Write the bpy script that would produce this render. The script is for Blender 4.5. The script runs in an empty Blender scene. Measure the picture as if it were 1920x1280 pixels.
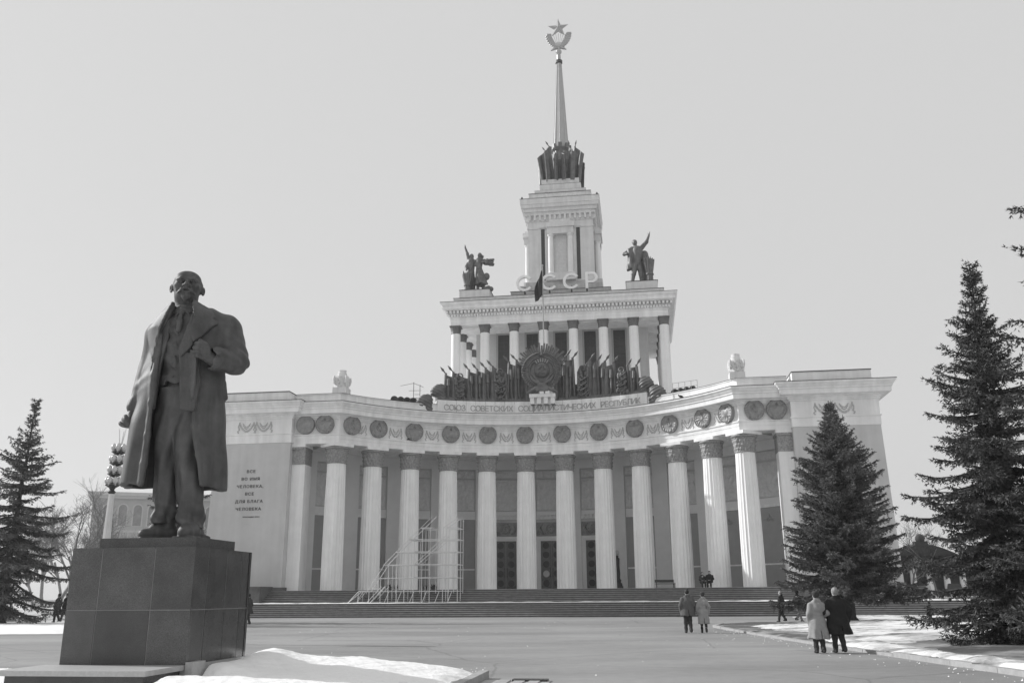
import bpy, math, random
import numpy as np
from mathutils import Vector, Matrix
rad = math.radians
scene = bpy.context.scene
COL = scene.collection

# ------------------------------------------------------------------ camera
cam_data = bpy.data.cameras.new("camera")
cam_data.sensor_width = 36.0
cam_data.lens = 31.656
cam_data.clip_end = 3000
cam_data.clip_start = 0.1
cam = bpy.data.objects.new("camera", cam_data)
COL.objects.link(cam)
cam.matrix_world = (Matrix.Translation((0, 0, 1.65)) @ Matrix.Rotation(rad(90 + 15.696), 4, 'X')
                    @ Matrix.Rotation(rad(-0.391), 4, 'Z'))
scene.camera = cam

# ------------------------------------------------------------------ sky and sun (late winter, hazy, monochrome film)
SUN_EL, SUN_AZ = 29.0, 18.0          # elevation; degrees behind the picture plane, on the left
sun_dir = Vector((-math.cos(rad(SUN_AZ)) * math.cos(rad(SUN_EL)),
                  math.sin(rad(SUN_AZ)) * math.cos(rad(SUN_EL)), math.sin(rad(SUN_EL))))
world = bpy.data.worlds.new("World")
scene.world = world
world.use_nodes = True
nt = world.node_tree
nt.nodes.clear()
w_out = nt.nodes.new('ShaderNodeOutputWorld')
w_bg = nt.nodes.new('ShaderNodeBackground')
w_sky = nt.nodes.new('ShaderNodeTexSky')
w_sky.sky_type = 'NISHITA'
w_sky.sun_disc = False
w_sky.sun_elevation = rad(SUN_EL)
w_sky.sun_rotation = math.atan2(sun_dir.x, sun_dir.y)
w_sky.air_density = 1.0
w_sky.dust_density = 1.0
w_sky.ozone_density = 1.0
w_bw = nt.nodes.new('ShaderNodeRGBToBW')          # black-and-white film
w_mix = nt.nodes.new('ShaderNodeMix')
w_mix.data_type = 'FLOAT'
w_mix.inputs[0].default_value = 0.86              # thin even overcast over the clear sky
w_mix.inputs[3].default_value = 5.3
nt.links.new(w_sky.outputs[0], w_bw.inputs[0])
nt.links.new(w_bw.outputs[0], w_mix.inputs[2])
nt.links.new(w_mix.outputs[0], w_bg.inputs[0])
w_bg.inputs[1].default_value = 0.12
nt.links.new(w_bg.outputs[0], w_out.inputs[0])

sun_data = bpy.data.lights.new("sun", 'SUN')
sun_data.energy = 3.5
sun_data.angle = rad(0.6)
sun_data.color = (1.0, 1.0, 1.0)
sun = bpy.data.objects.new("sun", sun_data)
COL.objects.link(sun)
sun.rotation_euler = sun_dir.to_track_quat('Z', 'Y').to_euler()
sun.location = (-60, 20, 60)

vs = scene.view_settings
vs.view_transform = 'Standard'
vs.look = 'None'
vs.gamma = 1.0
vs.exposure = 0.18
try:
    vs.use_curve_mapping = False
except Exception:
    pass
scene.render.engine = 'CYCLES'
scene.cycles.max_bounces = 6
scene.cycles.diffuse_bounces = 4
scene.cycles.glossy_bounces = 2
scene.cycles.transmission_bounces = 2
scene.cycles.volume_bounces = 0
scene.cycles.use_denoising = True

# ------------------------------------------------------------------ materials
def material(name, value, rough=0.8, var=0.15, scale=3.0, bump=0.0, bscale=30.0, metallic=0.0,
             spec=0.5, streak=0.0, detail=5.0, obj_space=True):
    m = bpy.data.materials.new(name)
    m.use_nodes = True
    t = m.node_tree
    b = t.nodes['Principled BSDF']
    b.inputs['Roughness'].default_value = rough
    b.inputs['Metallic'].default_value = metallic
    b.inputs['Specular IOR Level'].default_value = spec
    tc = t.nodes.new('ShaderNodeTexCoord')
    co = tc.outputs['Object' if obj_space else 'Generated']
    n = t.nodes.new('ShaderNodeTexNoise')
    n.inputs['Scale'].default_value = scale
    n.inputs['Detail'].default_value = detail
    n.inputs['Roughness'].default_value = 0.65
    t.links.new(co, n.inputs['Vector'])
    r = t.nodes.new('ShaderNodeMapRange')
    r.inputs['From Min'].default_value = 0.25
    r.inputs['From Max'].default_value = 0.75
    r.inputs['To Min'].default_value = 1.0 - var
    r.inputs['To Max'].default_value = 1.0 + var
    t.links.new(n.outputs['Fac'], r.inputs['Value'])
    fac = r.outputs['Result']
    if streak > 0:
        mp = t.nodes.new('ShaderNodeMapping')
        mp.inputs['Scale'].default_value = (1.0, 1.0, 0.06)
        t.links.new(co, mp.inputs['Vector'])
        n2 = t.nodes.new('ShaderNodeTexNoise')
        n2.inputs['Scale'].default_value = scale * 2.5
        n2.inputs['Detail'].default_value = 4
        t.links.new(mp.outputs[0], n2.inputs['Vector'])
        r2 = t.nodes.new('ShaderNodeMapRange')
        r2.inputs['From Min'].default_value = 0.3
        r2.inputs['From Max'].default_value = 0.7
        r2.inputs['To Min'].default_value = 1.0 - streak
        r2.inputs['To Max'].default_value = 1.0 + streak * 0.4
        t.links.new(n2.outputs['Fac'], r2.inputs['Value'])
        mu = t.nodes.new('ShaderNodeMath')
        mu.operation = 'MULTIPLY'
        t.links.new(fac, mu.inputs[0])
        t.links.new(r2.outputs['Result'], mu.inputs[1])
        fac = mu.outputs[0]
    mv = t.nodes.new('ShaderNodeMath')
    mv.operation = 'MULTIPLY'
    mv.inputs[1].default_value = value
    t.links.new(fac, mv.inputs[0])
    t.links.new(mv.outputs[0], b.inputs['Base Color'])
    if bump > 0:
        n3 = t.nodes.new('ShaderNodeTexNoise')
        n3.inputs['Scale'].default_value = bscale
        n3.inputs['Detail'].default_value = 4
        t.links.new(co, n3.inputs['Vector'])
        bp = t.nodes.new('ShaderNodeBump')
        bp.inputs['Strength'].default_value = bump
        bp.inputs['Distance'].default_value = 0.05
        t.links.new(n3.outputs['Fac'], bp.inputs['Height'])
        t.links.new(bp.outputs[0], b.inputs['Normal'])
    return m

M = {}
M['white'] = material('white_plaster', 0.86, 0.85, 0.07, 0.7, 0.05, 60, streak=0.13)
M['column'] = material('white_column_paint', 0.88, 0.8, 0.06, 0.9, 0.05, 60, streak=0.10)
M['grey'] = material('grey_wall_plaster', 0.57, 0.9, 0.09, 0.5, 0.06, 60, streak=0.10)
M['pier'] = material('pale_wall_plaster', 0.80, 0.9, 0.07, 0.6, 0.05, 60)
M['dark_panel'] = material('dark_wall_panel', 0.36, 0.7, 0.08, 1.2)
M['relief'] = material('relief_plaster', 0.66, 0.85, 0.12, 3.0)
M['festoon'] = material('festoon_plaster', 0.50, 0.85, 0.10, 3.0)
M['bronze_cap'] = material('capital_bronze_paint', 0.30, 0.6, 0.5, 9.0, metallic=0.1)
M['medal'] = material('medallion_bronze', 0.27, 0.5, 0.3, 3.0, metallic=0.15)
M['bronze_far'] = material('weathered_bronze', 0.135, 0.5, 0.4, 1.6, 0.2, 20, metallic=0.25)
M['bronze'] = material('statue_bronze', 0.090, 0.55, 0.34, 2.4, 0.12, 45, metallic=0.05, spec=0.28, streak=0.30)
M['tower'] = material('tower_stone', 0.72, 0.85, 0.09, 0.9, 0.08, 30, streak=0.12)
M['darkwin'] = material('dark_window', 0.035, 0.35, 0.35, 2.5)
M['frame'] = material('window_frame_paint', 0.36, 0.6, 0.05, 2)
M['spire'] = material('spire_gilding', 0.42, 0.42, 0.10, 1.0, metallic=0.4)
M['step'] = material('step_granite', 0.13, 0.8, 0.35, 2.0, 0.1, 40)
M['tread'] = material('worn_step_edge', 0.27, 0.85, 0.3, 2.5)
M['terrace'] = material('pale_terrace_paving', 0.55, 0.7, 0.12, 2.0)
M['tower_base'] = material('darker_tower_base', 0.50, 0.9, 0.12, 0.9, 0.08, 30, streak=0.2)  # darker than the tower stone so the ring letters stand out
M['door'] = material('door_bronze', 0.15, 0.5, 0.25, 4.0, metallic=0.2)

M['slab'] = material('granite_slab', 0.40, 0.6, 0.15, 14.0, 0.05, 60)
M['concrete'] = material('kerb_concrete', 0.36, 0.9, 0.18, 5.0, 0.15, 40)
M['grout'] = material('pale_grout', 0.22, 0.9, 0.15, 8.0)
M['paintpipe'] = material('white_pipe_paint', 0.70, 0.5, 0.08, 3.0)
M['deck'] = material('plank_deck', 0.5, 0.8, 0.15, 4.0)
M['dark'] = material('dark_metal', 0.05, 0.5, 0.2, 4.0)
M['lampglass'] = material('lamp_glass', 0.55, 0.25, 0.05, 4.0)
M['lamppost'] = material('lamp_post_paint', 0.62, 0.6, 0.08, 3.0)
M['lettering'] = material('dark_lettering', 0.07, 0.6, 0.1, 5.0)
M['letter_stone'] = material('carved_letter', 0.42, 0.8, 0.1, 5.0)
M['ring_letter'] = material('pale_letter_metal', 0.88, 0.5, 0.08, 2.0)
M['flag'] = material('dark_flag_cloth', 0.04, 0.85, 0.15, 3.0)
M['trunk'] = material('bark', 0.07, 0.95, 0.3, 6.0, 0.4, 30)
M['paletrunk'] = material('pale_bark', 0.22, 0.95, 0.3, 6.0, 0.3, 30)
M['twig'] = material('bare_twig', 0.16, 0.95, 0.2, 6.0)
M['bldg'] = material('far_building_stone', 0.38, 0.9, 0.1, 0.4)
M['bldg_dark'] = material('dark_building_stone', 0.06, 0.9, 0.2, 0.6)
M['skin'] = material('skin', 0.40, 0.6, 0.08, 8.0)
M['hair_dark'] = material('dark_hair', 0.02, 0.7, 0.2, 30)
M['hair_fair'] = material('fair_hair', 0.26, 0.6, 0.25, 30)
M['cloth_black'] = material('black_wool', 0.016, 0.95, 0.2, 12)
M['cloth_dark'] = material('dark_cloth', 0.045, 0.95, 0.2, 12)
M['cloth_mid'] = material('mid_grey_cloth', 0.11, 0.95, 0.15, 12)
M['cloth_pale'] = material('pale_raincoat', 0.30, 0.85, 0.12, 10)
M['cloth_light'] = material('light_trousers', 0.34, 0.9, 0.1, 10)
M['shoe'] = material('shoe_leather', 0.025, 0.5, 0.2, 12)

def foliage_material(name, lo, hi):
    m = bpy.data.materials.new(name)
    m.use_nodes = True
    t = m.node_tree
    b = t.nodes['Principled BSDF']
    b.inputs['Roughness'].default_value = 0.65
    b.inputs['Specular IOR Level'].default_value = 0.3
    tc = t.nodes.new('ShaderNodeTexCoord')
    n = t.nodes.new('ShaderNodeTexNoise')
    n.inputs['Scale'].default_value = 1.3
    n.inputs['Detail'].default_value = 6
    t.links.new(tc.outputs['Object'], n.inputs['Vector'])
    r = t.nodes.new('ShaderNodeValToRGB')
    r.color_ramp.elements[0].position = 0.3
    r.color_ramp.elements[0].color = (lo, lo, lo, 1)
    r.color_ramp.elements[1].position = 0.7
    r.color_ramp.elements[1].color = (hi, hi, hi, 1)
    t.links.new(n.outputs['Fac'], r.inputs[0])
    t.links.new(r.outputs[0], b.inputs['Base Color'])
    return m
M['needles'] = foliage_material('spruce_needles', .045, .15)
M['blue_needles'] = foliage_material('blue_spruce_needles', .065, .21)

def granite_material():
    m = material('polished_granite', 0.054, 0.24, 0.40, 1.1, 0.0, spec=0.5)
    t = m.node_tree
    b = t.nodes['Principled BSDF']
    tc = t.nodes.new('ShaderNodeTexCoord')
    n = t.nodes.new('ShaderNodeTexNoise')
    n.inputs['Scale'].default_value = 90
    n.inputs['Detail'].default_value = 3
    t.links.new(tc.outputs['Object'], n.inputs['Vector'])
    r = t.nodes.new('ShaderNodeMapRange')
    r.inputs['From Min'].default_value = 0.35
    r.inputs['From Max'].default_value = 0.65
    r.inputs['To Min'].default_value = 0.65
    r.inputs['To Max'].default_value = 1.5
    t.links.new(n.outputs['Fac'], r.inputs['Value'])
    old = b.inputs['Base Color'].links[0].from_socket
    mu = t.nodes.new('ShaderNodeMath')
    mu.operation = 'MULTIPLY'
    t.links.new(old, mu.inputs[0])
    t.links.new(r.outputs['Result'], mu.inputs[1])
    t.links.new(mu.outputs[0], b.inputs['Base Color'])
    oi = t.nodes.new('ShaderNodeObjectInfo')
    ro = t.nodes.new('ShaderNodeMapRange')
    ro.inputs['To Min'].default_value = 0.78
    ro.inputs['To Max'].default_value = 1.22
    t.links.new(oi.outputs['Random'], ro.inputs['Value'])
    mo = t.nodes.new('ShaderNodeMath')
    mo.operation = 'MULTIPLY'
    t.links.new(mu.outputs[0], mo.inputs[0])
    t.links.new(ro.outputs['Result'], mo.inputs[1])
    t.links.new(mo.outputs[0], b.inputs['Base Color'])
    n2 = t.nodes.new('ShaderNodeTexNoise')
    n2.inputs['Scale'].default_value = 1.7
    n2.inputs['Detail'].default_value = 5
    t.links.new(tc.outputs['Object'], n2.inputs['Vector'])
    r2 = t.nodes.new('ShaderNodeMapRange')
    r2.inputs['To Min'].default_value = 0.06
    r2.inputs['To Max'].default_value = 0.36
    t.links.new(n2.outputs['Fac'], r2.inputs['Value'])
    t.links.new(r2.outputs['Result'], b.inputs['Roughness'])
    return m
M['granite'] = granite_material()

def asphalt_material():
    m = bpy.data.materials.new('worn_asphalt')
    m.use_nodes = True
    t = m.node_tree
    b = t.nodes['Principled BSDF']
    b.inputs['Roughness'].default_value = 0.75
    b.inputs['Specular IOR Level'].default_value = 0.4
    tc = t.nodes.new('ShaderNodeTexCoord')
    def noise(scale, detail, sx=1.0, sy=1.0):
        mp = t.nodes.new('ShaderNodeMapping')
        mp.inputs['Scale'].default_value = (sx, sy, 1)
        t.links.new(tc.outputs['Object'], mp.inputs['Vector'])
        n = t.nodes.new('ShaderNodeTexNoise')
        n.inputs['Scale'].default_value = scale
        n.inputs['Detail'].default_value = detail
        t.links.new(mp.outputs[0], n.inputs['Vector'])
        return n.outputs['Fac']
    def rng(s, a, b2, lo, hi):
        r = t.nodes.new('ShaderNodeMapRange')
        r.inputs['From Min'].default_value = a
        r.inputs['From Max'].default_value = b2
        r.inputs['To Min'].default_value = lo
        r.inputs['To Max'].default_value = hi
        t.links.new(s, r.inputs['Value'])
        return r.outputs['Result']
    def mul(a, b2):
        x = t.nodes.new('ShaderNodeMath')
        x.operation = 'MULTIPLY'
        t.links.new(a, x.inputs[0])
        t.links.new(b2, x.inputs[1])
        return x.outputs[0]
    f = rng(noise(0.10, 5, 0.35, 1.0), 0.38, 0.62, 0.84, 1.10)     # long bands along the square: tree shadows painted in, with wear and damp
    f = mul(f, rng(noise(0.35, 6, 0.5, 1.0), 0.40, 0.60, 0.90, 1.07))
    f = mul(f, rng(noise(3.0, 8), 0.30, 0.70, 0.93, 1.06))
    f = mul(f, rng(noise(45, 3), 0.3, 0.7, 0.82, 1.18))              # aggregate
    v = t.nodes.new('ShaderNodeTexVoronoi')
    v.feature = 'DISTANCE_TO_EDGE'
    v.inputs['Scale'].default_value = 0.16
    mp = t.nodes.new('ShaderNodeMapping')
    n0 = t.nodes.new('ShaderNodeTexNoise')
    n0.inputs['Scale'].default_value = 0.8
    n0.inputs['Detail'].default_value = 6
    t.links.new(tc.outputs['Object'], n0.inputs['Vector'])
    mx = t.nodes.new('ShaderNodeMix')
    mx.data_type = 'VECTOR'
    mx.inputs[0].default_value = 0.22
    t.links.new(tc.outputs['Object'], mx.inputs[4])
    t.links.new(n0.outputs['Color'], mx.inputs[5])
    t.links.new(mx.outputs[1], v.inputs['Vector'])
    f = mul(f, rng(v.outputs['Distance'], 0.0, 0.006, 0.72, 1.0))   # cracks
    x = t.nodes.new('ShaderNodeMath')
    x.operation = 'MULTIPLY'
    x.inputs[1].default_value = 0.285
    t.links.new(f, x.inputs[0])
    t.links.new(x.outputs[0], b.inputs['Base Color'])
    bp = t.nodes.new('ShaderNodeBump')
    bp.inputs['Strength'].default_value = 0.25
    bp.inputs['Distance'].default_value = 0.02
    t.links.new(noise(60, 3), bp.inputs['Height'])
    t.links.new(bp.outputs[0], b.inputs['Normal'])
    return m
M['asphalt'] = asphalt_material()

def snow_material(name, dirt, lo=0.16, hi=0.80, scale=0.9, sx=1.0):
    m = bpy.data.materials.new(name)
    m.use_nodes = True
    t = m.node_tree
    b = t.nodes['Principled BSDF']
    b.inputs['Roughness'].default_value = 0.7
    b.inputs['Specular IOR Level'].default_value = 0.25
    tc = t.nodes.new('ShaderNodeTexCoord')
    mp = t.nodes.new('ShaderNodeMapping')
    mp.inputs['Scale'].default_value = (sx, 1, 1)
    t.links.new(tc.outputs['Object'], mp.inputs['Vector'])
    n = t.nodes.new('ShaderNodeTexNoise')
    n.inputs['Scale'].default_value = scale
    n.inputs['Detail'].default_value = 9
    n.inputs['Roughness'].default_value = 0.68
    t.links.new(mp.outputs[0], n.inputs['Vector'])
    r = t.nodes.new('ShaderNodeValToRGB')
    r.color_ramp.elements[0].position = max(0.0, dirt - 0.13)
    r.color_ramp.elements[0].color = (lo, lo, lo, 1)
    r.color_ramp.elements[1].position = dirt + 0.06
    r.color_ramp.elements[1].color = (hi, hi, hi, 1)
    t.links.new(n.outputs['Fac'], r.inputs[0])
    t.links.new(r.outputs[0], b.inputs['Base Color'])
    n2 = t.nodes.new('ShaderNodeTexNoise')
    n2.inputs['Scale'].default_value = 5
    n2.inputs['Detail'].default_value = 7
    t.links.new(tc.outputs['Object'], n2.inputs['Vector'])
    bp = t.nodes.new('ShaderNodeBump')
    bp.inputs['Strength'].default_value = 0.55
    bp.inputs['Distance'].default_value = 0.07
    t.links.new(n2.outputs['Fac'], bp.inputs['Height'])
    t.links.new(bp.outputs[0], b.inputs['Normal'])
    return m
M['snow'] = snow_material('old_snow', 0.33, 0.50, 0.90)
M['snow_dirty'] = snow_material('melting_dirty_snow', 0.49, 0.14, 0.80, 0.9, 0.5)
M['mud'] = snow_material('muddy_thaw_lawn', 0.60, 0.10, 0.42, 0.5, 0.4)

# ------------------------------------------------------------------ mesh helpers
def tag(o, label=None, cat=None, group=None, kind=None):
    if label: o['label'] = label
    if cat: o['category'] = cat
    if group: o['group'] = group
    if kind: o['kind'] = kind
    return o

def empty(name, loc=(0, 0, 0), rz=0.0, parent=None):
    o = bpy.data.objects.new(name, None)
    o.empty_display_size = 0.2
    o.location = loc
    o.rotation_euler = (0, 0, rz)
    o.parent = parent
    COL.objects.link(o)
    return o

def link_mesh(name, me, mat, parent=None, smooth=None, loc=None, rot=None):
    if mat is not None and len(me.materials) == 0:
        me.materials.append(mat)
    if smooth is not None:
        me.polygons.foreach_set('use_smooth', [True] * len(me.polygons))
        if smooth < 180:
            me.set_sharp_from_angle(angle=rad(smooth))
    o = bpy.data.objects.new(name, me)
    o.parent = parent
    if loc is not None: o.location = loc
    if rot is not None: o.rotation_euler = rot
    COL.objects.link(o)
    return o

def np_mesh(name, v, f):
    """v (n,3), f (m,k) numpy"""
    v = np.asarray(v, dtype=np.float32)
    f = np.asarray(f, dtype=np.int32)
    me = bpy.data.meshes.new(name)
    me.vertices.add(len(v))
    me.vertices.foreach_set('co', v.ravel())
    k = f.shape[1]
    me.loops.add(f.size)
    me.loops.foreach_set('vertex_index', f.ravel())
    me.polygons.add(len(f))
    me.polygons.foreach_set('loop_start', np.arange(0, f.size, k, dtype=np.int32))
    me.polygons.foreach_set('loop_total', np.full(len(f), k, dtype=np.int32))
    me.update(calc_edges=True)
    me.validate()
    return me

class MB:
    def __init__(s):
        s.v, s.f = [], []
    def add(s, vs, fs):
        o = len(s.v)
        s.v += [tuple(p) for p in vs]
        s.f += [tuple(i + o for i in q) for q in fs]
        return s
    def box(s, x0, x1, y0, y1, z0, z1, mat=None):
        vs = [Vector(p) for p in ((x0, y0, z0), (x1, y0, z0), (x1, y1, z0), (x0, y1, z0),
                                  (x0, y0, z1), (x1, y0, z1), (x1, y1, z1), (x0, y1, z1))]
        if mat is not None: vs = [mat @ p for p in vs]
        return s.add(vs, [(0, 3, 2, 1), (4, 5, 6, 7), (0, 1, 5, 4), (1, 2, 6, 5), (2, 3, 7, 6), (3, 0, 4, 7)])
    def hexa(s, low, high):
        return s.add(list(low) + list(high), [(0, 3, 2, 1), (4, 5, 6, 7), (0, 1, 5, 4), (1, 2, 6, 5), (2, 3, 7, 6), (3, 0, 4, 7)])
    def prism(s, poly, z0, z1):
        n = len(poly)
        vs = [(p[0], p[1], z0) for p in poly] + [(p[0], p[1], z1) for p in poly]
        fs = [tuple(range(n - 1, -1, -1)), tuple(range(n, 2 * n))]
        fs += [(i, (i + 1) % n, n + (i + 1) % n, n + i) for i in range(n)]
        return s.add(vs, fs)
    def plate(s, poly, y0, y1, mat=None):
        """polygon in x,z extruded along y (y0 = front)"""
        n = len(poly)
        vs = [Vector((p[0], y0, p[1])) for p in poly] + [Vector((p[0], y1, p[1])) for p in poly]
        if mat is not None: vs = [mat @ p for p in vs]
        fs = [tuple(range(n)), tuple(range(2 * n - 1, n - 1, -1))]
        fs += [((i + 1) % n, i, n + i, n + (i + 1) % n) for i in range(n)]
        return s.add(vs, fs)
    def tube(s, pts, r, n=6, cap=True):
        pts = [Vector(p) for p in pts]
        k = len(pts)
        rs = r if isinstance(r, (list, tuple)) else [r] * k
        vs, fs = [], []
        ref = None
        for i, p in enumerate(pts):
            d = (pts[min(i + 1, k - 1)] - pts[max(i - 1, 0)])
            if d.length < 1e-9: d = Vector((0, 0, 1))
            d.normalize()
            if ref is None:
                ref = Vector((0, 0, 1)) if abs(d.z) < 0.9 else Vector((1, 0, 0))
            a = d.cross(ref).normalized()
            b = d.cross(a).normalized()
            for j in range(n):
                t = 2 * math.pi * j / n
                vs.append(p + a * (math.cos(t) * rs[i]) + b * (math.sin(t) * rs[i]))
        for i in range(k - 1):
            for j in range(n):
                fs.append((i * n + j, i * n + (j + 1) % n, (i + 1) * n + (j + 1) % n, (i + 1) * n + j))
        if cap:
            fs.append(tuple(range(n - 1, -1, -1)))
            fs.append(tuple(range((k - 1) * n, k * n)))
        return s.add(vs, fs)
    def lathe(s, prof, n=24, c=(0, 0, 0), fn=None):
        """prof list of (r,z); fn(theta, r, z) -> r"""
        vs, fs = [], []
        for r, z in prof:
            for j in range(n):
                t = 2 * math.pi * j / n
                rr = fn(t, r, z) if fn else r
                vs.append((c[0] + rr * math.cos(t), c[1] + rr * math.sin(t), c[2] + z))
        k = len(prof)
        for i in range(k - 1):
            for j in range(n):
                fs.append((i * n + j, i * n + (j + 1) % n, (i + 1) * n + (j + 1) % n, (i + 1) * n + j))
        fs.append(tuple(range(n - 1, -1, -1)))
        fs.append(tuple(range((k - 1) * n, k * n)))
        return s.add(vs, fs)
    def ball(s, c, r, n=10, m=6, sc=(1, 1, 1)):
        prof = []
        for i in range(1, m):
            t = math.pi * i / m
            prof.append((math.sin(t), -math.cos(t)))
        prof = [(0.02, -1.0)] + prof + [(0.02, 1.0)]
        o = len(s.v)
        s.lathe([(p[0] * r, p[1] * r) for p in prof], n)
        for i in range(o, len(s.v)):
            x, y, z = s.v[i]
            s.v[i] = (c[0] + x * sc[0], c[1] + y * sc[1], c[2] + z * sc[2])
        return s
    def sweep(s, path, prof, closed_prof=True, caps=True):
        """path: list of (x,y,nx,ny) with (nx,ny) the outward mitred normal; prof: closed list of (o,z)"""
        vs, fs = [], []
        n = len(prof)
        for (x, y, nx, ny) in path:
            for o, z in prof:
                vs.append((x + nx * o, y + ny * o, z))
        for i in range(len(path) - 1):
            for j in range(n if closed_prof else n - 1):
                k = (j + 1) % n
                fs.append((i * n + j, i * n + k, (i + 1) * n + k, (i + 1) * n + j))
        if caps and closed_prof:
            fs.append(tuple(range(n - 1, -1, -1)))
            fs.append(tuple(range((len(path) - 1) * n, len(path) * n)))
        return s.add(vs, fs)
    def mesh(s, name):
        me = bpy.data.meshes.new(name)
        me.from_pydata(s.v, [], s.f)
        me.update()
        return me
    def build(s, name, mat, parent=None, smooth=None, loc=None, rot=None, fix=False):
        me = s.mesh(name)
        if fix:
            import bmesh
            bm = bmesh.new()
            bm.from_mesh(me)
            bmesh.ops.recalc_face_normals(bm, faces=bm.faces)
            bm.to_mesh(me)
            bm.free()
        return link_mesh(name, me, mat, parent, smooth, loc, rot)

def mitre(pts, closed=False):
    """outward normal is to the right of travel direction"""
    res = []
    n = len(pts)
    for i in range(n):
        def nrm(a, b):
            dx, dy = b[0] - a[0], b[1] - a[1]
            l = math.hypot(dx, dy)
            return (dy / l, -dx / l)
        if i == 0: nx, ny = nrm(pts[0], pts[1])
        elif i == n - 1: nx, ny = nrm(pts[-2], pts[-1])
        else:
            a = nrm(pts[i - 1], pts[i]); b = nrm(pts[i], pts[i + 1])
            mx, my = a[0] + b[0], a[1] + b[1]
            l = math.hypot(mx, my)
            mx, my = mx / l, my / l
            c = mx * a[0] + my * a[1]
            nx, ny = mx / c, my / c
        res.append((pts[i][0], pts[i][1], nx, ny))
    return res

def copy_tree(o, parent=None):
    c = o.copy()
    COL.objects.link(c)
    if parent is not None: c.parent = parent
    for ch in list(o.children):
        copy_tree(ch, c)
    return c

# ------------------------------------------------------------------ signed-distance sculpting
def rotm(rx=0, ry=0, rz=0):
    cx, sx = math.cos(rx), math.sin(rx)
    cy, sy = math.cos(ry), math.sin(ry)
    cz, sz = math.cos(rz), math.sin(rz)
    X = np.array([[1, 0, 0], [0, cx, -sx], [0, sx, cx]])
    Y = np.array([[cy, 0, sy], [0, 1, 0], [-sy, 0, cy]])
    Z = np.array([[cz, -sz, 0], [sz, cz, 0], [0, 0, 1]])
    return Z @ Y @ X

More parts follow.
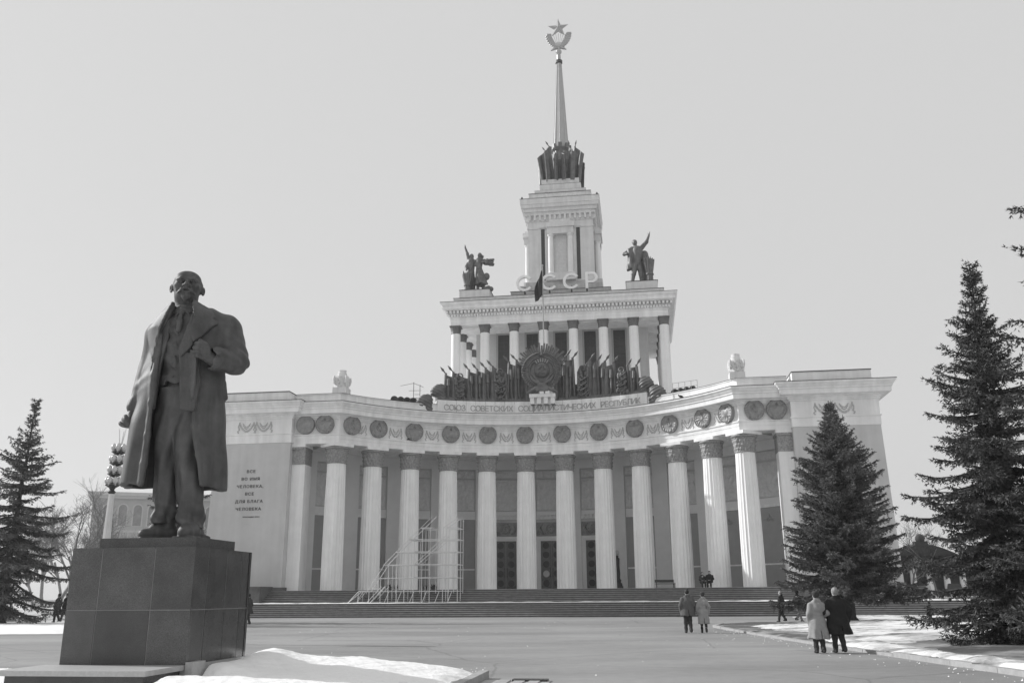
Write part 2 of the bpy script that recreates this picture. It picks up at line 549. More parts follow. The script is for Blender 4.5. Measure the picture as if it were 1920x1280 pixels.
class SDF:
    def __init__(s, lo, hi, h):
        s.h = h
        s.lo = np.array(lo, float)
        n = np.maximum(4, np.ceil((np.array(hi, float) - s.lo) / h).astype(int) + 1)
        s.n = n
        s.ax = [s.lo[i] + h * np.arange(n[i]) for i in range(3)]
        s.F = np.full(tuple(n), 1e3, dtype=np.float32)
    def fn(s, f, lo, hi, k=0.0, op='u'):
        pad = k + 3 * s.h
        i0 = np.maximum(0, np.floor((np.array(lo) - pad - s.lo) / s.h).astype(int))
        i1 = np.minimum(s.n, np.ceil((np.array(hi) + pad - s.lo) / s.h).astype(int) + 1)
        if np.any(i1 <= i0): return s
        sl = tuple(slice(a, b) for a, b in zip(i0, i1))
        x = s.ax[0][sl[0]][:, None, None]
        y = s.ax[1][sl[1]][None, :, None]
        z = s.ax[2][sl[2]][None, None, :]
        d = f(x, y, z)
        d = np.broadcast_to(d, s.F[sl].shape)
        a = s.F[sl]
        if op == 'u':
            if k > 0:
                hh = np.maximum(k - np.abs(a - d), 0) / k
                s.F[sl] = np.minimum(a, d) - hh * hh * k * 0.25
            else: s.F[sl] = np.minimum(a, d)
        elif op == 's':
            d = -d
            if k > 0:
                hh = np.maximum(k - np.abs(a - d), 0) / k
                s.F[sl] = np.maximum(a, d) + hh * hh * k * 0.25
            else: s.F[sl] = np.maximum(a, d)
        elif op == 'i':
            m = np.full_like(s.F, 1e3)
            m[sl] = np.maximum(a, d)
            s.F = m
        return s
    def cap(s, a, b, ra, rb=None, k=0.0, op='u', sq=None):
        """tapered capsule"""
        rb = ra if rb is None else rb
        a = np.array(a, float); b = np.array(b, float)
        ab = b - a
        L = max(1e-9, ab @ ab)
        def f(x, y, z):
            px, py, pz = x - a[0], y - a[1], z - a[2]
            t = np.clip((px * ab[0] + py * ab[1] + pz * ab[2]) / L, 0, 1)
            return np.sqrt((px - t * ab[0]) ** 2 + (py - t * ab[1]) ** 2 + (pz - t * ab[2]) ** 2) - (ra + (rb - ra) * t)
        m = max(ra, rb)
        return s.fn(f, np.minimum(a, b) - m, np.maximum(a, b) + m, k, op)
    def chain(s, pts, rs, k=0.0):
        for i in range(len(pts) - 1):
            s.cap(pts[i], pts[i + 1], rs[i], rs[i + 1], k)
        return s
    def ell(s, c, r, R=None, k=0.0, op='u'):
        c = np.array(c, float)
        r = np.array(r, float)
        R = np.eye(3) if R is None else R
        def f(x, y, z):
            px, py, pz = x - c[0], y - c[1], z - c[2]
            u = R[0, 0] * px + R[1, 0] * py + R[2, 0] * pz
            v = R[0, 1] * px + R[1, 1] * py + R[2, 1] * pz
            w = R[0, 2] * px + R[1, 2] * py + R[2, 2] * pz
            k0 = np.sqrt((u / r[0]) ** 2 + (v / r[1]) ** 2 + (w / r[2]) ** 2)
            k1 = np.sqrt((u / r[0] ** 2) ** 2 + (v / r[1] ** 2) ** 2 + (w / r[2] ** 2) ** 2)
            return k0 * (k0 - 1.0) / np.maximum(k1, 1e-6)
        m = r.max()
        return s.fn(f, c - m, c + m, k, op)
    def box(s, c, b, R=None, rnd=0.0, k=0.0, op='u'):
        c = np.array(c, float)
        b = np.array(b, float)
        R = np.eye(3) if R is None else R
        def f(x, y, z):
            px, py, pz = x - c[0], y - c[1], z - c[2]
            u = np.abs(R[0, 0] * px + R[1, 0] * py + R[2, 0] * pz) - b[0] + rnd
            v = np.abs(R[0, 1] * px + R[1, 1] * py + R[2, 1] * pz) - b[1] + rnd
            w = np.abs(R[0, 2] * px + R[1, 2] * py + R[2, 2] * pz) - b[2] + rnd
            q = np.sqrt(np.maximum(u, 0) ** 2 + np.maximum(v, 0) ** 2 + np.maximum(w, 0) ** 2)
            return q + np.minimum(np.maximum(u, np.maximum(v, w)), 0) - rnd
        m = float(np.linalg.norm(b))
        return s.fn(f, c - m, c + m, k, op)
    def mesh(s, name):
        F = s.F
        h = s.h
        F = np.pad(F, 1, constant_values=1e3)
        F = np.clip(F, -4 * h, 4 * h)
        org = s.lo - h
        S = F < 0
        n = np.array(F.shape) - 1
        cnt = np.zeros(tuple(n), np.int8)
        for dx in (0, 1):
            for dy in (0, 1):
                for dz in (0, 1):
                    cnt += S[dx:dx + n[0], dy:dy + n[1], dz:dz + n[2]]
        act = (cnt > 0) & (cnt < 8)
        idx = np.argwhere(act)
        vid = np.full(tuple(n), -1, np.int32)
        vid[act] = np.arange(len(idx))
        acc = np.zeros((len(idx), 3))
        num = np.zeros(len(idx))
        corners = [(a, b, c) for a in (0, 1) for b in (0, 1) for c in (0, 1)]
        val = {c: F[idx[:, 0] + c[0], idx[:, 1] + c[1], idx[:, 2] + c[2]] for c in corners}
        for c in corners:
            for axis in range(3):
                if c[axis] == 0:
                    e = list(c); e[axis] = 1; e = tuple(e)
                    a, b = val[c], val[e]
                    m = (a < 0) != (b < 0)
                    t = np.where(m, a / np.where(m, a - b, 1), 0)
                    p = np.array(c, float)[None, :].repeat(len(idx), 0)
                    p[:, axis] += t
                    acc[m] += p[m]
                    num[m] += 1
        P = org + (idx + acc / np.maximum(num, 1)[:, None]) * h
        quads = []
        for axis in range(3):
            u, v = (axis + 1) % 3, (axis + 2) % 3
            sh = [slice(None)] * 3
            A = np.moveaxis(F, axis, 0)
            s0 = (A[:-1] < 0)
            s1 = (A[1:] < 0)
            m = s0 != s1
            m = np.moveaxis(m, 0, axis)
            e = np.argwhere(m)
            ok = (e[:, u] > 0) & (e[:, v] > 0) & (e[:, u] < n[u]) & (e[:, v] < n[v])
            e = e[ok]
            inside = S[e[:, 0], e[:, 1], e[:, 2]]
            def g(du, dv):
                q = e.copy()
                q[:, u] += du
                q[:, v] += dv
                return vid[q[:, 0], q[:, 1], q[:, 2]]
            a, b, c, d = g(-1, -1), g(0, -1), g(0, 0), g(-1, 0)
            q = np.stack([a, b, c, d], 1)
            q[~inside] = q[~inside][:, ::-1]
            quads.append(q)
        Q = np.concatenate(quads)
        Q = Q[(Q >= 0).all(1)]
        # light smoothing of the lattice
        return np_mesh(name, P, Q)
    def build(s, name, mat, parent=None, smooth=180, loc=None, rot=None):
        return link_mesh(name, s.mesh(name), mat, parent, smooth, loc, rot)

# ------------------------------------------------------------------ building frame
TH = rad(7.9794)
BX, BY = 3.16816, 88.3471
RA, AL, SAG, HW = 22.897, 0.166603, 8.9586, 18.1658
ZT = 2.117                                   # terrace level
def B2W(x, y, z=0.0):
    c, s = math.cos(TH), math.sin(TH)
    return Vector((BX + x * c + y * s, BY - x * s + y * c, z))
def arc(a, o=0.0):
    """point on the colonnade arc at angle a, o metres towards the viewer"""
    return ((RA - o) * math.sin(a), (RA - o) * math.cos(a) - RA)
# ================================================================== SETTING: ground, steps, terrace
def grid_mesh(name, x0, x1, y0, y1, nx, ny, hf):
    xs = np.linspace(x0, x1, nx); ys = np.linspace(y0, y1, ny)
    X, Y = np.meshgrid(xs, ys)
    Z = hf(X, Y)
    v = np.stack([X.ravel(), Y.ravel(), Z.ravel()], 1)
    i = np.arange(nx * ny).reshape(ny, nx)
    f = np.stack([i[:-1, :-1].ravel(), i[:-1, 1:].ravel(), i[1:, 1:].ravel(), i[1:, :-1].ravel()], 1)
    return np_mesh(name, v, f)

gm = MB().add([(-600, -60, 0), (600, -60, 0), (600, 900, 0), (-600, 900, 0)], [(0, 1, 2, 3)]).mesh('ground')
ground = link_mesh('ground', gm, M['asphalt'])
tag(ground, 'grey worn asphalt of the square', kind='structure')

stairs = empty('stairs', B2W(0, 0, 0), -TH)
tag(stairs, 'wide dark granite steps in two flights below the columns', kind='structure')
YE = -SAG - 1.87
NR = 7
RISE = ZT / (2 * NR)
TR = 0.335
Y_L1 = YE - NR * TR                   # back edge of the landing
Y_L0 = Y_L1 - 1.2                     # front edge of the landing
rs_ = random.Random(5)
def step_piece(name, x0, x1, y0, y1, z0, z1, mat):
    mb = MB()
    b = 0.02
    prof = [(y1, z0), (y0 + 0.0, z0), (y0, z1 - 0.045), (y0 - 0.03, z1 - 0.04), (y0 - 0.03, z1 - b), (y0 - 0.03 + b, z1), (y1, z1)]
    n = len(prof)
    mb.add([(x0, p[0], p[1]) for p in prof] + [(x1, p[0], p[1]) for p in prof],
           [tuple(range(n - 1, -1, -1)), tuple(range(n, 2 * n))] + [(i, (i + 1) % n, n + (i + 1) % n, n + i) for i in range(n)])
    o = mb.build(name, mat, stairs)
    o.data.materials.append(M['tread'])
    for k_ in (2 + 2, 2 + 3, 2 + 4, 2 + 5): o.data.polygons[k_].material_index = 1
    return o
for k in range(NR):
    y0 = Y_L0 - (NR - 1 - k) * TR
    for (xa, xb) in ((-31.0, -12.0), (-11.985, 9.0), (9.015, 28.0), (28.015, 46.0)):
        step_piece('step', xa, xb, y0 + rs_.uniform(-.012, .012), y0 + TR + (1.0 if k == NR - 1 else .06),
                   k * RISE - .02, (k + 1) * RISE + rs_.uniform(-.006, .006), M['step'])
for k in range(NR):
    y0 = YE - (NR - 1 - k) * TR
    for (xa, xb) in ((-24.2, -8.0), (-7.985, 10.0), (10.015, 31.0)):
        step_piece('step', xa, xb, y0 + rs_.uniform(-.012, .012), y0 + TR + (1.0 if k == NR - 1 else .06),
                   ZT / 2 + k * RISE - .02, ZT / 2 + (k + 1) * RISE + rs_.uniform(-.006, .006), M['step'])
MB().box(-31.2, 46.2, Y_L0 + .5, 60, -.3, ZT / 2 - .004).build('landing', M['terrace'], stairs)
MB().box(-30.9, 31.5, YE + .5, 58, ZT / 2, ZT - .006).build('terrace', M['terrace'], stairs)
mb = MB().box(-24.25, -22.9, -13.2, -10.2, ZT / 2, ZT + .22)
mb.box(-24.32, -22.83, -13.27, -10.2, ZT + .22, ZT + .34)
mb.build('cheek_block', M['step'], stairs)
MB().box(-30.9, -24.25, -13.0, YE + .52, ZT / 2 - .01, ZT + .02).build('side_terrace', M['step'], stairs)
# thin snow crust along the front of the landing
def crust(X, Y):
    n = 0.012 * np.sin(X * 1.7) + 0.010 * np.sin(X * 0.61 + Y * 3) + 0.012 * np.sin(X * 4.1 + 2)
    e = np.minimum((Y - (Y_L0 + .10)) * .3, (Y_L1 - .06 - Y) * .3)
    return ZT / 2 + np.clip(np.minimum(.055 + n, e), -.02, .09)
cr = link_mesh('snow_crust', grid_mesh('snow_crust', -30.8, 45.8, Y_L0 + .05, Y_L1 - .03, 240, 8, crust), M['snow'], stairs, 180)
# ================================================================== THE PAVILION
P = empty('pavilion', B2W(0, 0, 0), -TH)
tag(P, 'white domeless pavilion with curved colonnade, stepped tower and tall star-topped spire', 'pavilion')
rp = random.Random(11)
E0 = -SAG

N_ARC = 56
main_pts = [(-22.05, E0)] + [arc(-5.5 * AL + 11 * AL * i / N_ARC) for i in range(N_ARC + 1)] + [(22.05, E0)]
main_path = mitre(main_pts)
def ent(name, prof, mat, path=main_path):
    return MB().sweep(path, prof).build(name, mat, P, 25, fix=True)
ARCH = [(-.85, 15.0), (.85, 15.0), (.85, 15.40), (.88, 15.41), (.88, 15.72), (.96, 15.75), (.96, 15.86), (-.85, 15.86)]
FRIE = [(-.85, 15.863), (.80, 15.863), (.80, 17.20), (-.85, 17.20)]
CORN = [(-.85, 17.203), (.90, 17.203), (.90, 17.34), (.98, 17.36), (1.02, 17.48), (1.16, 17.52), (1.20, 17.60), (1.68, 17.62),
        (1.70, 17.66), (1.70, 18.02), (1.79, 18.06), (1.80, 18.20), (1.88, 18.24), (1.96, 18.40), (2.08, 18.50), (2.08, 18.66),
        (.3, 18.79), (-.85, 18.79)]
PARA = [(-.3, 18.78), (.66, 18.78), (.66, 19.54), (.73, 19.56), (.73, 19.66), (-.3, 19.66)]
FLASH = [(1.2, 18.70), (2.11, 18.635), (2.12, 18.685), (1.2, 18.75)]
ent('architrave', ARCH, M['white'])
frieze = ent('frieze', FRIE, M['white'])
ent('cornice', CORN, M['white'])
ent('parapet', PARA, M['white'])
ent('flashing', FLASH, M['dark'])
ent('parapet_flashing', [(.60, 19.665), (.75, 19.645), (.76, 19.675), (.60, 19.69)], M['dark'])

# --- wings with their own entablature
for sgn in (-1, 1):
    pts = [(22.05, 1.0), (22.05, -10.46), (29.22, -10.46), (29.22, 12.0)]
    if sgn < 0:
        pts = [(-x, y) for x, y in pts][::-1]
    else:
        pts = pts
    # travel so that the outward normal is to the right
    path = mitre(pts)
    if sgn > 0:
        pass
    def went(name, prof, mat):
        return MB().sweep(path, prof).build(name, mat, P, 25, fix=True)
    went('wing_architrave', [(-.6, 15.08), (.02, 15.08), (.02, 15.82), (.10, 15.84), (.10, 15.94), (-.6, 15.94)], M['white'])
    went('wing_frieze', [(-.6, 15.943), (.0, 15.943), (.0, 17.28), (-.6, 17.28)], M['white'])
    went('wing_cornice', [(-.6, 17.283), (.10, 17.283), (.10, 17.42), (.18, 17.44), (.22, 17.56), (.36, 17.60), (.40, 17.68), (.88, 17.70),
                          (.90, 17.74), (.90, 18.10), (.99, 18.14), (1.0, 18.28), (1.08, 18.32), (1.16, 18.48), (1.28, 18.58), (1.28, 18.74),
                          (-.5, 18.87), (-.6, 18.87)], M['white'])
    went('wing_flashing', [(.4, 18.79), (1.31, 18.715), (1.32, 18.765), (.4, 18.84)], M['dark'])
    x0, x1 = (22.3, 28.75) if sgn > 0 else (-28.75, -22.3)
    MB().box(x0, x1, -10.9, 8, 18.85, 19.68).build('wing_parapet', M['white'], P)
    MB().box(x0 - .04, x1 + .04, -10.96, 8.04, 19.68, 19.75).build('wing_parapet_flashing', M['dark'], P)
    # wall below, slightly battered on its outer side
    a, b = 22.08, 29.18
    lo = [(a, -10.62, ZT), (29.48, -10.62, ZT), (29.48, 12, ZT), (a, 12, ZT)]
    hi = [(a, -10.44, 15.077), (b, -10.44, 15.077), (b, 12, 15.077), (a, 12, 15.077)]
    if sgn < 0:
        lo = [(-x, y, z) for x, y, z in lo]; hi = [(-x, y, z) for x, y, z in hi]
    MB().hexa(lo, hi).build('wing_wall', M['grey'], P, fix=True)
    MB().hexa([(sgn * x, y, z) for x, y, z in [(21.9, -10.75, ZT - .003), (29.62, -10.75, ZT - .003), (29.62, 12.05, ZT - .003), (21.9, 12.05, ZT - .003)]],
              [(sgn * x, y, z) for x, y, z in [(21.9, -10.72, ZT + .28), (29.58, -10.72, ZT + .28), (29.58, 12.05, ZT + .28), (21.9, 12.05, ZT + .28)]]).build('wing_plinth', M['step'], P, fix=True)
    # anta against the wing
    xa, xb = sorted((sgn * 20.85, sgn * 22.07))
    MB().box(xa, xb, E0 - .82, E0 + .82, ZT, 13.15).build('anta', M['column'], P)
    MB().box(xa - .04, xb, E0 - .88, E0 + .88, 13.15, 14.5).build('anta_capital', M['bronze_cap'], P)
    MB().box(xa - .12, xb, E0 - .98, E0 + .98, 14.5, 14.72).build('anta_capital', M['bronze_cap'], P)
    MB().box(xa - .14, xb, E0 - 1.0, E0 + 1.0, 14.72, 14.997).build('anta_abacus', M['white'], P)

# --- columns
FL = 20
def flute(t, r, z):
    u = (t * FL / (2 * math.pi)) % 1.0
    return r - 0.055 * math.sin(math.pi * u) ** 0.8 * r
shaft = MB().lathe([(.95, 0), (.945, 1.5), (.93, 4.5), (.89, 8.0), (.835, 11.08)], FL * 6, fn=flute).mesh('column')
def leaf(t, r, z):
    a = .05 * math.sin(16 * t) * math.sin(z * 9) + .045 * math.sin(24 * t + z * 17) * math.cos(z * 26) + .03 * math.cos(8 * t) * math.cos(z * 5.2)
    return r + a
prof_ = [(.86, 11.08), (.90, 11.12), (.86, 11.18), (.88, 11.3), (.90, 11.42), (.87, 11.5), (.91, 11.62), (.93, 11.75), (.90, 11.83),
                  (.93, 11.95), (.97, 12.08), (.95, 12.18), (1.0, 12.3), (.98, 12.36)]
fine_ = []
for (ra_, za_), (rb_, zb_) in zip(prof_[:-1], prof_[1:]):
    for q in range(3): fine_.append((ra_ + (rb_ - ra_) * q / 3, za_ + (zb_ - za_) * q / 3))
fine_.append(prof_[-1])
cap = MB().lathe(fine_, 96, fn=leaf)
cap.lathe([(.98, 12.36), (1.12, 12.42), (1.14, 12.52), (1.08, 12.60)], 40)
cap = cap.mesh('capital')
aba = MB().box(-1.08, 1.08, -1.08, 1.08, 12.60, 12.88).mesh('abacus')
for i in range(12):
    a = (i - 5.5) * AL
    x, y = arc(a)
    c = link_mesh('column', shaft, M['column'], P, 22 if i == 0 else None, (x, y, ZT), (0, 0, -a))
    link_mesh('capital', cap, M['bronze_cap'], c, 60 if i == 0 else None)
    link_mesh('abacus', aba, M['white'], c)

# --- medallions on the frieze
def medallion_mesh(seed, blank=False):
    r_ = random.Random(seed)
    R0, nr, ns = .86, 20, 72
    k1, k2 = r_.choice([16, 20, 24]), r_.choice([7, 9, 11])
    cx, cz = r_.uniform(-.05, .05), r_.uniform(-.05, .12)
    kind = r_.randrange(4)
    vs, fs = [(0, -.1, 0)], []
    def h(r, t):
        x, z = r * math.cos(t), r * math.sin(t)
        if blank: return .06 + .10 * math.sqrt(max(0, 1 - (r / R0) ** 2))
        v = .05
        if r > .83: v += .05
        if .60 < r < .82 and not (1.2 < t < 1.9):
            v += .045 * (1 - abs(r - .71) / .11) + .03 * math.sin(k1 * t + 14 * r * (1 if x > 0 else -1))
        if .60 < r < .84 and 4.2 < t < 5.2: v += .05
        if r < .60:
            d = math.hypot(x - cx, z - cz)
            if kind == 0:
                v += .07 * max(0, 1 - (d / .30) ** 2) + (.04 if z < -.22 and math.sin(k2 * 2 * math.atan2(z + .6, x)) > 0 else 0)
            elif kind == 1:
                v += (.05 if abs(d - .24) < .06 else 0) + (.05 if abs(x + z * .8) < .07 and d < .40 else 0)
            elif kind == 2:
                v += .06 * max(0, math.sin(9 * x + 3)) * max(0, 1 - abs(z + .1) / .3) + (.05 if abs(z - .28) < .05 else 0)
            else:
                v += .05 * max(0, math.cos(k2 * math.atan2(z - cz, x - cx))) * (1 if d > .18 else 0) + (.06 if d < .15 else 0)
            tt = math.atan2(z - .45, x)
            if math.hypot(x, z - .45) < .09 + .05 * math.cos(5 * (tt - math.pi / 2)): v += .07
        return v
    for i in range(1, nr + 1):
        r = R0 * i / nr
        for j in range(ns):
            t = 2 * math.pi * j / ns
            vs.append((r * math.cos(t), -h(r, t), r * math.sin(t)))
    vs[0] = (0, -h(0.001, 0), 0)
    for j in range(ns): fs.append((0, 1 + j, 1 + (j + 1) % ns))
    for i in range(nr - 1):
        for j in range(ns):
            a = 1 + i * ns + j; b = 1 + i * ns + (j + 1) % ns
            fs.append((a, a + ns, b + ns, b))
    o = len(vs)
    for j in range(ns):
        t = 2 * math.pi * j / ns
        vs.append((R0 * math.cos(t), .30, R0 * math.sin(t)))
    for j in range(ns):
        a = 1 + (nr - 1) * ns + j; b = 1 + (nr - 1) * ns + (j + 1) % ns
        fs.append((a, o + j, o + (j + 1) % ns, b))
    me = bpy.data.meshes.new('medallion')
    me.from_pydata(vs, [], fs)
    me.update()
    return me
spots = [(-20.95, E0 - 1.04, 0), (-19.10, E0 - 1.04, 0)]
for i in range(12):
    a = (i - 5.5) * AL
    if i == 0: x, y = arc(a + .040, 1.04)
    elif i == 11: x, y = arc(a - .040, 1.04)
    else: x, y = arc(a, 1.04)
    spots.append((x, y, -a))
spots += [(19.10, E0 - 1.04, 0), (20.95, E0 - 1.04, 0)]
for i, (x, y, r) in enumerate(spots):
    link_mesh('medallion', medallion_mesh(100 + i, i == 0), M['medal'], P, 40, (x, y, 16.73), (0, 0, r))

# --- festoons between the medallions
def festoon_mesh(w=1.5, ribbons=True):
    mb = MB()
    pts = []
    for i in range(13):
        u = -1 + 2 * i / 12
        pts.append((u * w * .36, -.03, .32 - .72 * (1 - u * u)))
    mb.tube(pts, [.05 + .05 * (1 - abs(-1 + 2 * i / 12)) + (.015 if i % 2 else 0) for i in range(13)], 6)
    pts = []
    for i in range(9):
        u = -1 + 2 * i / 8
        pts.append((u * w * .20, -.03, .36 - .34 * (1 - u * u)))
    mb.tube(pts, [.035 + (.02 if i % 2 else 0) for i in range(9)], 5)
    for i in range(7):
        u = -1 + 2 * i / 6
        mb.ball((u * w * .15, -.03, .10 - .26 * (1 - u * u)), .055, 6, 4, (1, .6, 1))
    if ribbons:
        for s in (-1, 1):
            mb.tube([(s * w * .36, -.02, .36), (s * w * .42, -.02, .05), (s * w * .37, -.02, -.2), (s * w * .44, -.02, -.5)], [.05, .06, .05, .03], 5)
            for q in range(4):
                mb.ball((s * w * (.40 + .05 * math.sin(q * 2.1)), -.02, -.52 + q * .13), .06, 5, 4, (1.2, .5, 1))
            mb.ball((s * w * .36, -.03, .38), .08, 6, 4, (1, .6, 1))
    return mb.mesh('festoon')
fm = festoon_mesh()
for i in range(11):
    a = (i - 5) * AL
    x, y = arc(a, .80)
    link_mesh('festoon', fm, M['festoon'], P, 50 if i == 0 else None, (x, y, 16.53), (0, 0, -a))
fw = festoon_mesh(1.9, True)
first = True
for s in (-1, 1):
    for dx in (-.82, .82):
        link_mesh('festoon', fw, M['festoon'], P, 50 if first else None, (s * 25.55 + dx, -10.47, 16.60))
        first = False

# --- porch wall behind the columns
RW = RA + 4.7
def arcbox(mb, a0, a1, r0, r1, z0, z1, n=4):
    vs = []
    for i in range(n + 1):
        a = a0 + (a1 - a0) * i / n
        s, c = math.sin(a), math.cos(a)
        vs += [(r0 * s, r0 * c - RA, z0), (r1 * s, r1 * c - RA, z0), (r1 * s, r1 * c - RA, z1), (r0 * s, r0 * c - RA, z1)]
    fs = [(0, 1, 2, 3), (n * 4 + 3, n * 4 + 2, n * 4 + 1, n * 4)]
    for i in range(n):
        for j in range(4):
            k = (j + 1) % 4
            fs.append((i * 4 + j, (i + 1) * 4 + j, (i + 1) * 4 + k, i * 4 + k))
    return mb.add(vs, fs)
def arcpiece(name, mat, a0, a1, r0, r1, z0, z1, n=4, parent=None):
    return arcbox(MB(), a0, a1, r0, r1, z0, z1, n).build(name, mat, parent or P, fix=True)
AMAX = 5.52 * AL
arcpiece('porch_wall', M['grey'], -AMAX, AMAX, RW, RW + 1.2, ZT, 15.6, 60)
arcpiece('porch_frieze', M['pier'], -AMAX, AMAX, RW - .18, RW - .002, 14.05, 14.96, 60)
arcpiece('porch_ceiling', M['white'], -AMAX, AMAX, RA + .8, RW + .6, 14.965, 15.2, 60)
PH = 1.5 / RW
def relief_mesh(seed, w, h):
    r_ = np.random.RandomState(seed)
    nx, nz = 34, max(12, int(34 * h / w))
    X, Z = np.meshgrid(np.linspace(-w / 2, w / 2, nx), np.linspace(-h / 2, h / 2, nz))
    D = np.zeros_like(X)
    for k in range(int(7 * w * h)):
        cx, cz = r_.uniform(-w / 2 + .1, w / 2 - .1), r_.uniform(-h / 2 + .1, h / 2 - .1)
        th = r_.normal(0, .6)
        a, b = r_.uniform(.05, .12), r_.uniform(.15, .55)
        u = (X - cx) * math.cos(th) + (Z - cz) * math.sin(th)
        v = -(X - cx) * math.sin(th) + (Z - cz) * math.cos(th)
        D = np.maximum(D, 1.0 * r_.uniform(.08, .17) * np.exp(-(u / a) ** 2 - (v / b) ** 2))
    edge = np.minimum(np.minimum(X + w / 2, w / 2 - X), np.minimum(Z + h / 2, h / 2 - Z))
    D = np.where(edge < .06, .05, np.where(edge < .12, 0, D))
    v = np.stack([X.ravel(), -D.ravel() - .002, Z.ravel()], 1)
    i = np.arange(nx * nz).reshape(nz, nx)
    f = np.stack([i[:-1, :-1].ravel(), i[:-1, 1:].ravel(), i[1:, 1:].ravel(), i[1:, :-1].ravel()], 1)
    b = MB()
    b.v = [tuple(p) for p in v]; b.f = [tuple(q) for q in f]
    b.box(-w / 2, w / 2, .0, .05, -h / 2, h / 2)
    return b.mesh('relief_panel')
def on_wall(a, o=0.0):
    r = RW - o
    return (r * math.sin(a), r * math.cos(a) - RA)
orn = MB()
for k in range(8):
    t = 2 * math.pi * k / 8
    orn.ball((.20 * math.cos(t), -.02, .20 * math.sin(t)), .07, 6, 4, (1, .5, 1))
orn.ball((0, -.03, 0), .13, 8, 5, (1, .5, 1))
for s in (-1, 1):
    orn.tube([(s * .2, -.02, -.12), (s * .42, -.02, -.05), (s * .62, -.02, -.12)], [.06, .05, .02], 5)
    orn.tube([(s * .15, -.02, -.22), (s * .35, -.02, -.26), (s * .5, -.02, -.2)], [.05, .05, .02], 5)
orn.tube([(0, -.02, .2), (0, -.02, .38)], [.06, .02], 5)
orn = orn.mesh('ornament')
for k in range(-6, 6):
    a0, a1 = max(-AMAX, k * AL + PH), min(AMAX, (k + 1) * AL - PH)
    if a1 - a0 > .01:
        arcpiece('pier', M['pier'], a0, a1, RW - .24, RW - .004, ZT, 14.05, 3)
for k in range(-5, 6):
    a = k * AL
    x, y = on_wall(a, .03)
    door_bay = abs(k) <= 1
    arcpiece('ledge', M['white'], a - PH + .001, a + PH - .001, RW - .14, RW - .003, 9.0, 9.25, 3)
    arcpiece('sill_band', M['pier'], a - PH + .001, a + PH - .001, RW - .07, RW - .004, 9.25, 9.82, 3)
    wv = 2.8
    link_mesh('relief_panel', relief_mesh(40 + k, wv, 3.1), M['relief'], P, 60, (x, y - .02, 11.45), (0, 0, -a))
    link_mesh('relief_panel', relief_mesh(70 + k, wv, .75), M['relief'], P, 60, (x, y - .02, 13.55), (0, 0, -a))
    if not door_bay:
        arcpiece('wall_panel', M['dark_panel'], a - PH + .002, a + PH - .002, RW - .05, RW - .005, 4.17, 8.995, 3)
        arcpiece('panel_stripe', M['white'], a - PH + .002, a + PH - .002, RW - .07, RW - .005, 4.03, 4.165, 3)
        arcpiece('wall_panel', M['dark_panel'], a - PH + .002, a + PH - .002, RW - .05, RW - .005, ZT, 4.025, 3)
        link_mesh('ornament', orn, M['dark_panel'], P, 60 if k == -5 else None, on_wall(a, .06) + (8.05,), (0, 0, -a))
    else:
        xx, yy = on_wall(a, .02)
        d = empty('doorway', (xx, yy, ZT), -a, P)
        MB().box(-1.5, -1.06, -.12, .0, 0, 5.2).build('door_frame', M['pier'], d)
        MB().box(1.06, 1.5, -.12, .0, 0, 5.2).build('door_frame', M['pier'], d)
        MB().box(-1.06, 1.06, -.12, .0, 4.75, 5.2).build('door_frame', M['pier'], d)
        MB().box(-1.3, 1.3, -.2, -.122, 4.98, 5.16).build('door_hood', M['white'], d)
        for s in (-1, 1):
            lf = MB()
            xa, xb = sorted((s * .02, s * 1.05))
            lf.box(xa, xb, -.06, -.01, 0.02, 4.74)
            for q in range(5):
                cz = .62 + q * .92
                n = 20
                o = len(lf.v)
                vs = []
                for ring, (rr, yy2) in enumerate(((.40, -.062), (.40, -.10), (.33, -.10), (.33, -.062))):
                    vs += [(s * .53 + rr * math.cos(2 * math.pi * j / n), yy2, cz + rr * math.sin(2 * math.pi * j / n)) for j in range(n)]
                fs = []
                for ring in range(3):
                    fs += [(ring * n + j, ring * n + (j + 1) % n, (ring + 1) * n + (j + 1) % n, (ring + 1) * n + j) for j in range(n)]
                lf.add(vs, fs)
            lf.build('door_leaf', M['door'], d, fix=True)
            for q in range(5):
                cz = .62 + q * .92
                n = 20
                pane = MB()
                pane.plate([(s * .53 + .325 * math.cos(2 * math.pi * j / n), cz + .325 * math.sin(2 * math.pi * j / n)) for j in range(n)], -.075, -.062)
                lit = (k == 0 and s < 0 and q == 1)
                pane.build('pane', M['lampglass'] if lit else M['darkwin'], d)
            MB().tube([(s * .14, -.07, 1.2), (s * .14, -.14, 1.3), (s * .14, -.14, 2.0), (s * .14, -.07, 2.1)], .03, 6).build('handle', M['dark'], d)
        # bronze panel with round emblem above the door
        pn = MB().box(-1.48, 1.48, -.08, 0, 5.24, 6.60)
        for q in range(26):
            t = rp.uniform(0, 6.28)
            pn.ball((rp.uniform(-1.35, 1.35), -.08, 5.92 + rp.uniform(-.55, .55)), rp.uniform(.06, .14), 6, 4, (1.3, .5, 1))
        for s in (-1, 1):
            pn.tube([(s * .55, -.1, 5.4), (s * .95, -.1, 5.7), (s * 1.05, -.1, 6.1), (s * .8, -.1, 6.45)], [.09, .1, .08, .04], 6)
        pn.build('transom_relief', M['medal'], d, 60)
        md = link_mesh('emblem_disc', medallion_mesh(300 + k), M['medal'], d, 40, (0, -.08, 5.92))
        md.scale = (.55, .8, .55)
        bb = MB().box(-1.3, 1.3, -.3, -.05, 7.30, 7.46)
        for q in range(7):
            u = -1.15 + q * .383
            bb.box(u - .09, u + .09, -.28, -.05, 6.92, 7.298)
        bb.build('balconette', M['pier'], d)

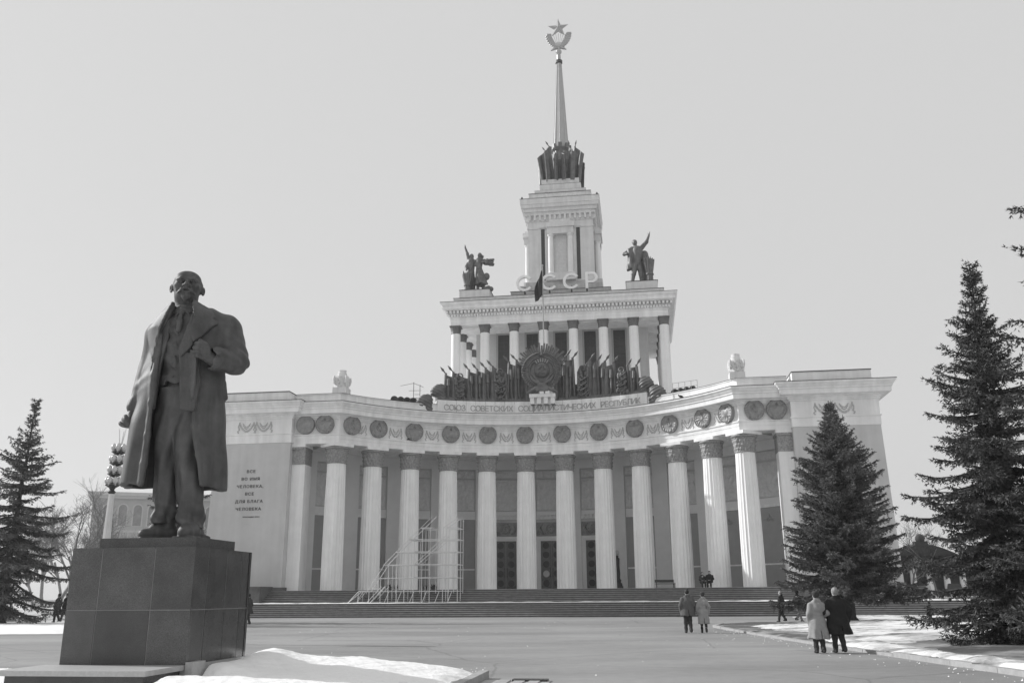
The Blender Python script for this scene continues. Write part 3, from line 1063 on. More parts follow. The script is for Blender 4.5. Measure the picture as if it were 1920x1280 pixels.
# --- roof and body behind (closed volume)
poly = [arc(-5.5 * AL + 11 * AL * i / 24, -.3) for i in range(25)]
poly = poly + [(21.9, E0 + .3), (22.0, 8), (24, 8), (24, 46), (-24, 46), (-24, 8), (-22.0, 8), (-21.9, E0 + .3)]
MB().prism(poly, 17.9, 18.5).build('roof', M['slab'], P, fix=True)
MB().box(-24, 24, 8.2, 46, ZT, 17.89).build('rear_hall', M['grey'], P)
for s in (-1, 1):
    x0, x1 = sorted((s * 21.95, s * 28.9))
    MB().box(x0, x1, -10.2, 11.9, 18.0, 18.6).build('wing_roof', M['slab'], P)
    MB().box(x0, x1, 12.003, 30, ZT, 17.0).build('rear_wing', M['grey'], P)

# --- inscribed attic on the curve
ATT = .478
na = 22
for i in range(na):
    a0 = -ATT + 2 * ATT * i / na + .0006
    a1 = -ATT + 2 * ATT * (i + 1) / na - .0006
    arcpiece('attic_slab', M['white'], a0, a1, RA - .86 + rp.uniform(-.006, .006), RA - .05, 18.77, 20.08, 2)
def text_mesh(ch, size, ext, space=1.0):
    cu = bpy.data.curves.new('glyph', 'FONT')
    cu.body = ch
    cu.size = size
    cu.extrude = ext
    cu.resolution_u = 4
    cu.space_character = space
    ob = bpy.data.objects.new('glyph', cu)
    COL.objects.link(ob)
    dg = bpy.context.evaluated_depsgraph_get()
    dg.update()
    me = bpy.data.meshes.new_from_object(ob.evaluated_get(dg))
    bpy.data.objects.remove(ob)
    me.materials.clear()
    co = np.empty(len(me.vertices) * 3, np.float32)
    me.vertices.foreach_get('co', co)
    co = co.reshape(-1, 3)
    if len(co):
        v = co.copy()
        v[:, 1] = -co[:, 2]; v[:, 2] = co[:, 1]
        me.vertices.foreach_set('co', v.ravel())
        me.update()
        return me, float(co[:, 0].min()), float(co[:, 0].max())
    return me, 0, 0
line = 'СОЮЗ СОВЕТСКИХ СОЦИАЛИСТИЧЕСКИХ РЕСПУБЛИК'
glyph = {}
for ch in sorted(set(line) - {' '}):
    glyph[ch] = text_mesh(ch, .79, .03)
gap, sp = .17, .62
tot = sum((glyph[c][2] - glyph[c][1] + gap) if c != ' ' else sp for c in line) - gap
want = 2 * .448 * (RA - .88)
extra = (want - tot) / (len(line) - 1)
s_ = -want / 2
for ch in line:
    if ch == ' ':
        s_ += sp + extra
        continue
    me, x0, x1 = glyph[ch]
    w = x1 - x0
    a = (s_ + w / 2) / (RA - .88)
    x, y = arc(a, .885)
    ox = -(x0 + x1) / 2
    link_mesh('letter', me, M['letter_stone'], P, None, (x + ox * math.cos(a), y - ox * math.sin(a), 19.10), (0, 0, -a))
    s_ += w + gap + extra
# small podium of posts carrying the emblem
pb = MB().box(-1.28, 1.28, -1.75, -.8, 20.32, 20.66)
for q in range(4):
    u = -1.02 + q * .68
    pb.box(u - .2, u + .2, -1.62, -.85, 19.68, 20.318)
pb.box(-1.2, 1.2, -1.2, -.87, 19.68, 20.318)
pb.build('emblem_podium', M['white'], P)

# --- left wing wall lettering
for i, (ln, zz) in enumerate((('ВСЕ', 12.40), ('ВО ИМЯ', 11.73), ('ЧЕЛОВЕКА,', 11.06), ('ВСЕ', 10.39), ('ДЛЯ БЛАГА', 9.72), ('ЧЕЛОВЕКА', 9.05))):
    me, x0, x1 = text_mesh(ln, .37, .02, 1.22)
    w = (x1 - x0) * 1.05
    o = link_mesh('lettering_line', me, M['lettering'], P, None, (-25.62 - w / 2 - x0 * 1.05, -10.62 + (zz - ZT) * .0139 - .02, zz))
    o.scale = (1.05, 1, 1)
me, x0, x1 = text_mesh('ПРОГРАММА КПСС', .155, .02, 1.1)
o = link_mesh('lettering_line', me, M['lettering'], P, None, (-26.1, -10.54, 8.42))

# ================================================================== upper portico
PY = 18.5
MB().box(-14.1, 14.1, 16.9, 41.6, 18.5, 23.6).build('podium', M['white'], P)
MB().box(-14.35, 14.35, 16.65, 41.85, 23.6, 23.75).build('podium_cornice', M['white'], P)
MB().box(-10.95, 10.95, 22.2, 36.5, 23.75, 34.0).build('cella_wall', M['grey'], P)
ucol = MB().lathe([(.72, 0), (.72, .25), (.60, .3), (.60, 3), (.56, 9.3)], 28).mesh('portico_column')
ucap = MB().lathe([(.57, 9.3), (.62, 9.35), (.60, 9.5), (.66, 9.9), (.70, 10.0), (.70, 10.15)], 28).box(-.7, .7, -.7, .7, 10.15, 10.3).mesh('portico_capital')
k = 0
pos = [(-12.88 + 3.68 * i, PY) for i in range(8)] + [(s * 12.88, PY + 3.9 * j) for s in (-1, 1) for j in range(1, 6)] 
for (x, y) in pos:
    c = link_mesh('portico_column', ucol, M['column'], P, 30 if k == 0 else None, (x, y, 23.75))
    link_mesh('portico_capital', ucap, M['bronze_far'], c, 30 if k == 0 else None)
    k += 1
for i in range(5):
    x = -7.36 + 3.68 * i
    fr = MB()
    fr.box(x - .98, x - .74, 22.05, 22.2, 24.3, 34.0).box(x + .74, x + .98, 22.05, 22.2, 24.3, 34.0).box(x - .74, x + .74, 22.05, 22.2, 33.75, 34.0)
    w_ = fr.build('tall_window', M['frame'], P)
    gl = MB().box(x - .74, x + .74, 22.12, 22.2, 24.3, 33.75)
    g_ = gl.build('pane', M['darkwin'], w_)
    ml = MB()
    for q in range(8): ml.box(x - .74, x + .74, 22.09, 22.119, 25.2 + q * 1.08, 25.25 + q * 1.08)
    ml.box(x - .025, x + .025, 22.085, 22.119, 24.3, 33.75)
    ml.build('glazing_bar', M['dark'], w_)
rect = [(-12.88, PY), (12.88, PY), (12.88, 38.0), (-12.88, 38.0)]
def ring_sweep(name, prof, mat, x, y0, y1, parent=P):
    pts = [(x, y0), (x, y1), (-x, y1), (-x, y0)]
    ptsn = [(-x, y0), (x, y0), (x, y1), (-x, y1)]
    path = []
    for (px, py), (nx, ny) in zip(ptsn, ((-1, -1), (1, -1), (1, 1), (-1, 1))):
        path.append((px, py, nx, ny))
    path.append(path[0])
    return MB().sweep(path, prof, caps=False).build(name, mat, parent, 25, fix=True)
ring_sweep('portico_architrave', [(-.55, 34.05), (.55, 34.05), (.55, 34.42), (.58, 34.43), (.58, 34.85), (.66, 34.87), (.66, 34.97), (-.55, 34.97)], M['white'], 12.88, PY, 38.0)
ring_sweep('portico_frieze', [(-.55, 34.97), (.60, 34.97), (.60, 35.90), (-.55, 35.90)], M['white'], 12.88, PY, 38.0)
ring_sweep('portico_cornice', [(-.55, 35.902), (1.15, 35.902), (1.2, 36.0), (1.45, 36.02), (1.45, 36.42), (1.55, 36.46), (1.72, 36.66), (1.72, 36.86), (-.5, 37.0)], M['white'], 12.88, PY, 38.0)
ring_sweep('portico_flashing', [(.8, 36.90), (1.75, 36.84), (1.76, 36.89), (.8, 36.95)], M['dark'], 12.88, PY, 38.0)
dn = MB()
for i in range(76):
    x = -13.6 + 27.2 * i / 75
    dn.box(x - .10, x + .10, 17.62, 17.9, 35.12, 35.42)
for i in range(60):
    x = -13.85 + 27.7 * i / 59
    dn.box(x - .13, x + .13, 17.35, 17.9, 35.55, 35.85)
for s in (-1, 1):
    for i in range(52):
        y = 18.0 + 20 * i / 51
        x0, x1 = sorted((s * 13.48, s * 13.78)); dn.box(x0, x1, y - .1, y + .1, 35.12, 35.42)
        x0, x1 = sorted((s * 13.48, s * 14.03)); dn.box(x0, x1, y - .13, y + .13, 35.55, 35.85)
tag(dn.build('dentil_row', M['white'], P), kind='stuff')
MB().box(-12.4, 12.4, 18.9, 37.6, 33.98, 34.6).build('portico_ceiling', M['white'], P)
MB().box(-13.05, 13.05, 17.6, 38.8, 36.8, 37.52).build('portico_parapet', M['tower'], P)
MB().box(-13.1, 13.1, 17.55, 38.85, 37.52, 37.57).build('portico_parapet_flashing', M['dark'], P)
for s in (-1, 1):
    MB().box(s * 10.45 - 1.92, s * 10.45 + 1.92, 17.9, 21.4, 37.57, 38.66).build('statue_plinth', M['tower'], P)
    MB().box(s * 10.45 - 1.98, s * 10.45 + 1.98, 17.84, 21.46, 38.66, 38.72).build('statue_plinth_flashing', M['dark'], P)

# ================================================================== tower and spire
TYc = 29.3
MB().box(-6.5, 6.5, TYc - 6.6, TYc + 6.6, 37.57, 39.75).build('tower_base', M['tower_base'], P)
MB().box(-6.56, 6.56, TYc - 6.66, TYc + 6.66, 39.75, 39.80).build('tower_base_flashing', M['dark'], P)
MB().box(-5.4, 5.4, TYc - 5.4, TYc + 5.4, 39.8, 40.9).build('tower_base', M['tower_base'], P)
MB().box(-4.75, 4.75, TYc - 4.7, TYc + 4.7, 40.9, 41.6).build('tower_base', M['tower_base'], P)
MB().box(-4.4, 4.4, TYc - 4.3, TYc + 4.3, 41.6, 50.35).build('tower_shaft', M['tower'], P)
MB().box(-4.5, 4.5, TYc - 4.4, TYc + 4.4, 49.3, 49.5).build('tower_string_course', M['tower'], P)
def sq_sweep(name, prof, mat, h=4.4, parent=P):
    path = [(-h, TYc - h + .1, -1, -1), (h, TYc - h + .1, 1, -1), (h, TYc + h - .1, 1, 1), (-h, TYc + h - .1, -1, 1)]
    path.append(path[0])
    return MB().sweep(path, prof, caps=False).build(name, mat, parent, 25, fix=True)
sq_sweep('tower_frieze', [(-.3, 50.36), (.08, 50.36), (.08, 51.2), (-.3, 51.2)], M['tower'])
sq_sweep('tower_cornice', [(-.3, 51.2), (.35, 51.2), (.40, 51.6), (.62, 51.65), (.62, 52.1), (.85, 52.15), (.88, 52.6), (.95, 52.65), (.98, 53.45), (-.3, 53.62)], M['tower'])
sq_sweep('tower_flashing', [(.5, 53.5), (1.0, 53.43), (1.01, 53.49), (.5, 53.56)], M['dark'])
cb = MB()
for i in range(13):
    u = -4.1 + 8.2 * i / 12
    cb.box(u - .14, u + .14, TYc - 4.68, TYc - 4.38, 50.5, 51.19).box(u - .14, u + .14, TYc + 4.38, TYc + 4.68, 50.5, 51.19)
    cb.box(4.48, 4.78, TYc + u - .14, TYc + u + .14, 50.5, 51.19).box(-4.78, -4.48, TYc + u - .14, TYc + u + .14, 50.5, 51.19)
tag(cb.build('corbel_row', M['tower'], P), kind='stuff')
for r in range(4):
    e = empty('aedicule', (0, TYc, 0), r * math.pi / 2, P)
    F = -4.3 if r % 2 == 0 else -4.4
    for s in (-1, 1):
        MB().box(s * 2.38 - .25, s * 2.38 + .25, F - .02, F + .1, 41.9, 49.25).build('slit_window', M['darkwin'], e)
        MB().box(s * 2.38 - .42, s * 2.38 + .42, F - .10, F - .0, 49.26, 49.42).build('slit_hood', M['tower'], e)
        MB().lathe([(.46, 0), (.46, .15), (.37, .2), (.37, 2.5), (.34, 5.3), (.44, 5.42), (.46, 5.6)], 20, (s * 1.30, F - .42, 42.62)).build('aedicule_column', M['column'], e, 30)
    MB().box(-.88, .88, F - .05, F + .02, 42.62, 48.2).build('niche', M['relief'], e)
    nr_ = MB()
    for q in range(5): nr_.box(-.66 + q * .33 - .02, -.66 + q * .33 + .02, F - .09, F - .052, 42.8, 48.0)
    nr_.build('niche_rib', M['relief'], e)
    for s in (-1, 1):
        xa, xb = sorted((s * .885, s * 1.72))
        MB().box(xa, xb, F - .03, F + .02, 42.62, 48.2).build('aedicule_pier', M['tower'], e)
    MB().box(-1.78, 1.78, F - .86, F + .05, 48.22, 49.15).build('aedicule_architrave', M['tower'], e)
    MB().box(-1.95, 1.95, F - 1.02, F + .05, 49.15, 49.85).build('aedicule_cornice', M['tower'], e)
    MB().box(-1.45, 1.45, F - .75, F + .05, 49.85, 50.3).build('aedicule_attic', M['tower'], e)
    MB().box(-1.95, 1.95, F - .95, F + .05, 41.62, 42.62).build('aedicule_base', M['tower'], e)
# stepped cap
MB().box(-4.25, 4.25, TYc - 4.2, TYc + 4.2, 53.5, 54.6).build('tower_step', M['tower'], P)
MB().box(-3.5, 3.5, TYc - 3.6, TYc + 3.6, 54.6, 55.35).build('tower_step', M['tower'], P)
link_mesh('tower_relief', relief_mesh(900, 6.4, .95), M['tower'], P, 60, (.3, TYc - 4.21, 54.05))
MB().box(-2.85, 2.85, TYc - 2.9, TYc + 2.9, 55.35, 56.5).build('tower_step', M['tower'], P)
MB().box(-2.6, 2.6, TYc - 2.6, TYc + 2.6, 56.5, 57.4).build('tower_step', M['tower'], P)
for h, z in ((4.28, 54.6), (3.53, 55.35), (2.9, 56.5)):
    MB().box(-h, h, TYc - h, TYc + h, z, z + .05).build('step_flashing', M['dark'], P)
for s in (-1, 1):
    for t in (-1, 1):
        MB().lathe([(.12, 0), (.14, .2), (.09, .35), (.04, .4)], 8, (s * 5.1, TYc + t * 5.0, 53.5)).build('finial', M['dark'], P)
# bronze drum with banners round the foot of the spire
MB().lathe([(1.0, 57.4), (1.2, 57.8), (1.5, 59.2), (1.62, 60.7), (1.66, 60.9), (1.3, 61.0), (1.22, 61.5), (1.22, 62.6), (1.4, 62.8), (1.45, 63.1), (1.1, 63.2)], 24, (0, TYc, 0),
           fn=lambda t, r, z: r * (1 + .03 * math.cos(12 * t))).build('spire_drum', M['bronze_far'], P, 40)
for q in range(8):
    t = math.pi / 4 * q
    MB().box(-.25, .25, -1.5, -1.2, 62.9, 63.7, Matrix.Translation((0, TYc, 0)) @ Matrix.Rotation(t, 4, 'Z')).build('drum_battlement', M['bronze_far'], P)
def banner_mesh(w, h, lean, seed, folds=4, depth=.16):
    """standing draped banner, pole edge at x=0, cloth towards +x, finial leaning to -x"""
    r_ = random.Random(seed)
    nx, nz = 16, 10
    vs, fs = [], []
    ph = r_.uniform(0, 6)
    for side in (0, 1):
        for j in range(nz + 1):
            v = j / nz
            for i in range(nx + 1):
                u = i / nx
                x = u * w * (1 - .12 * v * u) + lean * v
                z = h * v * (1 - .26 * u * v) - .06 * h * u * (1 - v)
                y = depth * math.sin(folds * math.pi * u + ph + .6 * v) * (1 - .35 * v) - .12 * math.sin(math.pi * u) + (.16 if side else 0)
                vs.append((x, y, z))
    m = (nx + 1) * (nz + 1)
    for side in (0, 1):
        for j in range(nz):
            for i in range(nx):
                a = side * m + j * (nx + 1) + i
                q = (a, a + 1, a + nx + 2, a + nx + 1)
                fs.append(q if side == 0 else q[::-1])
    for j in range(nz):
        for i in (0, nx):
            a = j * (nx + 1) + i
            fs.append((a, a + nx + 1, m + a + nx + 1, m + a))
    for i in range(nx):
        for j in (0, nz):
            a = j * (nx + 1) + i
            fs.append((a, a + 1, m + a + 1, m + a))
    b = MB().add(vs, fs)
    return b
def pole_mesh(h, lean, r=.09, extra=.9, out=-.3):
    b = MB()
    b.tube([(-.02, -.05, -.1), (lean - .02, -.05, h * .98)], r, 7)
    p = Vector((lean, -.05, h))
    d = Vector((out, -.25, .62)).normalized()
    q = p + d * extra
    side = Vector((.62, 0, -out)).normalized()
    b.tube([p - d * .1, p + d * extra * .3, p + d * extra * .55, q], [.07, .06, .13, .01], 6)
    b.ball(tuple(p), .13, 7, 5)
    return b
for q in range(4):
    base = math.pi / 2 * q + math.pi / 4
    g = empty('banner_cluster', (0, TYc, 57.4), base, P)
    for w_i, (ang, hh, ll) in enumerate(((-.42, 4.6, .35), (-.14, 5.0, .75), (.14, 5.3, .85), (.42, 4.2, .45))):
        bn = banner_mesh(1.5, hh, ll, 500 + q * 4 + w_i, 3, .22)
        T = Matrix.Rotation(ang, 4, 'Z') @ Matrix.Translation((0, -1.75, 0)) @ Matrix.Rotation(-math.pi / 2 - .45 + .30 * w_i, 4, 'Z')
        pl = pole_mesh(hh, ll, .06, 1.0, .35)
        for mb_, nm in ((bn, 'banner'), (pl, 'banner_pole')):
            mb_.v = [tuple(T @ Vector(v)) for v in mb_.v]
            mb_.build(nm, M['bronze_far'], g, 50)
# spire
def octo(t, r, z):
    return r * math.cos(math.pi / 8) / math.cos(((t + math.pi / 8) % (math.pi / 4)) - math.pi / 8)
MB().lathe([(1.10, 63.2), (1.06, 63.4), (.36, 77.3)], 8, (0, TYc, 0)).build('spire', M['spire'], P)
for q in range(8):
    t = math.pi / 4 * q
    MB().tube([(1.07 * math.cos(t), TYc + 1.07 * math.sin(t), 63.4), (.365 * math.cos(t), TYc + .365 * math.sin(t), 77.3)], [.06, .03], 5).build('spire_rib', M['spire'], P)
MB().lathe([(.36, 77.25), (.52, 77.35), (.52, 77.75), (.36, 77.85)], 16, (0, TYc, 0)).build('spire_collar', M['dark'], P)
MB().lathe([(.30, 77.85), (.30, 78.7), (.2, 78.8), (.42, 79.1), (.46, 79.3), (.36, 79.55), (.16, 79.75), (.2, 80.2)], 16, (0, TYc, 0)).build('spire_finial', M['spire'], P, 40)
# star emblem on top
wr = MB()
for s in (-1, 1):
    for i in range(14):
        t = i / 13
        x = s * (.35 + 1.15 * math.sin(t * 1.5)); z = 80.2 + 2.1 * t - .2 * math.sin(t * 3)
        for dx in (-.2, 0, .2):
            wr.ball((x + dx + (.1 if i % 2 else -.1), TYc + .1 * dx, z), .17 + .05 * (i % 2), 6, 4, (1, .9, 1.2))
    wr.tube([(0, TYc, 80.1), (s * .6, TYc, 79.9), (s * 1.15, TYc - .05, 79.55)], [.2, .22, .08], 6)
wr.build('wheat_wreath', M['spire'], P, 60)
ry = MB()
for q in range(7):
    t = (q - 3) * .16
    ry.tube([(.5 * math.sin(t * 1.4), TYc, 80.4), (2.4 * math.sin(t), TYc, 80.2 + 2.2 * math.cos(t))], [.03, .05], 5)
ry.ball((0, TYc, 80.55), .5, 10, 6, (1.1, .7, .8))
ry.build('sun_ray', M['lampglass'], P)
st = MB()
vs = [(0, TYc - .42, 83.35), (0, TYc + .42, 83.35)]
for q in range(10):
    t = math.pi / 2 + math.pi * q / 5
    r = 1.66 if q % 2 == 0 else .66
    vs.append((r * math.cos(t), TYc, 83.35 + r * math.sin(t)))
fs = []
for q in range(10):
    a, b = 2 + q, 2 + (q + 1) % 10
    fs += [(0, b, a), (1, a, b)]
st.add(vs, fs).build('star', M['spire'], P)
# ================================================================== THINGS ON THE PAVILION
def on_building(name, x, y, z, rz=0.0):
    return empty(name, B2W(x, y, z), -TH + rz)

# --- state emblem over the colonnade
em = on_building('state_emblem', 0, -1.45, 20.66)
tag(em, 'large round bronze emblem with globe and sun rays on the colonnade roof', 'emblem')
CZ = 2.28
b = MB()
n = 40
b.plate([(1.5 * math.cos(2 * math.pi * j / n), CZ + 1.5 * math.sin(2 * math.pi * j / n)) for j in range(n)], -.12, .25)
b.build('back_disc', M['bronze_far'], em)
for s in (-1, 1):
    w = MB()
    for i in range(30):
        t = -1.35 + 2.75 * i / 29
        for j, rr in enumerate((1.28, 1.48, 1.68, 1.88)):
            x = s * rr * math.cos(t); z = CZ + rr * math.sin(t)
            w.ball((x, -.2 - .07 * (j % 2), z), .115 + .02 * ((i + j) % 2), 6, 4, (1.35, .9, .75))
    w.build('wheat_wreath', M['bronze_far'], em, 60)
    rb = MB()
    for i in range(11):
        t = -1.2 + 1.35 * i / 10
        p = [(s * (1.15 * math.cos(t)), -.32, CZ + 1.15 * math.sin(t)), (s * (1.98 * math.cos(t - .10)), -.30, CZ + 1.98 * math.sin(t - .10))]
        rb.tube(p, [.045, .075], 5)
    rb.build('wreath_ribbon', M['bronze_far'], em)
gl = MB()
gl.ball((0, 0, 0), .78, 24, 14, (1, .35, 1))
gl.v = [(x, y - .2, z + CZ + .12) for x, y, z in gl.v]
globe = gl.build('globe', M['bronze_far'], em, 60)
hs = MB()
pts = [(.34 * math.cos(t) + .02, -.50, CZ + .14 + .34 * math.sin(t)) for t in [(-2.3 + 3.6 * i / 12) for i in range(13)]]
hs.tube(pts, [.03 + .045 * math.sin(math.pi * i / 12) for i in range(13)], 6)
hs.tube([(-.20, -.5, CZ - .14), (-.42, -.5, CZ - .36)], .05, 6)
hs.tube([(.40, -.5, CZ - .30), (-.22, -.52, CZ + .34)], .045, 6)
hs.box(-.20, .20, -.58, -.44, -.09, .09, Matrix.Translation((-.22, 0, CZ + .34)) @ Matrix.Rotation(rad(-42), 4, 'Y'))
hs.build('hammer_and_sickle', M['bronze_far'], globe)
ln = MB()
for q in (-.5, -.25, 0, .25, .5):
    ln.tube([(q * 1.2 * math.cos(t), -.20 - .275 * math.cos(t) * math.sqrt(max(0, 1 - (q * 1.2) ** 2)), CZ + .12 + .78 * math.sin(t)) for t in [(-1.4 + 2.8 * i / 10) for i in range(11)]], .018, 4)
for q in (-.45, 0, .45):
    r = math.sqrt(1 - q * q / .61) * .78
    ln.tube([(r * math.sin(t), -.2 - .36 * r * math.cos(t), CZ + .12 + q) for t in [(-1.4 + 2.8 * i / 10) for i in range(11)]], .018, 4)
ln.build('meridian_lines', M['bronze_far'], globe)
rr_ = random.Random(3)
for i in range(13):
    t = math.pi / 2 + (i - 6) * .115
    w = MB()
    w.tube([(.85 * math.cos(t), -.2, CZ + .1 + .85 * math.sin(t)), (1.22 * math.cos(t), -.26, CZ + .1 + 1.22 * math.sin(t))], [.05, .06], 5)
    w.build('inner_ray', M['spire'] if i % 2 else M['bronze_far'], em)
for i in range(27):
    t = math.pi / 2 + (i - 13) * .092
    L = 2.55 + .42 * abs(math.sin(i * 1.9)) + rr_.uniform(-.1, .1)
    if abs(i - 13) > 9: L *= .93
    w = MB()
    T = Matrix.Translation((0, 0, CZ)) @ Matrix.Rotation(math.pi / 2 - t, 4, 'Y')
    w.box(-.085, .085, -.06 + .10 * (i % 2), .10 + .10 * (i % 2), 1.5, L, T)
    w.build('sun_ray', M['bronze_far'], em)
sv = MB().add([(0, -.55, CZ + 1.62), (0, -.2, CZ + 1.62)] + [((.30 if q % 2 == 0 else .12) * math.cos(math.pi / 2 + math.pi * q / 5), -.36, CZ + 1.62 + (.30 if q % 2 == 0 else .12) * math.sin(math.pi / 2 + math.pi * q / 5)) for q in range(10)],
              [f for q in range(10) for f in ((0, 2 + (q + 1) % 10, 2 + q), (1, 2 + q, 2 + (q + 1) % 10))])
sv.build('star', M['bronze_far'], em)
bw = MB()
for s in (-1, 1):
    bw.tube([(0, -.35, CZ - 1.55), (s * .6, -.42, CZ - 1.75), (s * 1.1, -.35, CZ - 2.0), (s * 1.5, -.3, CZ - 2.2)], [.26, .22, .18, .1], 8)
    bw.tube([(s * .2, -.35, CZ - 1.3), (s * .8, -.4, CZ - 1.0), (s * 1.15, -.36, CZ - .5)], [.2, .2, .1], 8)
    bw.tube([(s * .62, -.42, CZ - .2), (s * .95, -.44, CZ - .35), (s * .25, -.40, CZ - 1.2)], [.04, .09, .12], 7)
bw.ball((0, -.4, CZ - 1.45), .4, 10, 6, (1.3, .6, .8))
bw.box(-.62, .62, -.62, -.3, CZ - 2.05, CZ - 1.68)
bw.build('ribbon_bow', M['bronze_far'], em, 60)

# --- row of bronze banners either side of it
tips = [(836, 693), (849, 689), (877, 682), (892, 680), (907, 676), (920, 672), (951, 662), (965, 658),
        (1064, 650), (1077, 654), (1110, 659), (1123, 663), (1138, 664), (1154, 668), (1179, 676), (1195.6, 677)]
rel = {}
for s in (-1, 1):
    e = on_building('banner_relief', 0, 0, 20.08)
    tag(e, 'row of dark bronze draped banners %s of the round emblem' % ('left' if s < 0 else 'right'), 'sculpture', 'bronze banners beside the emblem')
    rel[s] = e
for i, (px, py) in enumerate(tips):
    s = -1 if px < 1017 else 1
    x = (px - 1017.8) * .0531
    ztip = 24.9 - (py - 660) * .053 - (px - 972) * .0021
    a = math.asin(x / (RA - .4))
    xx, yy = arc(a, .42)
    h = ztip - 20.08 - .62
    wd = 1.55 if i not in (1, 5, 9, 13) else 2.0
    bn = banner_mesh(1.05 * wd, h, .14, 900 + i, 3, .30)
    pl = pole_mesh(h, .14, .13, .95, -.62)
    for mb_ in (bn, pl):
        mb_.v = [(-s * v[0], v[1], v[2]) for v in mb_.v]
    c = bn.build('banner', M['bronze_far'], rel[s], 50, (xx, yy, 0), (0, 0, -a), fix=True)
    pl.build('banner_pole', M['bronze_far'], c, 50, fix=True)
    ts = MB()
    ts.tube([(s * -.32, -.32, h * .80), (s * -.34, -.34, h * .55)], [.14, .17], 8)
    ts.tube([(s * -.34, -.34, h * .55), (s * -.36, -.33, h * .18), (s * -.55, -.30, h * .03)], [.08, .07, .05], 6)
    ts.build('tassel', M['bronze_far'], c, 50)
for i, px in enumerate((862, 936, 1094, 1168)):
    s = -1 if px < 1017 else 1
    x = (px - 1017.8) * .0531
    a = math.asin(x / (RA - .4))
    xx, yy = arc(a, .62)
    h = 2.5 if i in (0, 3) else 3.1
    g = MB()
    r_ = random.Random(60 + i)
    g.tube([(.28 * math.cos(t), -.2, h + .28 * math.sin(t)) for t in [2 * math.pi * q / 14 for q in range(15)]], .07, 6, cap=False)
    for q in range(46):
        v = r_.random()
        g.ball((r_.uniform(-.55, .55) * (1 - .3 * v), -.16 + r_.uniform(-.1, .05), .15 + v * (h - .5)), r_.uniform(.09, .19), 6, 4, (1, .7, 1.3))
    for q in range(4):
        z = .5 + q * .5
        g.tube([(-.5 + .1 * q, -.3, z), (-.1, -.38, z - .18), (.3, -.36, z + .05), (.55, -.28, z + .3)], [.05, .08, .08, .04], 6)
    g.build('garland_bundle', M['bronze_far'], rel[s], 60, (xx, yy, 0), (0, 0, -a))
for s in (-1, 1):
    lo = arc(-.475, .5) if s < 0 else arc(.07, .5)
    b = MB()
    pts = [arc(s * (.07 + .405 * i / 10)) for i in range(11)]
    if s < 0: pts = pts[::-1]
    b.sweep(mitre(pts), [(-.35, .0), (.72, .0), (.76, .22), (.55, .42), (.1, .5), (-.35, .5)])
    b.build('relief_base', M['bronze_far'], rel[s], 30, fix=True)
    bk = MB().sweep(mitre(pts), [(-.3, .4), (.12, .4), (.12, 1.7), (-.3, 1.7)])
    bk.build('relief_back', M['bronze_far'], rel[s], 30, fix=True)

# --- drooping bronze sheaves at the ends of the attic
for i, (x, z, s, sc, lbl) in enumerate(((-11.25, 18.85, -1, 1.0, 'dark bronze drooping sheaf, outer one near the loudspeakers'), (-10.05, 20.06, -1, .95, 'dark bronze drooping sheaf beside the end banner, antenna side'),
                                        (10.0, 20.06, 1, .95, 'dark bronze drooping sheaf beside the end banner by the corner column'), (11.0, 18.9, 1, 1.05, 'dark bronze drooping sheaf, outer one below the portico corner column'))):
    a = math.asin(x / (RA - .4))
    xx, yy = arc(a, .35)
    e = on_building('bronze_sheaf', xx, yy, z, -a)
    tag(e, lbl, 'sculpture', 'bronze sheaves at the attic ends')
    e.scale = (sc, sc, sc)
    S = SDF((-1.3, -.8, -.1), (1.3, .8, 2.1), .055)
    S.cap((-s * .35, 0, 0), (-s * .1, 0, 1.0), .42, .5, .2)
    S.ell((s * .12, 0, 1.15), (.82, .5, .62), rotm(0, s * .5, 0), .25)
    S.ell((s * .58, 0, .85), (.38, .4, .45), rotm(0, s * .3, 0), .15)
    def grooves(xg, yg, zg, s=s):
        r = np.sqrt((xg + s * .1) ** 2 + (zg - .4) ** 2)
        return .0 * yg + r * 0
    S.F = S.F + (.035 * np.sin(S.ax[0][:, None, None] * 9 * 1.0 - s * S.ax[2][None, None, :] * 19 + 3 * S.ax[1][None, :, None])).astype(np.float32)
    S.build('sheaf_body', M['bronze_far'], e)

# --- ring letters in front of the tower
L = on_building('rooftop_letters', 0, 18.35, 37.57)
tag(L, 'big pale ring letters СССР standing on the portico roof', 'sign')
def ringarc(mb, cx, cz, r0, r1, t0, t1, y0, y1, n=28):
    vs = []
    for i in range(n + 1):
        t = t0 + (t1 - t0) * i / n
        c, s = math.cos(t), math.sin(t)
        vs += [(cx + r0 * c, y0, cz + r0 * s), (cx + r1 * c, y0, cz + r1 * s), (cx + r1 * c, y1, cz + r1 * s), (cx + r0 * c, y1, cz + r0 * s)]
    fs = [(0, 1, 2, 3), (n * 4 + 3, n * 4 + 2, n * 4 + 1, n * 4)]
    for i in range(n):
        for j in range(4):
            k = (j + 1) % 4
            fs.append((i * 4 + j, (i + 1) * 4 + j, (i + 1) * 4 + k, i * 4 + k))
    mb.add(vs, fs)
for x in (-4.10, -.98, 1.78):
    m_ = MB()
    ringarc(m_, x, 1.72, .74, 1.06, rad(38), rad(322), -.14, .14)
    m_.build('letter', M['ring_letter'], L, fix=True)
m_ = MB()
m_.box(3.52, 3.86, -.14, .14, .62, 2.78)
ringarc(m_, 4.35, 2.08, .40, .72, rad(-90), rad(90), -.139, .139, 16)
m_.box(3.86, 4.36, -.138, .138, 2.48, 2.78).box(3.86, 4.36, -.138, .138, 1.37, 1.68)
m_.build('letter', M['ring_letter'], L, fix=True)
sp_ = MB()
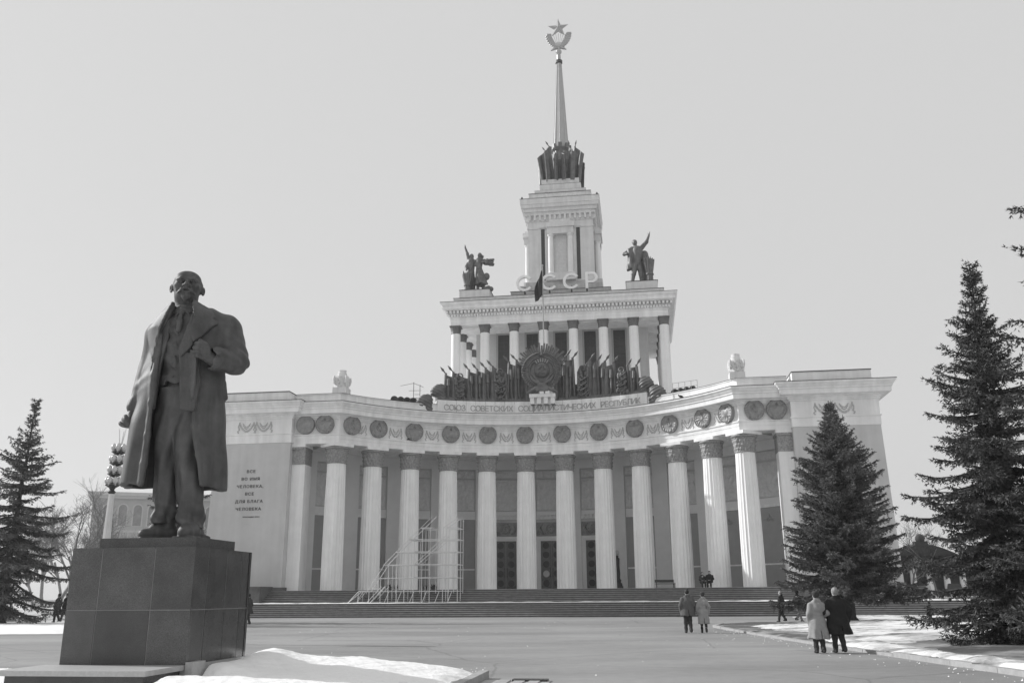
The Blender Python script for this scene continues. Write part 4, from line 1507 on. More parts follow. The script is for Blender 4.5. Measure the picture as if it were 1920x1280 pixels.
for x in (-4.10, -.98, 1.78, 3.69):
    sp_.box(x - .10, x + .10, -.10, .10, 0, .68)
    sp_.tube([(x, .1, 1.2), (x, 1.6, .05)], .05, 5)
sp_.box(-5.0, 4.9, -.05, .05, .10, .2)
sp_.build('letter_bracket', M['dark'], L)

# --- flag on its pole behind the emblem
fl = on_building('flag_pole', .12, -.55, 20.08)
tag(fl, 'tall thin flagpole behind the round emblem with a limp dark flag', 'flagpole')
MB().tube([(0, 0, 0), (0, 0, 8), (0, 0, 14.35)], [.075, .06, .045], 8).ball((0, 0, 14.4), .1, 8, 5).build('pole', M['frame'], fl)
def flag_verts():
    nx, nz = 10, 14
    vs, fs = [], []
    for j in range(nz + 1):
        v = j / nz
        for i in range(nx + 1):
            u = i / nx
            wid = .22 + .75 * math.sin(min(1, v * 1.5) * math.pi / 2) 
            x = -.04 - u * wid * (1 - .25 * v)
            z = 14.15 - 3.0 * v - u * .95 * (1 - .2 * v)
            y = .16 * math.sin(u * 9 + v * 2) * (.4 + u)
            vs.append((x, y, z))
    for j in range(nz):
        for i in range(nx):
            a = j * (nx + 1) + i
            fs.append((a, a + 1, a + nx + 2, a + nx + 1))
    return vs, fs
v_, f_ = flag_verts()
fo = MB().add(v_, f_).build('flag', M['flag'], fl, 180)
md = fo.modifiers.new('thickness', 'SOLIDIFY'); md.thickness = .02

# --- roof sculpture groups
def fig_parts(S, segs, k=.1):
    for a, b_, ra, rb in segs:
        S.cap(a, b_, ra * 1.14, rb * 1.14, k)
def sheaf_mesh(parent, x, y, r0, r1, h, seed, mat):
    r_ = random.Random(seed)
    b = MB()
    for i in range(44):
        t = r_.uniform(0, 6.28); q = math.sqrt(r_.random())
        b.tube([(x + .9 * r0 * q * math.cos(t), y + .9 * r0 * q * math.sin(t), 0),
                (x + .75 * r0 * q * math.cos(t), y + .75 * r0 * q * math.sin(t), h * .33),
                (x + r1 * q * math.cos(t), y + r1 * q * math.sin(t), h * r_.uniform(.8, .95)),
                (x + 1.2 * r1 * q * math.cos(t), y + 1.2 * r1 * q * math.sin(t), h * r_.uniform(.92, 1.06))], [.07, .07, .15, .03], 5)
    b.lathe([(r0 * .9, 0), (r0 * .82, h * .33), (r1 * .9, h * .85), (r1 * .6, h * .93)], 14, (x, y, 0))
    b.lathe([(r0 * .9, 0), (r0 * 1.02, .06), (r0 * 1.02, .22), (r0 * .9, .28)], 14, (x, y, h * .30))
    return b.build('wheat_sheaf', mat, parent, 50)
g1 = on_building('statue_group', -10.45, 19.4, 38.72)
tag(g1, 'bronze group of two figures, one arm raised, beside a wheat sheaf, left roof corner', 'statue', 'bronze groups on the portico roof')
MB().box(-1.75, 1.75, -1.2, 1.2, 0, .14).build('statue_base', M['bronze_far'], g1)
S = SDF((-2.2, -1.3, .05), (1.9, 1.3, 7.0), .06)
# man
fig_parts(S, [((-.85, .25, 2.9), (-.75, .2, 4.35), .42, .46), ((-.95, .3, .1), (-.9, .3, 1.4), .2, .24), ((-.9, .3, 1.4), (-.85, .3, 2.9), .26, .34),
              ((-.45, .5, .1), (-.5, .45, 1.5), .2, .24), ((-.5, .45, 1.5), (-.7, .3, 2.9), .26, .32),
              ((-1.02, .15, 4.5), (-1.2, -.05, 5.4), .22, .16), ((-1.2, -.05, 5.4), (-1.5, -.15, 6.3), .16, .10),
              ((-.6, .15, 4.3), (-.1, .1, 4.35), .25, .2), ((-.7, .1, 4.5), (-.66, .05, 4.8), .18, .16), ((-1.1, .1, 4.2), (-1.35, -.25, 3.5), .2, .16), ((-1.35, -.25, 3.5), (-1.2, -.6, 3.0), .15, .12)])
S.ell((-.65, 0, 5.02), (.28, .33, .36), k=.05)
S.cap((-1.5, -.15, 6.3), (-1.53, -.18, 6.62), .09, .05, .04)
S.cap((-1.48, -.15, 6.35), (-1.38, -.2, 6.5), .05, .03, .03)
# woman
fig_parts(S, [((.34, -.1, 3.4), (.40, -.05, 4.35), .32, .42), ((.42, 0, 4.4), (.43, 0, 4.75), .15, .14), ((.75, -.05, 4.35), (1.05, -.3, 3.9), .2, .16), ((1.05, -.3, 3.9), (1.5, -.45, 4.0), .15, .12),
              ((.05, -.05, 4.3), (-.15, -.2, 3.7), .19, .15), ((.15, 0, .1), (.18, .05, 1.3), .15, .2), ((.85, .4, .15), (.75, .3, 1.3), .14, .2)])
S.ell((.42, -.05, 5.08), (.29, .33, .37), k=.05)
S.ell((.70, .2, 4.98), (.2, .25, .24), k=.06)
def skirt(x, y, z):
    t = np.clip((3.45 - z) / 2.4, 0, 1)
    cx = .32 + .28 * t; r = .34 + .58 * t
    th = np.arctan2(y + .0 * x, x - cx)
    rr = r * (1 + .07 * np.sin(9 * th + 3 * z))
    d = np.sqrt((x - cx) ** 2 + (1.25 * y) ** 2) - rr
    return np.maximum(np.maximum(d, 1.05 + .12 * np.sin(3 * th) - z), z - 3.5)
S.fn(skirt, (-.8, -1, .9), (1.7, 1, 3.6), .12)
S.build('figures', M['bronze_far'], g1)
sheaf_mesh(g1, -1.1, -.55, .45, .72, 2.55, 4, M['bronze_far'])
hs2 = MB()
r_ = random.Random(8)
for i in range(60):
    u = r_.random()
    hs2.ball((.95 + 1.25 * u, -.45 + r_.uniform(-.25, .25), 4.0 - .1 * u + r_.uniform(-.36, .36) * (.7 + .5 * u)), r_.uniform(.12, .2), 6, 4, (1.5, 1, .8))
MB().ball((1.28, .1, 2.2), .42, 10, 7, (1, .8, 1.2)).build('scarf_end', M['bronze_far'], g1, 60)
hs2.build('held_sheaf', M['bronze_far'], g1, 60)
mb = MB()
for q in range(6): mb.ball((1.25 + .12 * q, -.3 + .2 * (q % 3), .38 + .1 * (q % 2)), .34, 8, 6)
mb.build('grain_sack', M['bronze_far'], g1, 60)

g2 = on_building('statue_group', 10.45, 19.4, 38.72)
tag(g2, 'bronze striding man with arm flung up and a draped coat, right roof corner', 'statue', 'bronze groups on the portico roof')
MB().box(-1.6, 1.75, -1.2, 1.2, 0, .14).build('statue_base', M['bronze_far'], g2)
S = SDF((-2.4, -1.3, .05), (1.9, 1.3, 7.3), .06)
fig_parts(S, [((-.42, 0, 2.9), (-.35, -.05, 4.5), .42, .56), ((-.62, .0, 2.7), (-.95, -.15, 1.4), .36, .27), ((-.95, -.15, 1.4), (-1.2, -.05, .2), .26, .2),
              ((-.15, .1, 2.7), (-.02, .1, 1.4), .36, .27), ((-.02, .1, 1.4), (.05, .1, .2), .26, .2), ((-1.2, -.05, .22), (-1.3, -.4, .2), .16, .12), ((.05, .1, .22), (.1, -.3, .2), .16, .12),
              ((.18, 0, 4.85), (.85, -.15, 5.55), .27, .2), ((.85, -.15, 5.55), (1.18, -.25, 6.4), .19, .12), ((-.55, 0, 4.95), (-.62, -.05, 5.3), .2, .18),
              ((-1.0, 0, 4.75), (-1.65, .15, 4.35), .3, .24), ((-1.65, .15, 4.35), (-2.0, -.1, 4.1), .24, .2), ((-2.0, -.1, 4.1), (-1.6, -.5, 4.0), .18, .15)], .12)
S.ell((-.62, -.06, 5.58), (.30, .36, .42), rotm(-.2, 0, .3), .05)
S.ell((-.68, .06, 5.72), (.31, .33, .30), None, .05)
S.cap((1.18, -.25, 6.4), (1.32, -.3, 6.85), .1, .05, .04)
S.cap((1.15, -.25, 6.5), (1.0, -.3, 6.7), .05, .03, .03)
def drape(x, y, z):
    t = np.clip((4.7 - z) / 2.6, 0, 1)
    cx = -1.15 - .15 * t
    d = np.sqrt(((x - cx) / (.42 + .02 * t)) ** 2 + ((y - .1) / .5) ** 2) - 1 - .12 * np.sin(9 * x + 2 * z)
    return np.maximum(np.maximum(d * .42, 2.15 + .35 * (x + 1.1) - z), z - 4.8)
S.fn(drape, (-1.9, -.7, 2.0), (-.5, .8, 4.9), .08)
# second figure behind
fig_parts(S, [((.45, .6, 2.6), (.5, .55, 4.2), .36, .42), ((.4, .6, .1), (.42, .6, 2.6), .25, .34), ((.75, .5, 4.15), (.95, .1, 3.4), .2, .16), ((.95, .1, 3.4), (.6, -.25, 3.3), .15, .12)], .12)
S.build('figures', M['bronze_far'], g2)
sheaf_mesh(g2, 1.03, -.45, .50, .62, 3.2, 9, M['bronze_far'])

# --- carved stone finials on the salient corners of the parapet
def finial_mesh():
    b = MB()
    b.box(-.66, .66, -.66, .66, 0, .55)
    def lf(t, r, z): return r * (1 + .10 * math.sin(8 * t + z * 6) + .05 * math.sin(23 * t) * math.sin(z * 14))
    b.lathe([(.60, .55), (.66, .8), (.60, 1.0), (.68, 1.25), (.62, 1.4), (.64, 1.62), (.45, 1.66)], 48, fn=lf)
    b.lathe([(.44, 1.62), (.42, 1.85), (.44, 1.95)], 20)
    b.lathe([(.44, 1.95), (.36, 2.0), (.36, 2.1), (.38, 2.24), (.30, 2.27)], 20)
    for q in range(4):
        t = math.pi / 4 + q * math.pi / 2
        T = Matrix.Rotation(t, 4, 'Z')
        b.plate([(.50, .9), (.86, 1.0), (.95, 1.25), (.90, 1.62), (.78, 1.66), (.70, 1.5), (.50, 1.45)], -.09, .09, T)
        for z in (1.0, 1.2, 1.4): b.ball(tuple(T @ Vector((.78, 0, z))), .13, 6, 5)
    for q in range(40):
        t = q * 2.4; z = .62 + q * .025
        b.ball((.62 * math.cos(t), .62 * math.sin(t), z), .10, 6, 4)
    return b.mesh('carved_finial')
fmesh = finial_mesh()
for s, lbl in ((-1, 'carved pale stone finial on the parapet, left of the tower near the antenna'), (1, 'carved pale stone finial on the parapet, right of the tower above two medallions')):
    p = B2W(s * 17.95, E0 - .15, 19.66)
    o = link_mesh('carved_finial', fmesh, M['tower'], None, 40 if s < 0 else None, p, (0, 0, -TH))
    tag(o, lbl, 'finial', 'carved finials on the parapet corners')

# --- loudspeakers, antenna, railing
def horn_mesh():
    b = MB()
    prof = [(.08, -.55), (.12, -.3), (.22, -.1), (.36, .02), (.42, .06)]
    n = 18
    vs, fs = [], []
    for (r, y) in prof + [(.38, .05), (.1, -.25)]:
        vs += [(r * math.cos(2 * math.pi * j / n), -y, .5 + r * math.sin(2 * math.pi * j / n)) for j in range(n)]
    k = len(prof) + 2
    for i in range(k - 1):
        fs += [(i * n + j, i * n + (j + 1) % n, (i + 1) * n + (j + 1) % n, (i + 1) * n + j) for j in range(n)]
    fs.append(tuple(range(n))); fs.append(tuple(range((k - 1) * n, k * n)))
    b.add(vs, fs)
    b.box(-.06, .06, .15, .28, 0, .42)
    b.box(-.2, .2, .05, .4, 0, .05)
    return b.mesh('loudspeaker')
hm = horn_mesh()
ordn = ['outermost', 'second outermost', 'third', 'innermost']
for s in (-1, 1):
    for i in range(4):
        x = (-14.25 + i * .54) if s < 0 else (14.4 - i * .54)
        a = math.asin(x / (RA + .6))
        xx, yy = arc(a, -.6)
        o = link_mesh('loudspeaker', hm, M['dark'], None, 40 if (i == 0 and s < 0) else None, B2W(xx, yy, 19.50 if s < 0 else 19.40), (0, 0, -TH - a))
        tag(o, 'dark round horn loudspeaker on the roof, %s of four %s' % (ordn[i], 'below the antenna' if s < 0 else 'behind the roof railing'), 'loudspeaker', 'roof loudspeakers')
    a = math.asin((-13.4 if s < 0 else 13.6) / (RA + .6))
    xx, yy = arc(a, -.6)
    o = MB().box(-1.6, 1.6, -.5, .5, -.85 if s < 0 else -.95, 0).build('equipment_shelf', M['slab'], None, None, B2W(xx, yy, 19.50 if s < 0 else 19.40), (0, 0, -TH - a))
    tag(o, 'low roof shelf under four loudspeakers, %s' % ('antenna side' if s < 0 else 'railing side'), 'shelf')
an = on_building('antenna', -12.75, -2.6, 18.5)
tag(an, 'thin rooftop aerial mast with cross rods above the loudspeakers', 'antenna')
MB().tube([(0, 0, 0), (0, 0, 3.6)], .03, 6).tube([(.62, .1, 0), (.62, .1, 3.35)], .028, 6).build('mast', M['dark'], an)
for (p, q) in (((-1.35, 0, 3.28), (0, 0, 3.5)), ((0, 0, 3.5), (.95, .2, 3.1)), ((-.5, 0, 2.75), (.75, .1, 2.75)), ((-1.4, 0, 2.0), (.6, .1, 2.0)), ((0, 0, 1.9), (1.3, .3, 2.2)), ((.1, 0, 2.35), (.62, .1, 2.35))):
    MB().tube([p, q], .02, 5).build('aerial_rod', M['dark'], an)
rl = on_building('roof_railing', 13.6, -4.6, 18.5)
tag(rl, 'thin white roof railing behind the right hand loudspeakers', 'railing')
r1 = MB()
for q in range(5):
    x = -1.05 + q * .55
    r1.tube([(x, -.55 * q * .5, 0), (x, -.55 * q * .5, 2.05)], .025, 5)
r1.build('post', M['frame'], rl)
for z in (1.55, 2.03):
    MB().tube([(-1.05, 0, z), (1.15, -1.1, z)], .022, 5).build('rail', M['frame'], rl)

# --- two birds
def bird(name, p, rz, label):
    S = SDF((-.2, -.12, -.02), (.24, .12, .32), .014)
    S.ell((0, 0, .14), (.15, .075, .08), rotm(0, -.35, 0), .02)
    S.ell((.13, 0, .23), (.045, .04, .045), None, .03)
    S.cap((-.1, 0, .1), (-.2, 0, .05), .045, .02, .03)
    S.cap((.16, 0, .23), (.20, 0, .22), .014, .005, .01)
    S.cap((.0, .03, .1), (.01, .03, 0), .012, .01, .01)
    S.cap((.0, -.03, .1), (.01, -.03, 0), .012, .01, .01)
    o = S.build(name, M['hair_dark'], None, 180, p, (0, 0, rz))
    o.scale = (1.5, 1.5, 1.5)
    tag(o, label, 'bird', 'birds on the pavilion')
bird('pigeon', B2W(*arc(-13.0 / RA * 1.06, .90), 15.88), 0.4, 'small dark bird perched on the architrave left of the centre')
bird('pigeon', B2W(*arc(.66, 1.4), 18.78), 2.6, 'small dark bird perched on the cornice near the railing')

# --- lamp standard by the doors, planters, crates on the terrace
lp = on_building('terrace_lamp', 6.65, .6, ZT)
tag(lp, 'dark ornate lamp standard with a pale globe beside the right hand door', 'street lamp')
MB().box(-.5, .5, -.5, .5, 0, .25).lathe([(.46, .25), (.40, .5), (.30, .6), (.34, .8), (.24, .95)], 12).build('base', M['dark'], lp, 40)
MB().lathe([(.22, .95), (.24, 1.4), (.20, 2.1), (.22, 2.7), (.26, 2.75), (.16, 2.85), (.10, 2.95), (.20, 3.05)], 14, fn=lambda t, r, z: r * (1 + .06 * math.cos(8 * t))).build('shaft', M['dark'], lp, 40)
MB().ball((0, 0, 3.3), .24, 14, 10).build('globe', M['lampglass'], lp, 60)
for i, (x, y, w, lbl) in enumerate(((-14.15, -4.3, .5, 'dark box of plants behind the white stand, leftmost'), (-13.45, -4.1, .5, 'dark box of plants behind the white stand, second from left'),
                                    (-11.2, -2.2, .5, 'dark box of plants at the foot of the third column, nearer the stand'), (-10.55, -1.9, .5, 'dark box of plants at the foot of the third column, nearer the doors'))):
    e = on_building('planter', x, y, ZT)
    tag(e, lbl, 'planter', 'dark planters on the terrace')
    MB().hexa([(-w / 2 + .04, -.2, 0), (w / 2 - .04, -.2, 0), (w / 2 - .04, .2, 0), (-w / 2 + .04, .2, 0)], [(-w / 2, -.24, .34), (w / 2, -.24, .34), (w / 2, .24, .34), (-w / 2, .24, .34)]).build('box', M['dark'], e)
    r_ = random.Random(i)
    pl = MB()
    for q in range(16):
        t = r_.uniform(0, 6.28); rr = r_.uniform(.02, .22)
        pl.tube([(rr * math.cos(t), rr * .7 * math.sin(t), .32), (rr * 1.3 * math.cos(t), rr * math.sin(t), .40 + r_.uniform(.0, .16))], [.05, .015], 4)
    tag(pl.build('dry_plant', M['trunk'], e), kind='stuff')
bn_ = on_building('bench', 10.95, -4.1, ZT)
tag(bn_, 'low dark bench against the porch wall between two columns', 'bench')
MB().box(-.9, .9, -.2, .2, .36, .42).build('seat', M['dark'], bn_)
MB().box(-.9, .9, .17, .21, .5, .74).build('backrest', M['dark'], bn_)
for s in (-1, 1):
    MB().box(s * .75 - .04, s * .75 + .04, -.18, .2, 0, .36).box(s * .75 - .03, s * .75 + .03, .21, .25, 0, .74).build('leg', M['dark'], bn_)

# --- white tubular stand on the landing
sc = on_building('tubular_stand', -10.3, -13.75, ZT / 2)
tag(sc, 'white tubular steel stand with stepped platforms on the landing', 'scaffold')
LV = [.92, 1.97, 3.02, 4.03, 5.02, 5.95]
lefts = [-3.85, -2.4, -1.8, -.75, .30, 1.30]
RX = 4.42
DEPTH = (0.0, 1.25, 2.3)
pr = .028
posts = []
for yi, y in enumerate(DEPTH):
    xs = [lefts[0], -2.95, -2.0, -1.35, -.65, .0, .75, 1.45, 2.1, 3.2, 3.65, RX]
    for x in xs:
        top = max([z for z, l in zip(LV, lefts) if x >= l - .01] + [LV[0]])
        if yi == 1: 
            if x in (-2.0, -.65, .75, 2.1, 3.65): continue
        if x > 2.6 and x < RX and top > LV[3]: top = LV[3] if yi != 0 else LV[4]
        if x == RX: top = 6.8
        if x == 3.2: top = 5.95
        if 1.3 <= x <= 2.6: top = min(top, 5.95)
        MB().tube([(x, y, 0), (x, y, top)], pr, 6).build('post', M['paintpipe'], sc)
    for z, l in zip(LV, lefts):
        xr = RX
        if z == LV[5]:
            MB().tube([(l, y, z), (2.35, y, z)], pr, 6).build('ledger', M['paintpipe'], sc)
            MB().tube([(3.2, y, z), (RX, y, z)], pr, 6).build('ledger', M['paintpipe'], sc)
            continue
        MB().tube([(l, y, z), (xr, y, z)], pr, 6).build('ledger', M['paintpipe'], sc)
for z, l in zip(LV, lefts):
    for x in (l, 0.75 if l < .7 else 2.3, RX):
        if z == LV[5] and x == RX: x = RX
        MB().tube([(x, DEPTH[0], z), (x, DEPTH[2], z)], pr, 6).build('transom', M['paintpipe'], sc)
for z, l in list(zip(LV, lefts))[:6]:
    x1 = min(l + 1.1, 2.35)
    MB().box(.8 if z < LV[4] and z > LV[0] else l, 2.15 if z < LV[4] and z > LV[0] else x1, .05, 1.2, z + .02, z + .07).build('deck_board', M['deck'], sc)
# sloping stair strings and hand rails
for y in (0.0, 1.25):
    for dz in (0.0, .45):
        MB().tube([(-4.75 + (.35 if y else 0), y, 0 if dz == 0 else .0), (lefts[0] + dz * .6, y, LV[0])], pr, 6).build('brace', M['paintpipe'], sc)
    for (za, zb_, la, lb) in ((LV[0], LV[1], -3.1, -2.4), (LV[1], LV[2], -2.4, -1.7), (LV[2], LV[3], -1.75, -.75), (LV[3], LV[4], -.75, .30), (LV[4], LV[5], .30, 1.30), (LV[5], LV[5] + .95, 1.30, 2.30)):
        MB().tube([(la, y, za + .02), (lb, y, zb_ + .02)], pr * .7, 6).build('hand_rail', M['paintpipe'], sc)
        if y == 0: MB().tube([(la + .35, y, za + .02), (lb + .35, y, zb_ + .02)], pr * .7, 6).build('hand_rail', M['paintpipe'], sc)
for y in (0.0, 1.25):
    MB().tube([(-3.15, y, 0), (-1.9, y, LV[0] + .4)], pr, 6).build('brace', M['paintpipe'], sc)
    MB().tube([(-2.9, y + .1, 0), (-1.65, y + .1, LV[0] + .4)], pr, 6).build('brace', M['paintpipe'], sc)
    MB().tube([(.8, y, 3.05), (3.4, y, 5.3)], pr, 6).build('hand_rail', M['paintpipe'], sc)
    MB().tube([(1.1, y, 3.05), (3.2, y, 4.85)], pr, 6).build('hand_rail', M['paintpipe'], sc)
    MB().tube([(3.2, y, 5.95), (RX, y, 6.75)], pr, 6).build('hand_rail', M['paintpipe'], sc)
for q in range(6):
    x = -1.65 + q * 1.05
    MB().tube([(x, 0, 0), (x + .38, 0, LV[0])], pr, 6).build('brace', M['paintpipe'], sc)
# ================================================================== MONUMENT
PA = Vector((-6.03, 17.5, 0))
ux, uy = Vector((math.cos(TH), -math.sin(TH), 0)), Vector((math.sin(TH), math.cos(TH), 0))
PW, PD, PZ0, PZ1, PJ = 2.52, 2.57, .45, 2.57, 1.42
pc = PA - ux * (PW / 2) + uy * (PD / 2)
ped = empty('pedestal', (pc.x, pc.y, 0), -TH)
tag(ped, 'square pedestal of polished dark granite panels under the large statue', 'pedestal')
hx, hy = PW / 2, PD / 2
rq = random.Random(2)
MB().box(-hx + .018, hx - .018, -hy + .006, hy - .006, .02, PZ1 - .02).build('pedestal_core', M['grout'], ped)
G = .009
def panel(x0, x1, y0, y1, z0, z1):
    MB().box(x0, x1, y0, y1, z0, z1).build('granite_panel', M['granite'], ped)
for (z0, z1) in ((PZ0, PJ - G), (PJ + G, PZ1)):
    fx = [-hx, -hx + .25 * PW, -hx + .68 * PW, hx]
    for i in range(3):
        e = rq.uniform(-.003, .003)
        for sgn in (-1, 1):
            ya, yb = sorted((sgn * (hy + e), sgn * (hy - .09)))
            panel(fx[i] + G, fx[i + 1] - (G if i < 2 else 0), ya, yb, z0, z1)
    fy = [-hy + .092, -hy + .24 * PD, -hy + .56 * PD, -hy + .83 * PD, hy - .092]
    for i in range(4):
        e = rq.uniform(-.003, .003)
        for sgn in (-1, 1):
            xa, xb = sorted((sgn * (hx - .012 + e), sgn * (hx - .09)))
            panel(xa, xb, fy[i] + G, fy[i + 1] - G, z0, z1)
MB().box(-hx + .004, hx - .004, -hy + .004, hy - .004, .0, PZ0 - .004).build('pedestal_base', M['slab'], ped)
MB().box(-hx + .02, hx - .02, -hy + .02, hy - .02, PZ1 - .019, PZ1 + .003).build('pedestal_top', M['granite'], ped)
MB().box(-hx + .30, hx - .20, -hy + .40, hy - .45, PZ1 + .004, 2.775).build('statue_plinth', M['granite'], ped)
MB().box(-hx - .28, hx - .02, -hy - 1.38, -hy - .004, .36, .447).build('step_slab', M['slab'], ped)
MB().box(-hx - .16, hx - .10, -hy - 1.26, -hy - .01, .0, .358).build('step_base', M['granite'], ped)
MB().box(hx + .004, hx + .14, -hy - .02, -hy + .5, .0, .50).build('base_course', M['slab'], ped)

# ------------------------------------------------------------------ the bronze man
ST = empty('statue', (-6.95, 19.0, 2.765), 0)
tag(ST, 'tall bronze statue of a bald bearded man in open overcoat on granite pedestal', 'statue')
def lerp_tab(tab):
    zs = np.array([t[0] for t in tab]); vs = [np.array([t[i] for t in tab]) for i in range(1, len(tab[0]))]
    return lambda z: [np.interp(z, zs, v) for v in vs]
COAT = lerp_tab([(.9, -.20, 1.10, .74), (1.1, -.20, 1.09, .74), (2.4, -.22, 1.0, .66), (3.2, -.21, .91, .58), (4.0, -.16, .84, .55), (4.5, -.16, .84, .53), (4.85, -.18, .62, .46), (5.1, -.20, .40, .38)])
def coat_d(x, y, z, off=0.0):
    cx, rx, ry = COAT(z)
    u, v = (x - cx), (y - .05)
    th = np.arctan2(v / ry, u / rx)
    amp = .055 * np.clip((3.3 - z) / 2.2, 0, 1)
    m = 1 + amp * (.7 * np.sin(7 * th + .8) + .5 * np.sin(11 * th + 2 + .4 * z)) / rx
    r = np.sqrt((u / (rx * m)) ** 2 + (v / (ry * m)) ** 2)
    return (r - 1) * np.minimum(rx, ry) * .95 - off
def coat_front(x, z):
    cx, rx, ry = COAT(z)
    return .05 - ry * np.sqrt(np.clip(1 - ((x - cx) / rx) ** 2, .02, 1))
EDL = lerp_tab([(.9, -.62), (1.1, -.60), (2.09, -.60), (3.36, -.62), (4.02, -.62), (4.44, -.60), (4.75, -.47), (5.05, -.40), (5.3, -.40)])
EDR = lerp_tab([(.9, .62), (1.03, .60), (1.53, .50), (2.37, .32), (3.23, .21), (3.66, .15), (4.2, .10), (4.75, .12), (5.05, .02), (5.3, .02)])
def poly2(poly):
    P_ = [np.array(p, float) for p in poly]
    def f(x, z):
        d = None
        sgn = None
        n = len(P_)
        for i in range(n):
            a, b = P_[i], P_[i - 1]
            ex, ez = b[0] - a[0], b[1] - a[1]
            wx, wz = x - a[0], z - a[1]
            t = np.clip((wx * ex + wz * ez) / (ex * ex + ez * ez), 0, 1)
            dd = (wx - ex * t) ** 2 + (wz - ez * t) ** 2
            d = dd if d is None else np.minimum(d, dd)
            c1 = z >= a[1]; c2 = z < b[1]; c3 = ex * wz > ez * wx
            flip = (c1 & c2 & c3) | (~c1 & ~c2 & ~c3)
            sgn = np.where(flip, -1.0, 1.0) if sgn is None else np.where(flip, -sgn, sgn)
        return sgn * np.sqrt(d)
    return f
def plate_fn(poly, thick, lift, rnd=.02):
    pf = poly2(poly)
    def f(x, y, z):
        d2 = pf(x + 0 * z, z + 0 * x)
        yf = coat_front(x, z) - lift
        return np.maximum(d2, np.abs(y - yf) - thick) - rnd
    xs = [p[0] for p in poly]; zs = [p[1] for p in poly]
    return f, (min(xs) - .1, -1.1, min(zs) - .1), (max(xs) + .1, .3, max(zs) + .1)

S = SDF((-1.65, -.95, .95), (1.40, .98, 5.3), .027)
S.fn(lambda x, y, z: np.maximum(coat_d(x, y, z), np.maximum(1.08 - .03 * x + .02 * np.sin(5 * x) - z, z - 5.0)), (-1.5, -.9, .95), (1.2, .95, 5.1))
# shoulders
S.cap((-.40, .12, 4.80), (-.86, .14, 4.46), .25, .26, .15)
S.cap((.08, .12, 4.84), (.66, .12, 4.58), .25, .29, .15)
# hollow inside, open front
S.fn(lambda x, y, z: np.maximum(coat_d(x, y, z, -.10), z - 4.55), (-1.5, -.9, .9), (1.2, .95, 4.6), 0, 's')
def opening(x, y, z):
    xl, = EDL(z); xr, = EDR(z)
    return np.maximum(np.maximum(xl - x, x - xr), y - .12)
S.fn(opening, (-.75, -.95, .9), (.7, .12, 5.3), .03, 's')
# rolled front edges
def edge_pts(E_, zs, lift=.0):
    r = []
    for z in zs:
        x = float(E_(z)[0]); r.append((x, float(coat_front(np.array(x), np.array(z))) - lift, z))
    return r
pl_ = edge_pts(EDL, [4.3, 3.9, 3.4, 2.8, 2.1, 1.5, 1.12], .0)
S.chain(pl_, [.05, .07, .075, .07, .06, .06, .055], .06)
pr_ = edge_pts(EDR, [3.75, 3.3, 2.8, 2.3, 1.7, 1.12], .01)
S.chain(pr_, [.05, .06, .055, .055, .05, .05], .05)
# wide lapels
for poly, th_, li in (([(.02, 5.10), (.13, 4.72), (.11, 4.28), (.16, 4.12), (.30, 4.26), (.56, 4.62), (.40, 4.70), (.50, 4.82), (.24, 5.02)], .035, .06),
                      ([(-.44, 5.05), (-.60, 4.44), (-.66, 4.0), (-.70, 3.7), (-.84, 4.05), (-1.02, 4.52), (-.86, 4.56), (-.90, 4.70), (-.62, 4.92)], .035, .06)):
    f, lo, hi = plate_fn(poly, th_, li)
    S.fn(f, lo, hi, .02)
# collar behind the neck
S.cap((-.42, .12, 5.0), (-.2, .32, 5.06), .10, .11, .08).cap((-.2, .32, 5.06), (.06, .12, 5.03), .11, .10, .08)
# bent arm (viewer's right) and its sleeve
S.cap((.68, .10, 4.56), (.93, .0, 3.86), .29, .285, .08)
S.cap((.95, -.02, 3.80), (.66, -.52, 3.74), .285, .235, .06)
S.cap((.66, -.52, 3.74), (.63, -.55, 3.73), .25, .25, .02)
S.cap((.58, -.60, 3.73), (.42, -.78, 3.72), .20, .20, 0, 's')
# hanging arm (viewer's left)
S.cap((-.88, .12, 4.46), (-1.02, .24, 3.75), .25, .22, .10)
S.cap((-1.02, .24, 3.75), (-1.16, .08, 2.92), .21, .17, .08)
S.cap((-1.16, .08, 2.92), (-1.17, .07, 2.84), .185, .185, .02)
# sleeve wrinkles and cloth folds
X_, Y_, Z_ = S.ax[0][:, None, None], S.ax[1][None, :, None], S.ax[2][None, None, :]
wr_ = (.030 * np.sin(24 * (Z_ + .5 * X_) + 4 * np.sin(3 * Y_)) * np.exp(-((X_ - .95) ** 2 + (Z_ - 3.85) ** 2) / .10)
       + .006 * np.sin(15 * (Z_ - .6 * X_) + 3 * np.sin(4 * Z_)) * np.exp(-((X_ + 1.05) ** 2 + (Z_ - 3.5) ** 2) / .12)
       + .012 * np.sin(6 * X_ + 3 * Z_ + 3 * Y_ + 1.5 * np.sin(2.1 * Z_)) + .008 * np.sin(15 * X_ - 3 * Z_ + 2 + 5 * Y_))
S.F = (S.F + wr_).astype(np.float32)
# coat skirt back corner
S.cap((.66, .1, 3.35), (.74, .1, 3.02), .06, .05, .05)
S.build('overcoat', M['bronze'], ST)

